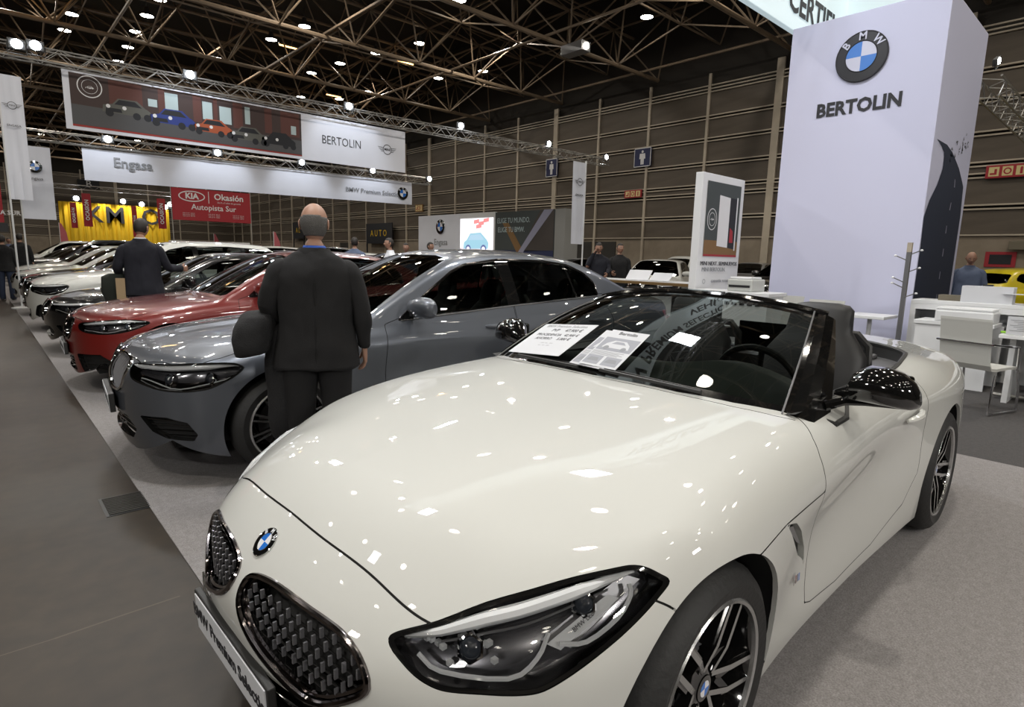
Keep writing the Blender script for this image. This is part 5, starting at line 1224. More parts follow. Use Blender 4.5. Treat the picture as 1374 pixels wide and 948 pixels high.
# ---------------------------------------------------------------- people
SK = {'skin': mat('skin', (.34, .19, .13), .5), 'hair': mat('dark_hair', (.018, .014, .012), .6), 'grey': mat('grey_hair', (.10, .095, .09), .75, bump=(250, .8)), 'suit': mat('charcoal_suit', (.007, .0068, .0075), .9, bump=(300, .2)),
      'navy': mat('navy_suit', (.006, .007, .014), .85), 'coat': mat('black_coat', (.010, .010, .011), .9, bump=(120, .5)), 'shirt': mat('blue_shirt', (.10, .13, .21), .8), 'bluecollar': mat('blue_collar', (.01, .07, .38), .7),
      'wshirt': mat('white_shirt', (.6, .62, .66), .7), 'jean': mat('dark_denim', (.02, .03, .06), .85), 'shoe': mat('black_shoes', (.01, .01, .01), .3), 'tan': mat('tan_folder', (.32, .23, .13), .7), 'red': mat('red_top', (.2, .02, .02), .8), 'dgreen': mat('dark_green_coat', (.012, .016, .012), .9)}
def loft(b, rings, n=20, mi=0, e=.85, cap=True):
    """rings: (centre, half-width vector, half-depth vector)"""
    P = []; F = []; m = len(rings)
    for c, ax, ay in rings:
        c, ax, ay = Vector(c), Vector(ax), Vector(ay)
        for k in range(n):
            t = 2*PI*k/n; cc, ss = math.cos(t), math.sin(t); P.append(c+ax*math.copysign(abs(cc)**e, cc)+ay*math.copysign(abs(ss)**e, ss))
    for q in range(m-1):
        for k in range(n): F.append([q*n+k, q*n+(k+1) % n, (q+1)*n+(k+1) % n, (q+1)*n+k])
    if cap: F += [[k for k in range(n)][::-1], [(m-1)*n+k for k in range(n)]]
    b.add(P, F, mi, True); return b
def head_pts(p):
    """unit sphere point -> head shape; x right, y front, z up, about .115 half height"""
    x, y, z = p; w = .076; d = .098; h = .118; zz = z*h
    jaw = 1-.30*max(0, -z)**1.3; X = x*w*jaw*(1+.05*max(0, z)); Y = y*d*(1-.16*max(0, -z)); 
    if y < 0: Y *= 1.02+.12*max(0, z)-.25*max(0, -z-.2)
    if y > 0:
        Y += .022*math.exp(-((x*w)/.012)**2-((zz+.012)/.020)**2)*y; Y -= .010*math.exp(-((abs(x*w)-.030)/.013)**2-((zz-.010)/.012)**2)*y
        Y += .006*math.exp(-((x*w)/.03)**2-((zz+.052)/.010)**2)*y; Y += .008*math.exp(-((x*w)/.03)**2-((zz+.100)/.02)**2)
    return Vector((X, Y, zz))
def sphere_dirs(nu=36, nv=26):
    P = []; F = []
    for i in range(nv+1):
        th = PI*i/nv
        for k in range(nu): a = 2*PI*k/nu; P.append((math.sin(th)*math.sin(a), math.sin(th)*math.cos(a), math.cos(th)))
    for i in range(nv):
        for k in range(nu): F.append([i*nu+k, i*nu+(k+1) % nu, (i+1)*nu+(k+1) % nu, (i+1)*nu+k])
    return P, F
def make_head(parent, base, yaw, pitch, sc, hairm, bald):
    """head on the neck at base (parent space); yaw turns it about Z"""
    mt = Matrix.Translation(base) @ Matrix.Rotation(yaw, 4, 'Z') @ Matrix.Rotation(pitch, 4, 'X') @ Matrix.Translation((0, .015, .115*sc)) @ Matrix.Scale(sc, 4)
    D_, F = sphere_dirs(60, 44); P = [mt @ head_pts(d) for d in D_]; b = MB(); b.add(P, F, 0, True)
    for s in (-1, 1):   # ears
        m2 = mt @ Matrix.Translation((s*.077, -.008, -.002)) @ Matrix.Rotation(s*.35, 4, 'Z'); b.ell((0, 0, 0), (.009, .019, .032), m2, 0, 10, 8); b.ell((s*.004, -.003, .004), (.006, .012, .022), m2, 0, 8, 6)
    h = b.build('head', SK['skin'], parent)
    b = MB()
    for s in (-1, 1):
        b.ell((s*.030, .079, .010), (.011, .008, .0065), mt, 0, 8, 6); b.ell((s*.030, .0865, .010), (.005, .003, .005), mt, 1, 8, 6); b.tube([mt @ Vector((s*(.016+.010*k), .090-.003*k, .026+.002*math.sin(k))) for k in range(4)], .003*sc, 5, 1)
    b.tube([mt @ Vector((-.020+.01*k, .090-.0009*(k-2)**2*2, -.052)) for k in range(5)], .0035*sc, 5, 2); b.build('face', [SK['wshirt'], SK['hair'], mat('lips', (.30, .12, .10), .5) if 'lips' not in bpy.data.materials else bpy.data.materials['lips']], h)
    def keep(d):
        x, y, z = d
        if bald == 2: return z > -.15 and z < .28 and y < .15
        if bald: return z > -.60 and y < .20-.4*max(0, -z) and z < .26+.10*max(0, .2-y)
        return (z > -.58 and y < .25 and not (z < -.1 and y > -.05)) or (z > .48)
    Fh = [f for f in F if all(keep(D_[i]) for i in f)]; Ph = [mt @ (head_pts(d)*(1.055 if not bald else 1.035)+Vector((0, -.002, .001))) for d in D_]; b = MB(); b.add(Ph, Fh, 0, True); o = b.build('hair', hairm, h)
    mo = o.modifiers.new('thick', 'SOLIDIFY'); mo.thickness = .008*sc; mo.offset = -1
    return h, mt
def hand(b, wrist, d, side, palm, r=1.0, mi=0, curl=.5):
    """palm and five separate bent fingers; d: direction, side: thumb side, palm: palm normal"""
    d = Vector(d).normalized(); t = Vector(side).normalized(); pn = Vector(palm).normalized(); w = Vector(wrist)
    loft(b, [(w, t*.024*r, pn*.018*r), (w+d*.03*r, t*.034*r, pn*.017*r), (w+d*.065*r, t*.042*r, pn*.015*r), (w+d*.09*r, t*.040*r, pn*.012*r)], 12, mi)
    for k, (off, L) in enumerate(((.031, .068), (.011, .078), (-.010, .072), (-.029, .056))):
        p0 = w+d*.085*r+t*off*r; pts = [p0]; a = .15+curl*.3; 
        for seg, f_ in enumerate((.42, .32, .26)):
            pts.append(pts[-1]+(d*math.cos(a)+pn*math.sin(a)).normalized()*L*f_*r); a += curl
        b.tube(pts, [.0095*r, .009*r, .0082*r, .006*r], 7, mi)
    p0 = w+d*.025*r+t*.030*r; b.tube([p0, p0+(d*.6+t*.75+pn*.25).normalized()*.035*r, p0+(d*.6+t*.75+pn*.25).normalized()*.035*r+(d*.9+t*.25+pn*.3).normalized()*.03*r, p0+(d*.6+t*.75+pn*.25).normalized()*.035*r+(d*.9+t*.15+pn*.4).normalized()*.052*r], [.012*r, .0105*r, .0095*r, .007*r], 7, mi)
def crumple(o, st):
    if 'cloth_folds' not in bpy.data.textures:
        t = bpy.data.textures.new('cloth_folds', 'CLOUDS'); t.noise_scale = .16; t.noise_depth = 2
    s_ = o.modifiers.new('sub', 'SUBSURF'); s_.levels = s_.render_levels = 2; d = o.modifiers.new('folds', 'DISPLACE'); d.texture = bpy.data.textures['cloth_folds']; d.strength = st*2; d.mid_level = .5; d.texture_coords = 'LOCAL'
def person(loc, rz, label, h=1.75, jacket='suit', trouser='suit', hair='hair', bald=0, headyaw=0, headpitch=0, arms=None, collar=None, shirt='wshirt', group=None, long=.0, wide=1.0, legs=((-.10, 0), (.10, 0))):
    """standing adult; local axes: x to his right, y where he faces"""
    s = h/1.75; root = empty('person', loc, rz); tag(root, label, 'person', group)
    arms = arms or {1: ((.235, -.01, 1.17), (.255, .03, .90)), -1: ((-.235, -.01, 1.17), (-.255, .03, .90))}
    V = lambda x, y, z: Vector((x*s, y*s, z*s))
    # one continuous body grown on a skeleton
    bm = bmesh.new(); J = {}; rad = {}
    def j(n, p, r): J[n] = bm.verts.new(V(*p)); rad[n] = r*s
    j('pelvis', (0, 0, .93), .13); j('waist', (0, .0, 1.08), .12); j('chest', (0, 0, 1.28), .13); j('neck', (0, -.01, 1.47), .06); j('skull', (0, .005, 1.56), .055)
    for sd, k in ((-1, 0), (1, 1)):
        e_, w_ = arms[sd]; lx, ly = legs[k]
        j('sh%d' % sd, (sd*.165*wide, -.01, 1.345), .045); j('el%d' % sd, e_, .043); j('wr%d' % sd, w_, .026)
        j('hip%d' % sd, (lx*.95, 0, .88), .09); j('kn%d' % sd, (lx*1.05, .01+ly*.5, .50), .058); j('an%d' % sd, (lx*1.1, -.02+ly, .09), .040)
    E = [('pelvis', 'waist'), ('waist', 'chest'), ('chest', 'neck'), ('neck', 'skull')]
    for sd in (-1, 1): E += [('chest', 'sh%d' % sd), ('sh%d' % sd, 'el%d' % sd), ('el%d' % sd, 'wr%d' % sd), ('pelvis', 'hip%d' % sd), ('hip%d' % sd, 'kn%d' % sd), ('kn%d' % sd, 'an%d' % sd)]
    for a, c in E: bm.edges.new((J[a], J[c]))
    bm.verts.index_update(); order = [(J[n].index, rad[n], n) for n in J]; me = bpy.data.meshes.new('body'); bm.to_mesh(me); bm.free(); me.materials.append(SK['skin'])
    bo = link(bpy.data.objects.new('body', me), root); md = bo.modifiers.new('skin', 'SKIN'); sv = me.skin_vertices[0].data
    for i, r, n in order: sv[i].radius = (r, r); sv[i].use_root = n == 'pelvis'
    md.use_smooth_shade = True; su = bo.modifiers.new('sub', 'SUBSURF'); su.levels = 1; su.render_levels = 1
    # hands
    b = MB()
    for sd in (-1, 1):
        e_, w_ = [V(*q) for q in arms[sd]]; d = (w_-e_).normalized(); up_h = abs(d.z) < .6
        side_ = Vector((0, 1, 0)) if not up_h else Vector((0, 0, 1)); side_ = (side_-d*side_.dot(d)).normalized(); pn = d.cross(side_)*(-sd); 
        if pn.dot(Vector((-sd, 0, 0))) < 0 and not up_h: pn = -pn
        hand(b, w_-d*.01, d, side_, pn, s, 0, .45)
    hb = b.build('hands', SK['skin'], bo); hb['kind'] = 'stuff'
    hm, mt = make_head(root, V(0, .0, 1.515), headyaw, headpitch, s, SK[hair], bald)
    # jacket body, sleeves
    b = MB(); z0 = .78-long; w = wide
    X = lambda a: Vector((a*s*w, 0, 0)); Y = lambda a: Vector((0, a*s, 0))
    loft(b, [(V(0, -.005, z0), X(.225), Y(.150)), (V(0, -.004, z0+.002), X(.232), Y(.155)), (V(0, -.003, .90), X(.220), Y(.152)), (V(0, 0, 1.02), X(.200), Y(.140)), (V(0, 0, 1.14), X(.198), Y(.135)), (V(0, -.005, 1.25), X(.212), Y(.138)), (V(0, -.012, 1.33), X(.220), Y(.130)), (V(0, -.016, 1.385), X(.208), Y(.112)), (V(0, -.018, 1.425), X(.165), Y(.092)), (V(0, -.018, 1.46), X(.115), Y(.078)), (V(0, -.016, 1.482), X(.080), Y(.070)), (V(0, -.012, 1.492), X(.072), Y(.066))], 28, 0, .88)
    # fold along the spine seam and vents
    jk = b.build('jacket', SK[jacket], root); crumple(jk, .016)
    b = MB(); b.tube([V(0, -.150, z0+.02), V(0, -.152, .90), V(0, -.139, 1.02), V(0, -.134, 1.14), V(0, -.142, 1.25), V(0, -.140, 1.33), V(0, -.120, 1.41)], .0022*s, 5); loft(b, [(V(0, -.014, 1.455), X(.092), Y(.082)), (V(0, -.014, 1.475), X(.086), Y(.078)), (V(0, -.012, 1.492), X(.078), Y(.071))], 20, 0, .95, False); b.build('jacket_collar', SK[jacket], jk)
    for sd in (-1, 1):
        e_, w_ = [V(*q) for q in arms[sd]]; shd = V(sd*.178*w, -.012, 1.365); b = MB(); d1 = (e_-shd).normalized(); d2 = (w_-e_).normalized(); f1 = Vector((0, 1, 0)); s1 = d1.cross(f1).normalized(); f1b = s1.cross(d1); s2 = d2.cross(Vector((0, 1, 0)) if abs(d2.y) < .8 else Vector((0, 0, 1))).normalized(); f2 = s2.cross(d2)
        if s2.dot(s1) < 0: s2 = -s2
        if f2.dot(f1b) < 0: f2 = -f2
        md_ = (d1+d2).normalized(); sm = (s1+s2).normalized(); fm = (f1b+f2).normalized()
        loft(b, [(shd-d1*.06*s+Vector((-sd*.04*s, 0, 0)), s1*.05*s, f1b*.06*s), (shd-d1*.01*s, s1*.066*s, f1b*.080*s), (shd+d1*.07*s, s1*.070*s, f1b*.080*s), (shd.lerp(e_, .6), s1*.060*s, f1b*.066*s), (e_, sm*.056*s, fm*.062*s), (e_.lerp(w_, .4), s2*.052*s, f2*.056*s), (e_.lerp(w_, .93), s2*.040*s, f2*.044*s), (e_.lerp(w_, .96), s2*.034*s, f2*.038*s)], 18, 0, .9); crumple(b.build('sleeve', SK[jacket], jk), .014)
    b = MB(); 
    for sd, k in ((-1, 0), (1, 1)):
        lx, ly = legs[k]; b = MB(); loft(b, [(V(lx*.75, 0, .93), X(.115), Y(.125)), (V(lx*.95, 0, .80), X(.098), Y(.115)), (V(lx*1.03, .005+ly*.3, .62), X(.085), Y(.092)), (V(lx*1.06, .01+ly*.6, .42), X(.072), Y(.078)), (V(lx*1.1, -.01+ly, .2), X(.066), Y(.075)), (V(lx*1.1, .0+ly, .05), X(.064), Y(.080)), (V(lx*1.1, .0+ly, .03), X(.055), Y(.07))], 16, 0, .9); b.build('trouser_leg', SK[trouser], root)
        b = MB(); loft(b, [(V(lx*1.12, -.075+ly, .045), X(.034), Vector((0, 0, .04*s))), (V(lx*1.12, -.06+ly, .05), X(.042), Vector((0, 0, .048*s))), (V(lx*1.13, .04+ly, .045), X(.046), Vector((0, 0, .043*s))), (V(lx*1.15, .13+ly, .032), X(.046), Vector((0, 0, .03*s))), (V(lx*1.15, .185+ly, .024), X(.028), Vector((0, 0, .02*s)))], 12); b.build('shoe', SK['shoe'], root)
    if collar:
        b = MB(); loft(b, [(V(0, -.012, 1.482), X(.070/w), Y(.066)), (V(0, -.010, 1.496), X(.064/w), Y(.061)), (V(0, -.008, 1.505), X(.060/w), Y(.057))], 20, 0, 1, False); o = b.build('shirt_collar', SK[collar], root); mo = o.modifiers.new('t', 'SOLIDIFY'); mo.thickness = .006
    return root
# ---------------------------------------------------------------- people placed
def facing(v): return math.atan2(v[1], v[0])-PI/2
near = person((1.435, 3.25, 0), facing((.45, .89)), 'balding grey-haired man in a charcoal suit seen from behind, black coat over his arm', 1.69, 'suit', 'suit', 'grey', 1, headyaw=-.12, headpitch=-.05, collar='bluecollar', wide=1.08,
    arms={1: ((.262, -.03, 1.15), (.275, .02, .885)), -1: ((-.275, -.02, 1.16), (-.21, .16, 1.01))})
b = MB(); R3 = [Vector((-.31, .20, 1.03)), Vector((-.33, .10, 1.06)), Vector((-.29, .02, 1.03))]
loft(b, [(Vector((-.30, .06, 1.075)), Vector((.06, 0, 0)), Vector((0, .13, 0))), (Vector((-.31, .06, 1.06)), Vector((.085, -.01, 0)), Vector((.01, .17, 0))), (Vector((-.325, .05, 1.0)), Vector((.10, -.02, 0)), Vector((.02, .18, 0))), (Vector((-.34, .03, .90)), Vector((.105, -.02, 0)), Vector((.02, .17, 0))), (Vector((-.345, .02, .84)), Vector((.10, -.015, .01)), Vector((.02, .15, 0))), (Vector((-.34, .02, .825)), Vector((.07, -.015, .01)), Vector((.02, .11, 0)))], 20, 0, .8)
loft(b, [(Vector((-.20, .10, 1.02)), Vector((.06, 0, 0)), Vector((0, .10, 0))), (Vector((-.20, .08, .90)), Vector((.10, .0, 0)), Vector((0, .12, 0))), (Vector((-.19, .07, .70)), Vector((.105, 0, 0)), Vector((0, .11, 0))), (Vector((-.19, .06, .45)), Vector((.10, 0, 0)), Vector((0, .10, 0))), (Vector((-.19, .06, .30)), Vector((.085, .0, .01)), Vector((0, .08, 0)))], 20, 0, .8)
o = b.build('folded_coat', SK['coat']); ang = facing((.45, .89)); o.location = (1.435, 3.25, 0); o.rotation_euler = (0, 0, ang); crumple(o, .02); tag(o, 'black overcoat draped over the left arm of the balding man', 'coat')
far = person((1.62, 8.95, 0), facing((.30, .95)), 'dark-haired man in a navy suit, back turned, hands held out beside the red car', 1.80, 'navy', 'navy', 'hair', 0, headyaw=-.35, headpitch=-.25, collar='wshirt', arms={1: ((.27, .05, 1.13), (.42, .26, 1.12)), -1: ((-.27, -.02, 1.13), (-.26, .20, 1.02))})
b = MB(); loft(b, [(Vector((-.30, .12, 1.08)), Vector((.10, 0, 0)), Vector((0, .10, 0))), (Vector((-.34, .12, 1.0)), Vector((.14, 0, -.04)), Vector((0, .12, 0))), (Vector((-.36, .10, .85)), Vector((.13, 0, 0)), Vector((0, .10, 0))), (Vector((-.34, .10, .70)), Vector((.10, 0, 0)), Vector((0, .08, 0)))], 16, 0, .8)
o = b.build('folded_coat', SK['dgreen']); o.location = (1.62, 8.95, 0); o.rotation_euler = (0, 0, facing((.30, .95))); tag(o, 'dark coat hanging over the left arm of the navy-suited man', 'coat')
b = MB(); b.box((-.30, -.012, .74), (-.20, .012, 1.03)); o = b.build('folder', SK['tan']); o.location = (1.60, 8.86, 0); o.rotation_euler = (0, 0, facing((.30, .95))); tag(o, 'tan cardboard folder held under the arm of the navy-suited man', 'folder')
def at_depth(px, d, lbl, **k):
    g = ground(px, d); ang = k.pop('ang', None); f_ = (-g.x, -g.y) if ang is None else ang; return person((g.x, g.y, 0), facing(f_), lbl, **k)
at_depth(803, 13.6, 'dark-haired man in a navy jacket holding a phone to his ear', h=1.80, jacket='navy', trouser='jean', arms={1: ((.25, .10, 1.18), (.10, .12, 1.52)), -1: ((-.24, .03, 1.15), (-.2, .2, 1.05))}, headpitch=-.2)
at_depth(831, 14.0, 'man in a black jacket standing right of the man on the phone', h=1.80, jacket='coat', trouser='jean', arms={1: ((.25, .10, 1.16), (.16, .26, 1.08)), -1: ((-.24, .0, 1.15), (-.25, .06, .9))}, headyaw=.5)
at_depth(1301, 10.6, 'bald man in a blue shirt standing between the tower and the yellow car', h=1.72, jacket='shirt', trouser='jean', hair='grey', bald=2, headyaw=.1, headpitch=-.35)
at_depth(1316, 23, 'dark-haired visitor behind the yellow car', h=1.70, jacket='coat', trouser='jean')
for px, d, hh, jk, lb, ag in ((476, 13.5, 1.78, 'shirt', 'dark-haired visitor seen from behind, right of the balding man', (.6, .8)), (523, 12.8, 1.76, 'wshirt', 'dark-haired visitor in profile above the roof of the grey saloon', (-.9, .3)), (545, 15, 1.70, 'shirt', 'brown-haired visitor in blue above the grey saloon roof', (-.6, -.7)), (577, 16, 1.76, 'navy', 'dark-haired visitor in front of the white stand panel', (.3, -.8)), (606, 16.5, 1.60, 'coat', 'bald visitor low in front of the lit screen', (.7, .6)),
        (27, 17.5, 1.76, 'coat', 'visitor in black beside the thin white flag pole at the left', (.2, .9)), (3, 15, 1.66, 'coat', 'visitor in black cut by the left edge of the picture', (.2, .9)), (349, 26, 1.72, 'coat', 'distant visitor left of the balding man', (.2, -.9)), (357, 32, 1.70, 'wshirt', 'distant visitor in a pale shirt left of the balding man', (.2, -.9)), (12, 24, 1.7, 'shirt', 'distant visitor in lilac between the two figures in black', (.2, -.9))):
    at_depth(px, d, lb, h=hh, jacket=jk, trouser='jean', ang=ag, bald=2 if 'bald visitor' in lb else 0, group=None)
# ---------------------------------------------------------------- flat print helpers
def flat(b, mt, pts, z=.002, mi=0): b.add([mt @ Vector((p[0], p[1], z)) for p in pts], [list(range(len(pts)))], mi)
def disc(cx, cy, r, n=28, ry=None): return [(cx+r*math.cos(2*PI*k/n), cy+(ry or r)*math.sin(2*PI*k/n)) for k in range(n)]
def ring(b, mt, cx, cy, r, w, z=.003, mi=0, n=36, ry=None):
    ry = ry or r; P = []; k_ = (r-w)/r
    for k in range(n): a = 2*PI*k/n; P += [mt @ Vector((cx+r*math.cos(a), cy+ry*math.sin(a), z)), mt @ Vector((cx+r*k_*math.cos(a), cy+(ry-w)*math.sin(a), z))]
    b.add(P, [[2*k, (2*k+2) % (2*n), (2*k+3) % (2*n), 2*k+1] for k in range(n)], mi)
def ptext(name, txt, mt, x, y, size, m, parent, **k): return text(name, txt, mt @ Matrix.Translation((x, y, .004)), size, m, parent, **k)
def winged(b, mt, cx, cy, r, mi=0):
    ring(b, mt, cx, cy, r, r*.13, .003, mi)
    for s in (-1, 1):
        for k, (l, y) in enumerate(((1.25, .38), (1.0, .12), (.75, -.14), (.55, -.40))): x0 = cx+s*r*math.sqrt(max(.1, 1-y*y)); flat(b, mt, [(x0, cy+r*y), (x0+s*l*r, cy+r*(y+.06)), (x0+s*l*r*.93, cy+r*(y-.02)), (x0, cy+r*(y-.09))], .003, mi)
def flatcar(b, mt, cx, cy, w, body, dark, face, lightm):
    """printed picture of a small car"""
    h = w*.42
    flat(b, mt, [(cx-w*.5, cy-h*.35), (cx-w*.48, cy+h*.02), (cx-w*.30, cy+h*.12), (cx+w*.42, cy+h*.10), (cx+w*.5, cy-h*.05), (cx+w*.5, cy-h*.38)], .003, body)
    flat(b, mt, [(cx-w*.30, cy+h*.10), (cx-w*.17, cy+h*.46), (cx+w*.22, cy+h*.48), (cx+w*.40, cy+h*.10)], .0034, body); flat(b, mt, [(cx-w*.25, cy+h*.12), (cx-w*.15, cy+h*.40), (cx+w*.18, cy+h*.41), (cx+w*.32, cy+h*.12)], .0038, dark)
    flat(b, mt, [(cx-w*.44, cy-h*.30), (cx-w*.42, cy-h*.10), (cx-w*.12, cy-h*.10), (cx-w*.10, cy-h*.30)], .004, dark)
    for dx in (-.38, -.05): flat(b, mt, disc(cx+w*dx, cy-h*.02, w*.045, 10), .0044, lightm)
    for dx in (-.36, .20, .43): flat(b, mt, disc(cx+w*dx, cy-h*.38, w*.085, 12), .0044, dark)
PR = {k: mat('print_'+k, c, .7) for k, c in dict(wall=(.050, .030, .028), brick=(.10, .035, .028), ground=(.075, .075, .08), red=(.30, .03, .025), blue=(.02, .04, .22), orange=(.36, .08, .03), grey=(.10, .10, .09), dark=(.012, .013, .018), pale=(.42, .52, .54), white=(.7, .7, .72), yellow=(.65, .42, .01), navy=(.022, .028, .085), road=(.020, .028, .055), kred=(.33, .02, .03), lred=(.5, .12, .14), brown=(.06, .05, .045), lilac=(.30, .30, .40), tanbr=(.20, .11, .04), sand=(.16, .14, .10), slate=(.05, .06, .06), sky=(.12, .35, .50)).items()}
# ---------------------------------------------------------------- hanging banners
def plane_y(x0, z0, y): return frame((x0, y, z0), (1, 0, 0), (0, 0, 1))       # faces -Y
def cloth_panel(mt, w, h, sag=.03, seed=1, nx=40, nz=8):
    rn = random.Random(seed); ph = [rn.uniform(0, 6) for _ in range(6)]; P = []; F = []
    for j in range(nz+1):
        for i in range(nx+1):
            u, v = i/nx, j/nz; z = sag*(.5*math.sin(u*17+ph[0]+3*v)+.3*math.sin(u*31+ph[1]-4*v)+.4*math.sin(v*5+ph[2]+u*9))*(1-.6*v); P.append(mt @ Vector((u*w, v*h, z)))
    for j in range(nz):
        for i in range(nx): F.append([j*(nx+1)+i, j*(nx+1)+i+1, (j+1)*(nx+1)+i+1, (j+1)*(nx+1)+i])
    return P, F
bn = empty('picture_banner', (1.9, 17.8, 4.15)); tag(bn, 'white banner with a printed picture of five small cars, hung from the upper truss', 'banner')
b = MB(); b.box((0, -.004, 0), (9.24, .004, 1.32)); b.build('banner_cloth', H['banner'], bn)
mt = plane_y(0, 0, -.006); b = MB(); flat(b, mt, [(.13, .08), (5.66, .08), (5.66, 1.28), (.13, 1.28)], .002, 0); flat(b, mt, [(.13, .13), (5.66, .13), (5.66, .52), (.13, .58)], .0024, 2); flat(b, mt, [(.13, .08), (5.66, .08), (5.66, .115), (.13, .125)], .0028, 1)
for x0, x1, m_ in ((.9, 1.6, 3), (1.95, 2.1, 3), (2.75, 2.95, 3), (3.25, 3.35, 3), (3.75, 4.0, 3), (4.6, 4.8, 3), (5.05, 5.6, 3)): flat(b, mt, [(x0, .6), (x1, .6), (x1, 1.26), (x0, 1.26)], .0026, m_)
for x0, x1, z0, z1 in ((1.72, 1.92, .80, .98), (2.10, 2.40, .75, 1.2), (2.98, 3.22, .7, 1.15), (3.40, 3.70, .66, 1.1), (4.06, 4.2, .75, 1.2), (5.35, 5.5, .66, .9)): flat(b, mt, [(x0, z0), (x1, z0), (x1, z1), (x0, z1)], .003, 7)
for cx, cy, w_, bd in ((1.25, .66, 1.02, 8), (2.25, .60, 1.05, 5), (3.22, .53, .98, 6), (4.12, .47, 1.0, 8), (4.98, .46, .98, 4)): flatcar(b, mt, cx, cy, w_, bd, 4, 0, 9)
ring(b, mt, .52, 1.02, .25, .022, .004, 9); ring(b, mt, .52, 1.02, .16, .008, .004, 9); flatcar(b, mt, .52, 1.0, .17, 9, 0, 0, 0)
b.build('printed_picture', [PR['wall'], PR['red'], PR['ground'], PR['brick'], PR['dark'], PR['blue'], PR['orange'], PR['pale'], PR['grey'], PR['white']], bn)
ptext('lettering', 'BERTOLIN', mt, 6.95, .66, .36, M['ink'], bn, font_scale_x=.80, bold=-.002)
b = MB(); winged(b, mt, 8.55, .66, .16); P_, F_ = text_mesh('MINI', .11, bold=.002); b.add([mt @ (p+Vector((8.55, .66, .004))) for p in P_], F_, 0); b.build('winged_badge', M['ink'], bn)
bn = empty('dealer_banner', (2.83, 23.3, 3.49)); tag(bn, 'long white cloth banner lettered Engasa hung from the lower truss', 'banner'); L = 12.1
b = MB(); P, F = cloth_panel(frame((0, 0, 0), (1, 0, .012), (0, 0, 1)), L, .98, .016, 3, 70, 8); b.add(P, F, 0, True); b.build('banner_cloth', H['banner'], bn); mt = plane_y(0, 0, -.022)
ptext('lettering', 'Engasa', mt, 1.35, .62, .42, M['inkgrey'], bn, bold=.008); ptext('lettering', 'BMW Premium Selection', mt, 10.2, .53, .26, M['inkgrey'], bn, bold=.003); emblem(bn, (11.6, -.03, .60), (1, 0, 0), (0, 0, 1), .27, txt=True)
# red banner and the yellow stand far behind
kb = empty('red_banner', (10.1, 45, 3.35)); tag(kb, 'red banner with white lettering KIA Okasión Autopista Sur', 'banner'); b = MB(); b.box((0, 0, 0), (5.05, .03, 2.1)); b.build('banner_cloth', PR['kred'], kb); mt = plane_y(0, 0, -.006)
b = MB(); ring(b, mt, 1.25, 1.60, .82, .07, ry=.36); P_, F_ = text_mesh('KIA', .52, bold=.02); b.add([mt @ (p+Vector((1.25, 1.60, .004))) for p in P_], F_); flat(b, mt, [(2.28, 1.2), (2.32, 1.2), (2.32, 2.0), (2.28, 2.0)]); b.build('oval_badge', PR['white'], kb)
ptext('lettering', 'Okasión', mt, 3.62, 1.66, .58, PR['white'], kb, bold=.012); ptext('lettering', 'De 0 a 5 años de garantía', mt, 3.62, 1.30, .15, PR['white'], kb); ptext('lettering', 'Autopista Sur', mt, 2.62, .90, .52, PR['white'], kb, bold=.006)
for x in (1.0, 2.6, 4.2):
    for z in (.48, .38, .28): ptext('small_print', 'Avda. Sur 46 · Valencia', mt, x, z, .08, PR['white'], kb)
b = MB(); 
for x in (-.03, 5.05): b.box((x, .0, -3.35), (x+.05, .05, 2.2))
tag(b.build('pole', H['alu'], kb))
ky = empty('yellow_stand', (5.4, 60, 0)); tag(ky, 'yellow curtain backdrop with black letters KMO under bright lamps', 'stand'); n = 120; P = []; F = []
for i in range(n+1):
    x = 7.8*i/n; yv = .07*math.sin(i*.9)+.03*math.sin(i*2.3); P += [(x, yv, 0), (x, yv, 4.95)]
F = [[2*i, 2*i+2, 2*i+3, 2*i+1] for i in range(n)]; b = MB(); b.add(P, F, 0, True); b.build('curtain', PR['yellow'], ky); mt = plane_y(0, 0, -.15)
for ch, x in (('K', 2.3), ('M', 3.75), ('O', 6.4)): ptext('letter', ch, mt, x, 4.0, 1.9, M['ink'], ky, bold=.02)
for x in (1.2, 3.0, 4.4, 5.6, 7.4): spot((5.4+x, 59.0, 5.6), (5.4+x, 60, 3.6), 260, 75, (1, .95, .85))
def hang(name, x, y, z0, z1, w, m, label, lett=None, txtm='white', grp=None):
    e = empty(name, (x, y, z0)); tag(e, label, 'banner', grp); b = MB(); P, F = cloth_panel(plane_y(-w/2, 0, 0), w, z1-z0, .03, int(x*7), 8, 8); b.add(P, F, 0, True); b.build('banner_cloth', PR[m], e)
    if lett: text('lettering', lett, frame((0, -.05, (z1-z0)/2), (0, 0, 1), (-1, 0, 0)) @ Matrix.Translation((0, 0, .01)), w*.62, PR[txtm], e, bold=.01)
    return e
for px0, px1, py0, py1, lb in ((93, 105, 271, 306, 'dark red hanging strip left on the yellow curtain'), (109, 125, 259, 304, 'bright red hanging strip beside the letter K'), (176, 186, 276, 318, 'red hanging strip behind the head of the navy-suited man'), (210, 224, 266, 307, 'red hanging strip at the right end of the yellow curtain')):
    a = onax(px0, py0, 1, 52.); c = onax(px1, py1, 1, 52.); hang('red_strip', (a.x+c.x)/2, 52, c.z, a.z, c.x-a.x, 'kred', lb, 'OCASIÓN')
truss('lighting_truss', (3.5, 52.6, 5.55), (16, 52.6, 5.55), 'far lattice truss carrying the red strips before the yellow curtain')
for i_, (px, py) in enumerate(((102, 266), (165, 270), (228, 274), (190, 274), (222, 278))): v = onax(px, py, 1, 53); flood(v.x, 53, v.z, 'small bright flood light over the yellow stand near its %s letter' % ('left of the K', 'second', 'right end', 'third', 'last')[i_], grp='flood lights of the yellow stand').scale = (1.6,)*3
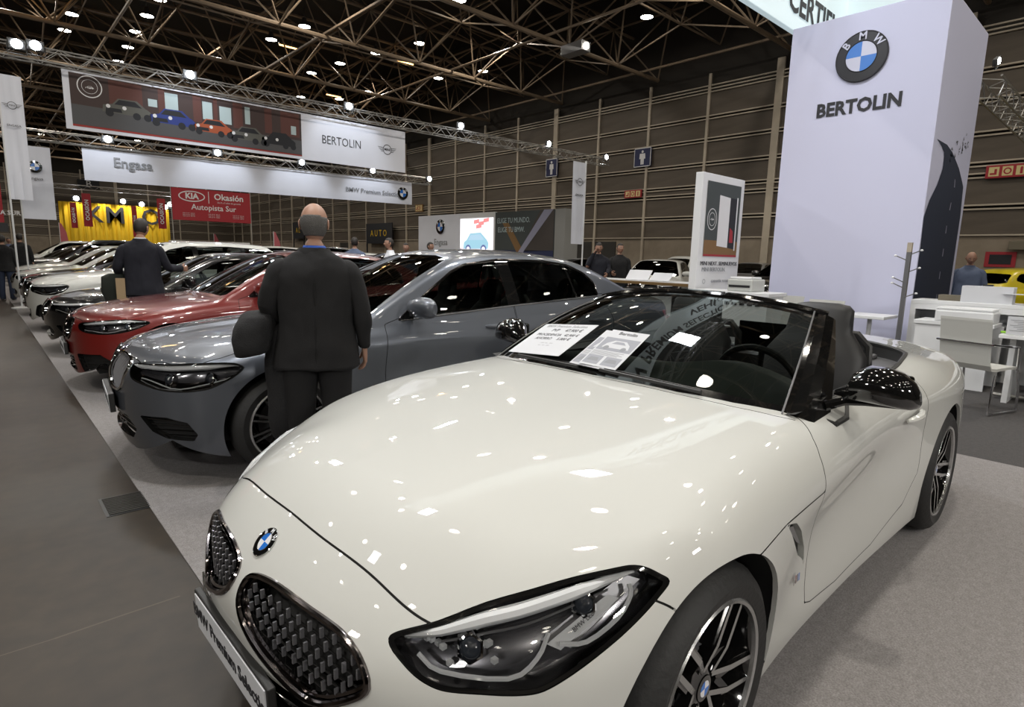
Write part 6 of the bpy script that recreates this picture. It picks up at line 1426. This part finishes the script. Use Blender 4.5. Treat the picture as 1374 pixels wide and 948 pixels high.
# ---------------------------------------------------------------- flags on poles
def flag(x, y, z0, z1, w, label, kind, pole_top, lean=0, m='banner', facey=True):
    e = empty('flag', (x, y, 0)); e.rotation_euler = (lean, 0, 0); tag(e, label, 'flag'); b = MB(); b.tube([(0, 0, 0), (0, 0, pole_top)], .02, 8); b.lathe([(.2, 0), (.2, .02), (.03, .05), (0, .05)], 20); b.build('pole', H['white'], e)
    sgn = 1 if w > 0 else -1; w = abs(w); mt = plane_y(0 if sgn > 0 else -w, z0, 0); b = MB(); P, F = cloth_panel(mt, w, z1-z0, .02, int(px_seed()), 10, 14)
    b.add(P, F, 0, True); b.build('flag_cloth', H['banner'] if m == 'banner' else PR[m], e); m2 = plane_y(0 if sgn > 0 else -w, z0, -.03); hz = z1-z0
    if kind == 'mini':
        b = MB(); winged(b, m2, w*.5, hz*.76, w*.2); P_, F_ = text_mesh('MINI', w*.13); b.add([m2 @ (p+Vector((w*.5, hz*.76, .004))) for p in P_], F_); b.build('winged_badge', M['ink'], e); ptext('lettering', 'ENGASA', m2, w*.5, hz*.60, w*.16, M['ink'], e)
    elif kind == 'bmw': emblem(e, m2 @ Vector((w*.5, hz*.72, .01)), (1, 0, 0), (0, 0, 1), w*.22); ptext('lettering', 'Engasa', m2, w*.5, hz*.56, w*.16, M['ink'], e)
    return e
_s = [0]
def px_seed(): _s[0] += 1; return _s[0]
a = onax(2, 88, 1, 11.5); c = onax(33, 268, 1, 11.5); p = onax(20, 335, 1, 11.5); flag(.72, 17.3, 2.41, 5.02, .40, 'tall narrow white flag with a winged badge at the left edge', 'mini', 5.1, lean=0)
a = onax(30, 198, 1, 20); flag(1.05, 20.15, 2.1, 3.95, .70, 'white flag with a blue and white roundel behind the narrow flag', 'bmw', 3.95)
g = ground(781, 16); flag(g.x, g.y, 1.80, 3.92, -.50, 'white flag with a winged badge in front of the cladding, left of the restroom sign', 'mini', 3.97)
kb = empty('red_banner', (-1.2, 30, 0)); tag(kb, 'red hanging panel with an oval badge cut by the left edge', 'banner'); b = MB(); b.box((-2, 0, 2.25), (2.2, .05, 4.5)); b.build('panel', PR['kred'], kb); mt = plane_y(0, 0, -.01); b = MB(); ring(b, mt, 1.15, 3.6, .55, .05, ry=.27); P_, F_ = text_mesh('KIA', .34, bold=.012); b.add([mt @ (p+Vector((1.15, 3.6, .004))) for p in P_], F_); b.build('oval_badge', PR['white'], kb); ptext('lettering', 'AUTOPISTA SUR', mt, 1.9, 2.62, .22, PR['white'], kb, bold=.005)
b = MB(); b.box((-2, 0, 1.9), (2.3, .08, 2.22)); b.build('black_beam', H['blackm'], kb)
for px, d, hh, lb in ((368, 36, 2.6, 'small pink feather flag left of the balding man'), (82, 38, 2.9, 'small pink feather flag in front of the yellow curtain'), (288, 44, 2.6, 'tiny pink feather flag under the red banner')):
    g = ground(px, d); e = empty('feather_flag', (g.x, g.y, 0)); tag(e, lb, 'flag'); b = MB(); b.tube([(0, 0, 0), (0, 0, hh)], .02, 6); b.build('pole', H['white'], e); b = MB(); pp = [(.0, 1.0), (.0, hh), (.12, hh-.05), (.35, hh-.6), (.45, 1.4), (.42, 1.0)]; b.prism(pp, -.01, .01, plane_y(0, 0, 0)); b.build('flag_cloth', PR['lred'], e)
# ---------------------------------------------------------------- white tower with the emblem
TX, TY0, TY1, TZ = 9.6, 2.30, 4.32, 4.95
tw = empty('tower', (TX, TY0, 0)); tag(tw, 'tall white fabric tower lettered BERTOLIN behind the open roadster', 'tower')
b = MB(); b.box((0, 0, 0), (2.2, TY1-TY0, TZ), 0, .01); b.build('tower_body', H['towerw'], tw); mt = frame((-.004, TY1-TY0, 0), (0, -1, 0), (0, 0, 1))
vv = onax(1156, 76, 0, TX-.02); emblem(tw, (-.012, vv.y-TY0, vv.z), (0, -1, 0), (0, 0, 1), .34, print_=True)
vv = onax(1150, 141, 0, TX-.02); P_, F_ = text_mesh('BERTOLIN', .262, bold=.009); m_ = frame((-.01, vv.y-TY0, vv.z-.01), (0, -1, 0), (0, 0, 1)); b = MB(); b.add([m_ @ Vector((p.x*.93, p.y, p.z)) for p in P_], F_); b.build('lettering', M['ink'], tw)
# printed road on the side that faces -Y
mt = frame((0, -.004, 0), (1, 0, 0), (0, 0, 1)); b = MB()
def tp(px, py): v = onax(px, py, 1, TY0-.01); return (v.x-TX, v.z)
edge_l = [(1253, 182), (1262, 190), (1268, 205), (1266, 225), (1258, 248), (1248, 268), (1240, 290), (1236, 330)]; edge_r = [(1253, 182), (1268, 189), (1279, 205), (1287, 225), (1293, 250), (1289, 290), (1283, 330)]
L_ = [tp(*p) for p in edge_l]; R2 = [tp(*p) for p in edge_r]; L_[-1] = (max(.0, L_[-1][0]), L_[-1][1]); L_ = [(max(0, x), z) for x, z in L_]+[(0, .9)]; R2 = R2+[(min(2.2, R2[-1][0]), .9)]
zz = np.linspace(.9, L_[0][1]-.01, 40); lx = np.interp(zz, [q[1] for q in L_][::-1], [q[0] for q in L_][::-1]); rx = np.interp(zz, [q[1] for q in R2][::-1], [q[0] for q in R2][::-1])
for i in range(39): flat(b, mt, [(lx[i], zz[i]), (rx[i], zz[i]), (rx[i+1], zz[i+1]), (lx[i+1], zz[i+1])], .002, 0)
for i in range(0, 36, 6): m2 = .62; flat(b, mt, [(lx[i]*(1-m2)+rx[i]*m2-.02, zz[i]), (lx[i]*(1-m2)+rx[i]*m2+.02, zz[i]), (lx[i+2]*(1-m2)+rx[i+2]*m2+.015, zz[i+2]), (lx[i+2]*(1-m2)+rx[i+2]*m2-.015, zz[i+2])], .004, 1)
rn = random.Random(9)
for k in range(30): x = .9+rn.random()*1.1; z = 3.0+.35*(x-.9)+rn.uniform(-.12, .12); flat(b, mt, [(x, z), (x+rn.uniform(.02, .08), z+.02), (x+.01, z+rn.uniform(.02, .08))], .002, 2)
b.build('printed_road', [PR['road'], PR['lilac'], PR['slate']], tw)
# hanging light box above
sg = empty('hanging_sign', (6.2, 4.6, 5.24)); tag(sg, 'hanging white light box with dark capitals CERTIFICADOS above the tower', 'sign'); b = MB(); b.box((-5.5, 0, -.07), (6.3, .10, 1.4), 0, .01); b.box((6.2, -1.4, -.07), (6.3, 0, 1.4), 0, .01); b.build('box', mat('sign_white', (.62, .70, .72), .6, emit=(.75, .95, 1), es=.35), sg); mt = plane_y(0, 0, -.006)
vv = onax(1090, 12, 1, 4.6); ptext('lettering', 'BMW PREMIUM SELECTION', mt, -.8, 1.06, .50, M['ink'], sg, bold=.01); ptext('lettering', 'VEHÍCULOS', mt, 1.75, .36, .56, M['ink'], sg, bold=.014); ptext('lettering', 'CERTIFICADOS', mt, 3.75, .36, .56, M['ink'], sg, bold=.014, align='LEFT')
ptext('lettering', 'SELECCIÓN', frame((6.19, 0, 0), (0, -1, 0), (0, 0, 1)), .72, .36, .26, M['ink'], sg, bold=.006)
# ---------------------------------------------------------------- information pillar
ki = empty('info_pillar', (8.0, 4.7, 0)); tag(ki, 'slim white information pillar with a garage picture left of the tower', 'sign'); b = MB(); b.box((-.02, 0, 0), (1.25, .12, 2.71), 0, .006); b.build('pillar', H['white'], ki); mt = plane_y(0, 0, -.006) @ Matrix.Diagonal((1.17, 1, 1, 1))
b = MB(); flat(b, mt, [(.10, 1.50), (.97, 1.50), (.97, 2.60), (.10, 2.60)], .002, 0); flat(b, mt, [(.10, 1.50), (.97, 1.50), (.97, 1.74), (.10, 1.74)], .0024, 2); flat(b, mt, [(.10, 1.50), (.97, 1.50), (.97, 1.53), (.10, 1.53)], .0028, 1); flat(b, mt, [(.42, 1.66), (.70, 1.64), (.70, 2.40), (.42, 2.42)], .0028, 3); flat(b, mt, [(.70, 1.64), (.88, 1.62), (.88, 2.40), (.70, 2.40)], .0028, 4); flat(b, mt, [(.88, 1.6), (.91, 1.6), (.91, 2.42), (.88, 2.42)], .003, 3)
ring(b, mt, .26, 2.05, .12, .012, .004, 5, ry=.16); ring(b, mt, .26, 2.05, .08, .008, .004, 5, ry=.10); flatcar(b, mt, .26, 2.05, .09, 5, 0, 0, 0); flat(b, mt, [(.74, 1.72), (.84, 1.72), (.82, 1.9), (.74, 1.95)], .0036, 1); b.build('printed_picture', [PR['slate'], PR['kred'], PR['tanbr'], PR['white'], PR['dark'], PR['white']], ki)
ptext('lettering', 'MINI NEXT. SEMINUEVOS', mt, .53, 1.39, .085, M['ink'], ki); ptext('lettering', 'MINI BERTOLIN.', mt, .40, 1.30, .085, M['inkgrey'], ki)
for z, t_ in ((1.12, 'GARANTÍA TOTAL'), (.94, 'REVISADOS 100 PUNTOS'), (.76, 'HASTA 24 MESES DE CONFIANZA')):
    ptext('small_print', t_, mt, .58, z, .055, M['inkgrey'], ki); b = MB(); ring(b, mt, .17, z, .035, .008); b.build('icon', M['inkgrey'], ki)
# ---------------------------------------------------------------- low furniture left of the tower
def counter(name, x0, y0, x1, y1, h, label, slots=None):
    e = empty(name, (x0, y0, 0)); tag(e, label, 'counter'); w, d = x1-x0, y1-y0; b = MB(); b.box((0, 0, h-.05), (w, d, h), 0, .006); b.build('worktop', H['white'], e); b = MB(); b.box((.03, .03, 0), (w-.03, d-.03, h-.05)); b.build('base', H['white'], e); return e
cn = counter('white_counter', 7.70, 3.45, 8.25, 4.60, 1.02, 'white counter standing between the info pillar and the tower')
for k in range(5): MB().box((.02, .12+k*.11, .84), (.028, .19+k*.11, .94)).build('slot', H['blackm'], cn)
e = empty('printer', (9.3, 4.45, 0)); tag(e, 'off-white office printer standing behind the counter, left of the tower', 'printer'); e.location = (8.0, 3.92, 1.02); b = MB(); b.box((-.2, -.18, 0), (.2, .18, .17), 0, .02); b.build('body', mat('printer_grey', (.45, .46, .44), .5), e); MB().box((-.17, -.16, .17), (.12, .16, .20), 0, .01).build('lid', H['white'], e); MB().box((-.21, -.15, .06), (-.195, .15, .09)).build('paper_slot', H['blackm'], e)
def chair(x, y, rz, label, steel=True):
    e = empty('chair', (x, y, 0), rz); tag(e, label, 'chair'); b = MB(); P = []; F = []; prof = [(.26, .445), (.10, .45), (-.12, .44), (-.20, .45), (-.235, .50), (-.25, .60), (-.275, .75), (-.30, .90), (-.305, .925)]
    for t in (0, 1):
        for xx, zz_ in prof: P += [(xx-(.0 if t == 0 else 0), -.23, zz_+(.012 if t else -.012)), (xx, .23, zz_+(.012 if t else -.012))]
    m_ = len(prof)
    for t in (0, 1):
        for i in range(m_-1): a = t*2*m_+2*i; F.append([a, a+1, a+3, a+2] if t else [a, a+2, a+3, a+1])
    for i in range(m_-1):
        for c in (0, 1): a = 2*i+c; F.append([a, a+2, a+2+2*m_, a+2*m_])
    F += [[0, 1, 1+2*m_, 2*m_], [2*m_-2, 2*m_-1, 4*m_-1, 4*m_-2]]; b.add(P, F, 0, False); o = b.build('shell', mat('chair_leather', (.50, .50, .47), .55) if 'chair_leather' not in bpy.data.materials else bpy.data.materials['chair_leather'], e)
    mo = o.modifiers.new('b', 'BEVEL'); mo.width = .006; mo.segments = 2
    for s in (-1, 1):
        b = MB(); b.tube([(.24, s*.24, .43), (.28, s*.25, .22), (.30, s*.25, .012), (-.20, s*.25, .012), (-.16, s*.25, .40)], .0115, 8); b.build('leg', M['chrome'], e)
        b = MB(); b.tube([(-.275, s*.25, .70), (-.05, s*.27, .68), (.16, s*.26, .66), (.20, s*.25, .43)], .010, 8); b.build('armrest', M['chrome'], e)
    b = MB(); b.tube([(-.285, -.25, .70), (-.285, .25, .70)], .010, 8); b.build('cross_bar', M['chrome'], e); return e
chair(8.35, 3.07, PI, 'white leather chair just left of the roadster headrest, nearer the camera') ; chair(8.88, 3.81, PI, 'white leather chair right of the black counter slots, close to the tower')
e = empty('side_table', (9.0, 2.62, 0)); tag(e, 'small white table peeping out right of the roadster headrest', 'table'); MB().box((-.3, -.25, .72), (.3, .25, .76), 0, .006).build('tabletop', H['white'], e); MB().tube([(0, 0, 0), (0, 0, .72)], .03, 8).build('leg', H['white'], e)
# long bar table with the brown edge
bt = empty('bar_table', (9.0, 6.1, 0)); tag(bt, 'long high bar table with a brown wooden edge and black legs', 'table'); 
b = MB(); b.box((-.35, -1.0, 1.0), (.45, 1.75, 1.05), 0, .004); b.build('tabletop', mat('oak_edge', (.16, .10, .04), .4), bt); MB().box((-.34, -.99, 1.05), (.44, 1.74, 1.054)).build('top_sheet', H['white'], bt)
for x, y in ((-.3, -.6), (-.3, 1.4), (.4, -.6), (.4, 1.4)): MB().box((x-.03, y-.03, 0), (x+.03, y+.03, 1.0)).build('leg', H['blackm'], bt)
MB().box((-.2, -.8, 0), (.3, 1.6, .9)).build('modesty_panel', H['white'], bt)
def sheet(name, x, y, z, w, d, rz, label, thick=.004, m=None, cat='paper'):
    e = MB().box((-w/2, -d/2, 0), (w/2, d/2, thick)).build(name, m or M['paper']); e.location = (x, y, z); e.rotation_euler = (0, 0, rz); return tag(e, label, cat)
e = sheet('brochure_stand', 8.85, 6.35, 1.15, .30, .42, .3, 'white sheets propped on the bar table below the white hatchback', .006); e.rotation_euler = (.0, math.radians(-35), .3)
e = sheet('brochure_stand', 8.83, 5.86, 1.135, .26, .36, .2, 'second propped sheet with small print on the bar table', .006); e.rotation_euler = (0, math.radians(-30), .2)
e = sheet('leaflet_box', 8.85, 5.15, 1.056, .18, .2, .1, 'small white and blue leaflet box at the end of the bar table', .15, cat='box')
# ---------------------------------------------------------------- counter, desk and chair right of the tower
rc = empty('shelf_counter', (9.05, .0, 0)); tag(rc, 'white reception counter with open shelves right of the tower', 'counter')
MB().box((0, -2.2, .95), (.5, 2.18, 1.0), 0, .005).build('worktop', H['white'], rc); MB().box((0, 2.12, 0), (.5, 2.18, .95)).build('side_panel', H['white'], rc); MB().box((.42, -2.2, .0), (.5, 2.12, .95)).build('back_panel', H['white'], rc)
MB().box((0, -2.2, .88), (.03, 2.12, .95)).build('front_rail', H['white'], rc); MB().box((0, 1.2, .70), (.45, 2.12, .73)).build('shelf', H['white'], rc); MB().box((0, 1.2, 0), (.03, 2.12, .70)).build('door_panel', H['white'], rc)
for y in (1.98, 1.74): MB().box((.01, y-.1, .74), (.02, y+.08, .87)).build('dark_recess', H['blackm'], rc)
MB().box((-.52, 1.22, .735), (0, 2.0, .78), 0, .004).build('side_shelf', H['white'], rc); MB().box((-.50, 1.24, 0), (-.46, 1.98, .735)).build('side_panel', H['white'], rc)
MB().box((-.02, -2.2, .55), (.0, 1.15, .86)).build('dark_panel', mat('dark_screen', (.06, .06, .06), .5), rc)
e = empty('printer', (8.75, 1.52, .78)); tag(e, 'white multifunction printer on the shelf in front of the counter', 'printer'); MB().box((-.2, -.28, -.0), (.22, .28, .14), 0, .02).build('body', H['white'], e); MB().box((-.19, -.27, .14), (.2, .27, .17), 0, .01).build('lid', H['white'], e); MB().box((-.24, -.18, .02), (-.19, .18, .035)).build('paper_tray', H['blackm'], e)
e = sheet('box_file', 9.2, 1.42, 1.0, .22, .50, 0, 'white carton standing on the counter in front of the bald man', .20, cat='box')
e = sheet('flower_tray', 9.3, 1.75, 1.0, .2, .35, 0, 'small tray of white decorations on the counter by the tower', .07, m=PR['sand'], cat='tray'); sheet('black_phone', 9.32, 1.45, 1.2, .05, .1, 0, 'small black phone lying on the white carton', .02, m=H['blackm'], cat='phone'); sheet('loose_sheet', 9.15, 1.12, 1.12, .2, .30, .1, 'white sheet sticking out right of the carton', .006)
dk = empty('desk', (7.95, .1, 0)); tag(dk, 'white desk at the right edge in front of the counter', 'desk'); MB().box((-.05, -1.6, .70), (.75, .98, .74), 0, .005).build('desktop', H['white'], dk); MB().box((.1, .85, 0), (.7, .9, .70)).build('side_panel', H['white'], dk)
for y in (.55, -.2): MB().tube([(.0, y, 0), (.0, y, .70)], .03, 8).build('leg', H['alu'], dk)
MB().tube([(.35, 1.02, .04), (.35, .3, .04)], .02, 8).build('foot_bar', H['alu'], dk)
e = sheet('price_card', 7.92, .92, .745, .015, .22, 0, 'white printed card standing on the desk above the chair', .19, cat='card'); 
for k in range(7): MB().box((-.009, -.085, .15-.018*k), (-.0085, .085-.03*(k % 3), .155-.018*k)).build('print_line', M['inkgrey'], e)
e = MB().box((-.06, -.02, 0), (.06, .02, .02), 0, .006).build('highlighter', mat('green_plastic', (.25, .55, .02), .4)); e.location = (8.05, 1.03, .745); e.rotation_euler = (0, 0, 1.2); tag(e, 'green marker lying on the desk left of the card', 'pen')
chair(7.43, 1.15, math.radians(-18), 'white leather cantilever chair with chrome arms at the desk')
cr = empty('coat_rack', (9.0-.12, 2.23, 0)); tag(cr, 'grey coat rack with white-tipped pegs standing against the tower', 'coat rack'); b = MB(); b.box((-.025, -.025, 0), (.025, .025, 1.60)); b.build('post', M['satin'], cr); MB().box((-.026, -.026, 1.60), (.026, .026, 1.72)).build('post_cap', H['rail'], cr)
for z, s_ in ((1.55, 1), (1.62, -1), (1.40, -1), (1.27, 1), (1.20, 1), (1.08, -1)):
    b = MB(); b.tube([(-.02, 0, z-.06), (-.03, s_*.13, z)], .007, 6, 0); b.ell((-.03, s_*.14, z+.003), (.014, .018, .014), None, 1, 8, 6); b.build('peg', [M['satin'], H['white']], cr)
# ---------------------------------------------------------------- the second stand with the lit screen
EX = 20.0
es = empty('partition_wall', (EX, 19.2, 0)); tag(es, 'white stand partition with roundel, lit screen and printed scene near the wall', 'stand')
MB().box((0, 7.22, 0), (.12, 11.3, 3.68)).build('white_panel', H['banner'], es); MB().box((0, 4.22, 0), (.12, 7.2, 3.68)).build('screen_panel', H['white'], es); MB().box((0, 0, 0), (.12, 4.2, 3.64)).build('printed_panel', PR['slate'], es); MB().box((.0, -.65, 0), (.9, -.02, 3.64)).build('side_panel', mat('panel_grey', (.26, .26, .25), .7), es)
mt = frame((-.01, 11.3, 0), (0, -1, 0), (0, 0, 1)); emblem(es, (-.02, 9.0, 3.02), (0, -1, 0), (0, 0, 1), .42); ptext('lettering', 'Engasa', mt, 2.3, 2.15, .50, M['inkgrey'], es, bold=.004)
b = MB(); flat(b, mt, [(4.15, 1.2), (6.95, 1.2), (6.95, 3.40), (4.15, 3.40)], .004, 0); flat(b, mt, [(4.15, 1.2), (6.95, 1.2), (6.95, 1.75), (4.15, 1.85)], .006, 1)
cxx, cyy = 5.5, 2.1; flat(b, mt, [(cxx-1.05, cyy-.30), (cxx-1.0, cyy+.05), (cxx-.75, cyy+.18), (cxx-.45, cyy+.52), (cxx+.45, cyy+.55), (cxx+.95, cyy+.18), (cxx+1.1, cyy+.0), (cxx+1.05, cyy-.30)], .008, 2); flat(b, mt, [(cxx-.62, cyy+.16), (cxx-.40, cyy+.44), (cxx+.40, cyy+.46), (cxx+.75, cyy+.17)], .010, 3)
for dx in (-.62, .68): flat(b, mt, disc(cxx+dx, cyy-.32, .24, 16), .010, 4); flat(b, mt, disc(cxx+dx, cyy-.32, .14, 12), .012, 0)
for dx, dz in ((.1, 3.1), (.5, 3.0), (.9, 3.15), (.3, 2.85)): flat(b, mt, [(cxx+dx-.25, dz), (cxx+dx+.2, dz+.05), (cxx+dx+.2, dz+.25), (cxx+dx-.25, dz+.2)], .007, 5)
b.build('lit_screen', [emit_mat('screen_white', (.95, .93, .97), 1.3), emit_mat('screen_floor', (.75, .60, .66), 1.0), emit_mat('screen_car', (.35, .62, .75), 1.0), emit_mat('screen_glass', (.45, .65, .8), 1.0), emit_mat('screen_dark', (.12, .15, .35), 1.0), emit_mat('screen_red', (.9, .3, .3), 1.0)], es)
b = MB(); X0 = 7.12
flat(b, mt, [(X0, 0), (X0+4.15, 0), (X0+4.15, 1.75), (X0, 1.75)], .003, 3); flat(b, mt, [(X0+1.9, 1.7), (X0+4.15, 1.75), (X0+4.15, 3.6), (X0+3.2, 3.6)], .003, 2); flat(b, mt, [(X0+.55, 3.1), (X0+1.0, 3.1), (X0+2.1, 1.75), (X0+1.65, 1.65)], .005, 0); flat(b, mt, [(X0+1.7, 1.6), (X0+2.2, 1.75), (X0+4.1, 3.64), (X0+3.5, 3.64)], .006, 1); flat(b, mt, [(X0+1.2, .9), (X0+1.6, .9), (X0+2.2, 1.75), (X0+1.9, 1.75)], .0065, 1); flat(b, mt, [(X0+1.9, 1.7), (X0+2.1, 1.7), (X0+2.8, .9), (X0+2.5, .9)], .0066, 1)
b.build('printed_scene', [PR['tanbr'], PR['lilac'], PR['brown'], PR['navy']], es); ptext('lettering', 'ELIGE TU MUNDO.', mt, X0+1.35, 3.2, .36, PR['pale'], es, font_scale_x=.8); ptext('lettering', 'ELIGE TU BMW.', mt, X0+1.2, 2.75, .36, PR['pale'], es, font_scale_x=.8)
# ---------------------------------------------------------------- signs on the walls
def wallsign(px, py, w, h, m, label, kind):
    v = onax(px, py, 0, WX-.25); e = empty('wall_sign', (WX-.25, v.y, v.z)); tag(e, label, 'sign'); MB().box((0, -w/2, -h/2), (.08, w/2, h/2)).build('sign_plate', PR[m], e); mt = frame((-.005, 0, 0), (0, -1, 0), (0, 0, 1)); b = MB()
    if kind == 'person':
        flat(b, mt, disc(0, h*.30, h*.07, 12), .003); flat(b, mt, [(-w*.16, h*.20), (w*.16, h*.20), (w*.18, -h*.08), (w*.10, -h*.08), (w*.09, -h*.38), (w*.01, -h*.38), (0, -h*.1), (-w*.01, -h*.38), (-w*.09, -h*.38), (-w*.10, -h*.08), (-w*.18, -h*.08)], .003); b.build('pictogram', PR['white'], e)
        ring2 = MB(); 
        for a, c in (((-w/2, -h/2), (w/2, -h/2+.04)), ((-w/2, h/2-.04), (w/2, h/2)), ((-w/2, -h/2), (-w/2+.04, h/2)), ((w/2-.04, -h/2), (w/2, h/2))): flat(ring2, mt, [(a[0], a[1]), (c[0], a[1]), (c[0], c[1]), (a[0], c[1])], .004)
        ring2.build('sign_border', PR['white'], e)
    else:
        for k in (-1, 0, 1): flat(b, mt, [(k*w*.31-w*.12, -h*.36), (k*w*.31+w*.12, -h*.36), (k*w*.31+w*.12, h*.36), (k*w*.31-w*.12, h*.36)], .003, 0)
        flat(b, mt, [(-w*.40, -h*.1), (-w*.30, -h*.1), (-w*.30, h*.2), (-w*.24, h*.2), (-w*.24, -.25*h), (-w*.40, -h*.25)], .005, 1); ring(b, mt, 0, 0, h*.26, h*.1, .005, 1); flat(b, mt, [(w*.28, -h*.28), (w*.34, -h*.28), (w*.34, h*.2), (w*.31, h*.3), (w*.28, h*.2)], .005, 1); b.build('pictograms', [mat('sign_cream', (.62, .52, .25), .6) if 'sign_cream' not in bpy.data.materials else bpy.data.materials['sign_cream'], PR['kred']], e)
wallsign(862, 211, 1.1, 1.0, 'navy', 'navy restroom sign with a white figure beside the wide wall column', 'person'); wallsign(740, 225, 1.0, 1.1, 'navy', 'navy restroom sign with a white figure left of the flag', 'person')
wallsign(849, 260, 1.15, .42, 'kred', 'small red fire-point sign under the restroom sign', 'fire'); wallsign(1352, 229, 1.25, .45, 'kred', 'red fire-point sign with three pictograms at the right edge', 'fire'); wallsign(562, 279, 1.1, .6, 'tanbr', 'small orange fire-point sign above the second stand', 'fire')
e = MB().box((0, -.45, 0), (.04, .45, .55)).build('poster', PR['kred']); v = onax(1341, 348, 0, WX-.2); e.location = (WX-.09, v.y, v.z-.27); tag(e, 'red framed poster low on the wall behind the yellow car', 'poster'); MB().box((-.01, -.32, .1), (0, .32, .45)).build('picture', PR['dark'], e)
e = MB().box((0, -.35, 0), (.12, .35, .32), 0, .02).build('emergency_light', PR['sand']); v = onax(1370, 329, 0, WX-.3); e.location = (WX-.3, v.y, v.z-.16); tag(e, 'beige emergency light box on the wall at the right edge', 'lamp')
e = MB().box((-1.1, 0, -.5), (1.1, .1, .5)).build('hanging_sign_plate', PR['dark']); v = onax(119, 247, 1, 89.7); e.location = v; tag(e, 'dark sign lettered B on the far wall', 'sign'); text('lettering', 'B', plane_y(0, 0, -.02), 1.1, PR['white'], e)
for px, py, w_, lb in ((400, 309, 3, 'dark board with yellow letters left of the man'), (508, 313, 4.6, 'dark board with yellow letters under the white banner')):
    v = onax(px, py, 0, WX-.6); e = MB().box((0, -w_/2, -.9), (.1, w_/2, .9)).box((0, -w_/2, -v.z), (.1, -w_/2+.1, -.9)).box((0, w_/2-.1, -v.z), (.1, w_/2, -.9)).build('stand_board', PR['dark']); e.location = v; tag(e, lb, 'sign'); text('lettering', 'A U T O' if w_ > 4 else 'A L', frame((-.02, 0, 0), (0, -1, 0), (0, 0, 1)), .8, PR['yellow'], e)
e = empty('ceiling_cassette', onz(772, 66, 10.2)); tag(e, 'grey suspended projector box under the roof frame', 'projector'); v = e.location; b = MB(); b.box((-.28, -.6, -.2), (.28, .6, .2), 0, .02); b.build('case', M['satin'], e); MB().lathe([(.13, 0), (.12, .04), (0, .05)], 16, Matrix.Translation((0, -.62, 0)) @ Matrix.Rotation(PI/2, 4, 'X')).build('lens', H['lampglow'], e)
# low white barriers / desks far in the hall
for px, d, w_, lb in ((285, 40, 5.0, 'low white stand desk under the red banner'),): g = ground(px, d); e = MB().box((-w_/2, 0, 0), (w_/2, .5, 1.95), 0, .02).build('stand_desk', H['white']); e.location = (g.x, g.y, 0); tag(e, lb, 'desk')
# ---------------------------------------------------------------- price sheets on the roadster's windscreen
def screen_sheet(name, a0, v0, w, h, rot, label, lines, title):
    """a sheet lying on the pane of the white roadster"""
    mw = Matrix.Translation(Z4ROOT.location) @ Matrix.Rotation(Z4ROOT.rotation_euler.z, 4, 'Z'); c = WSP(a0, v0); du = (WSP(a0+.05, v0)-WSP(a0-.05, v0)).normalized(); dv = (WSP(a0, v0+.05)-WSP(a0, v0-.05)).normalized(); n = du.cross(dv); 
    if n.z < 0: n = -n
    c = mw @ (c+n*.012); du = mw.to_3x3() @ du; dv = mw.to_3x3() @ dv; m_ = frame(c, du, dv) 
    if (m_.to_3x3() @ Vector((0, 0, 1))).z < 0: m_ = frame(c, -du, dv)
    m_ = m_ @ Matrix.Rotation(rot, 4, 'Z'); e = empty(name); e.matrix_world = m_; tag(e, label, 'paper'); MB().box((-w/2, -h/2, 0), (w/2, h/2, .0008)).build('sheet', M['paper'], e)
    y = h/2-.022
    for t, sz, x, mm in title: text('print', t, Matrix.Translation((x, y, .001)), sz, M[mm], e, extrude=.0002, bold=.0006); y -= sz*1.25
    for i in range(lines): text('print', '%s   %s   %s' % (('1.250 €', '36 m.', '24.900 €')[i % 3], '48 m.', '299 €'), Matrix.Translation((0, y-.003, .001)), .010, M['inkgrey'], e, extrude=.0001); y -= .020
    return e, m_
screen_sheet('price_sheet', -.53, .235, .40, .275, math.radians(1), 'larger white price sheet on the left of the roadster windscreen', 2, [('BMW Premium Selection', .030, -.01, 'inkgrey'), ('PVP     47.900 €', .034, .03, 'ink'), ('PROCEDENCIA   42.900 €', .028, 0, 'ink'), ('AHORRO     5.000 €', .030, 0, 'ink')])
for k, (a0, lb) in enumerate(((-.06, 'rear of two overlapping leaflets on the roadster windscreen'), (.005, 'front leaflet with car pictures on the roadster windscreen'))):
    e, m_ = screen_sheet('leaflet', a0, .205+.008*k, .195, .265, math.radians(-3+2*k), lb, 0, [('Bertolin', .030, .0, 'ink'), ('', .01, 0, 'ink')]); 
    if k: e.matrix_world = m_ @ Matrix.Translation((0, 0, .003))
    b = MB(); I = Matrix.Identity(4); flat(b, I, [(-.09, -.02), (.09, -.02), (.09, .075), (-.09, .075)], .0012, 0); flat(b, I, [(-.07, .0), (-.06, .03), (-.03, .055), (.03, .055), (.06, .03), (.07, 0)], .0016, 1); flat(b, I, [(-.035, .03), (-.02, .048), (.02, .048), (.04, .03)], .002, 0)
    for dx in (-.045, .045): flat(b, I, disc(dx, .0, .014, 10), .002, 2)
    for q in range(2): flat(b, I, [(-.09+.095*q, -.12), (-.01+.095*q, -.12), (-.01+.095*q, -.06), (-.09+.095*q, -.06)], .0012, 0); flat(b, I, [(-.08+.095*q, -.10), (-.07+.095*q, -.075), (-.03+.095*q, -.075), (-.02+.095*q, -.10)], .0016, 2)
    for q in range(4): flat(b, I, [(-.09, -.028-.008*q), (.07-.02*(q % 2), -.028-.008*q), (.07-.02*(q % 2), -.031-.008*q), (-.09, -.031-.008*q)], .0012, 2)
    b.build('picture', [mat('leaflet_grey', (.30, .31, .35), .6) if 'leaflet_grey' not in bpy.data.materials else bpy.data.materials['leaflet_grey'], M['paper'], M['inkgrey']], e)
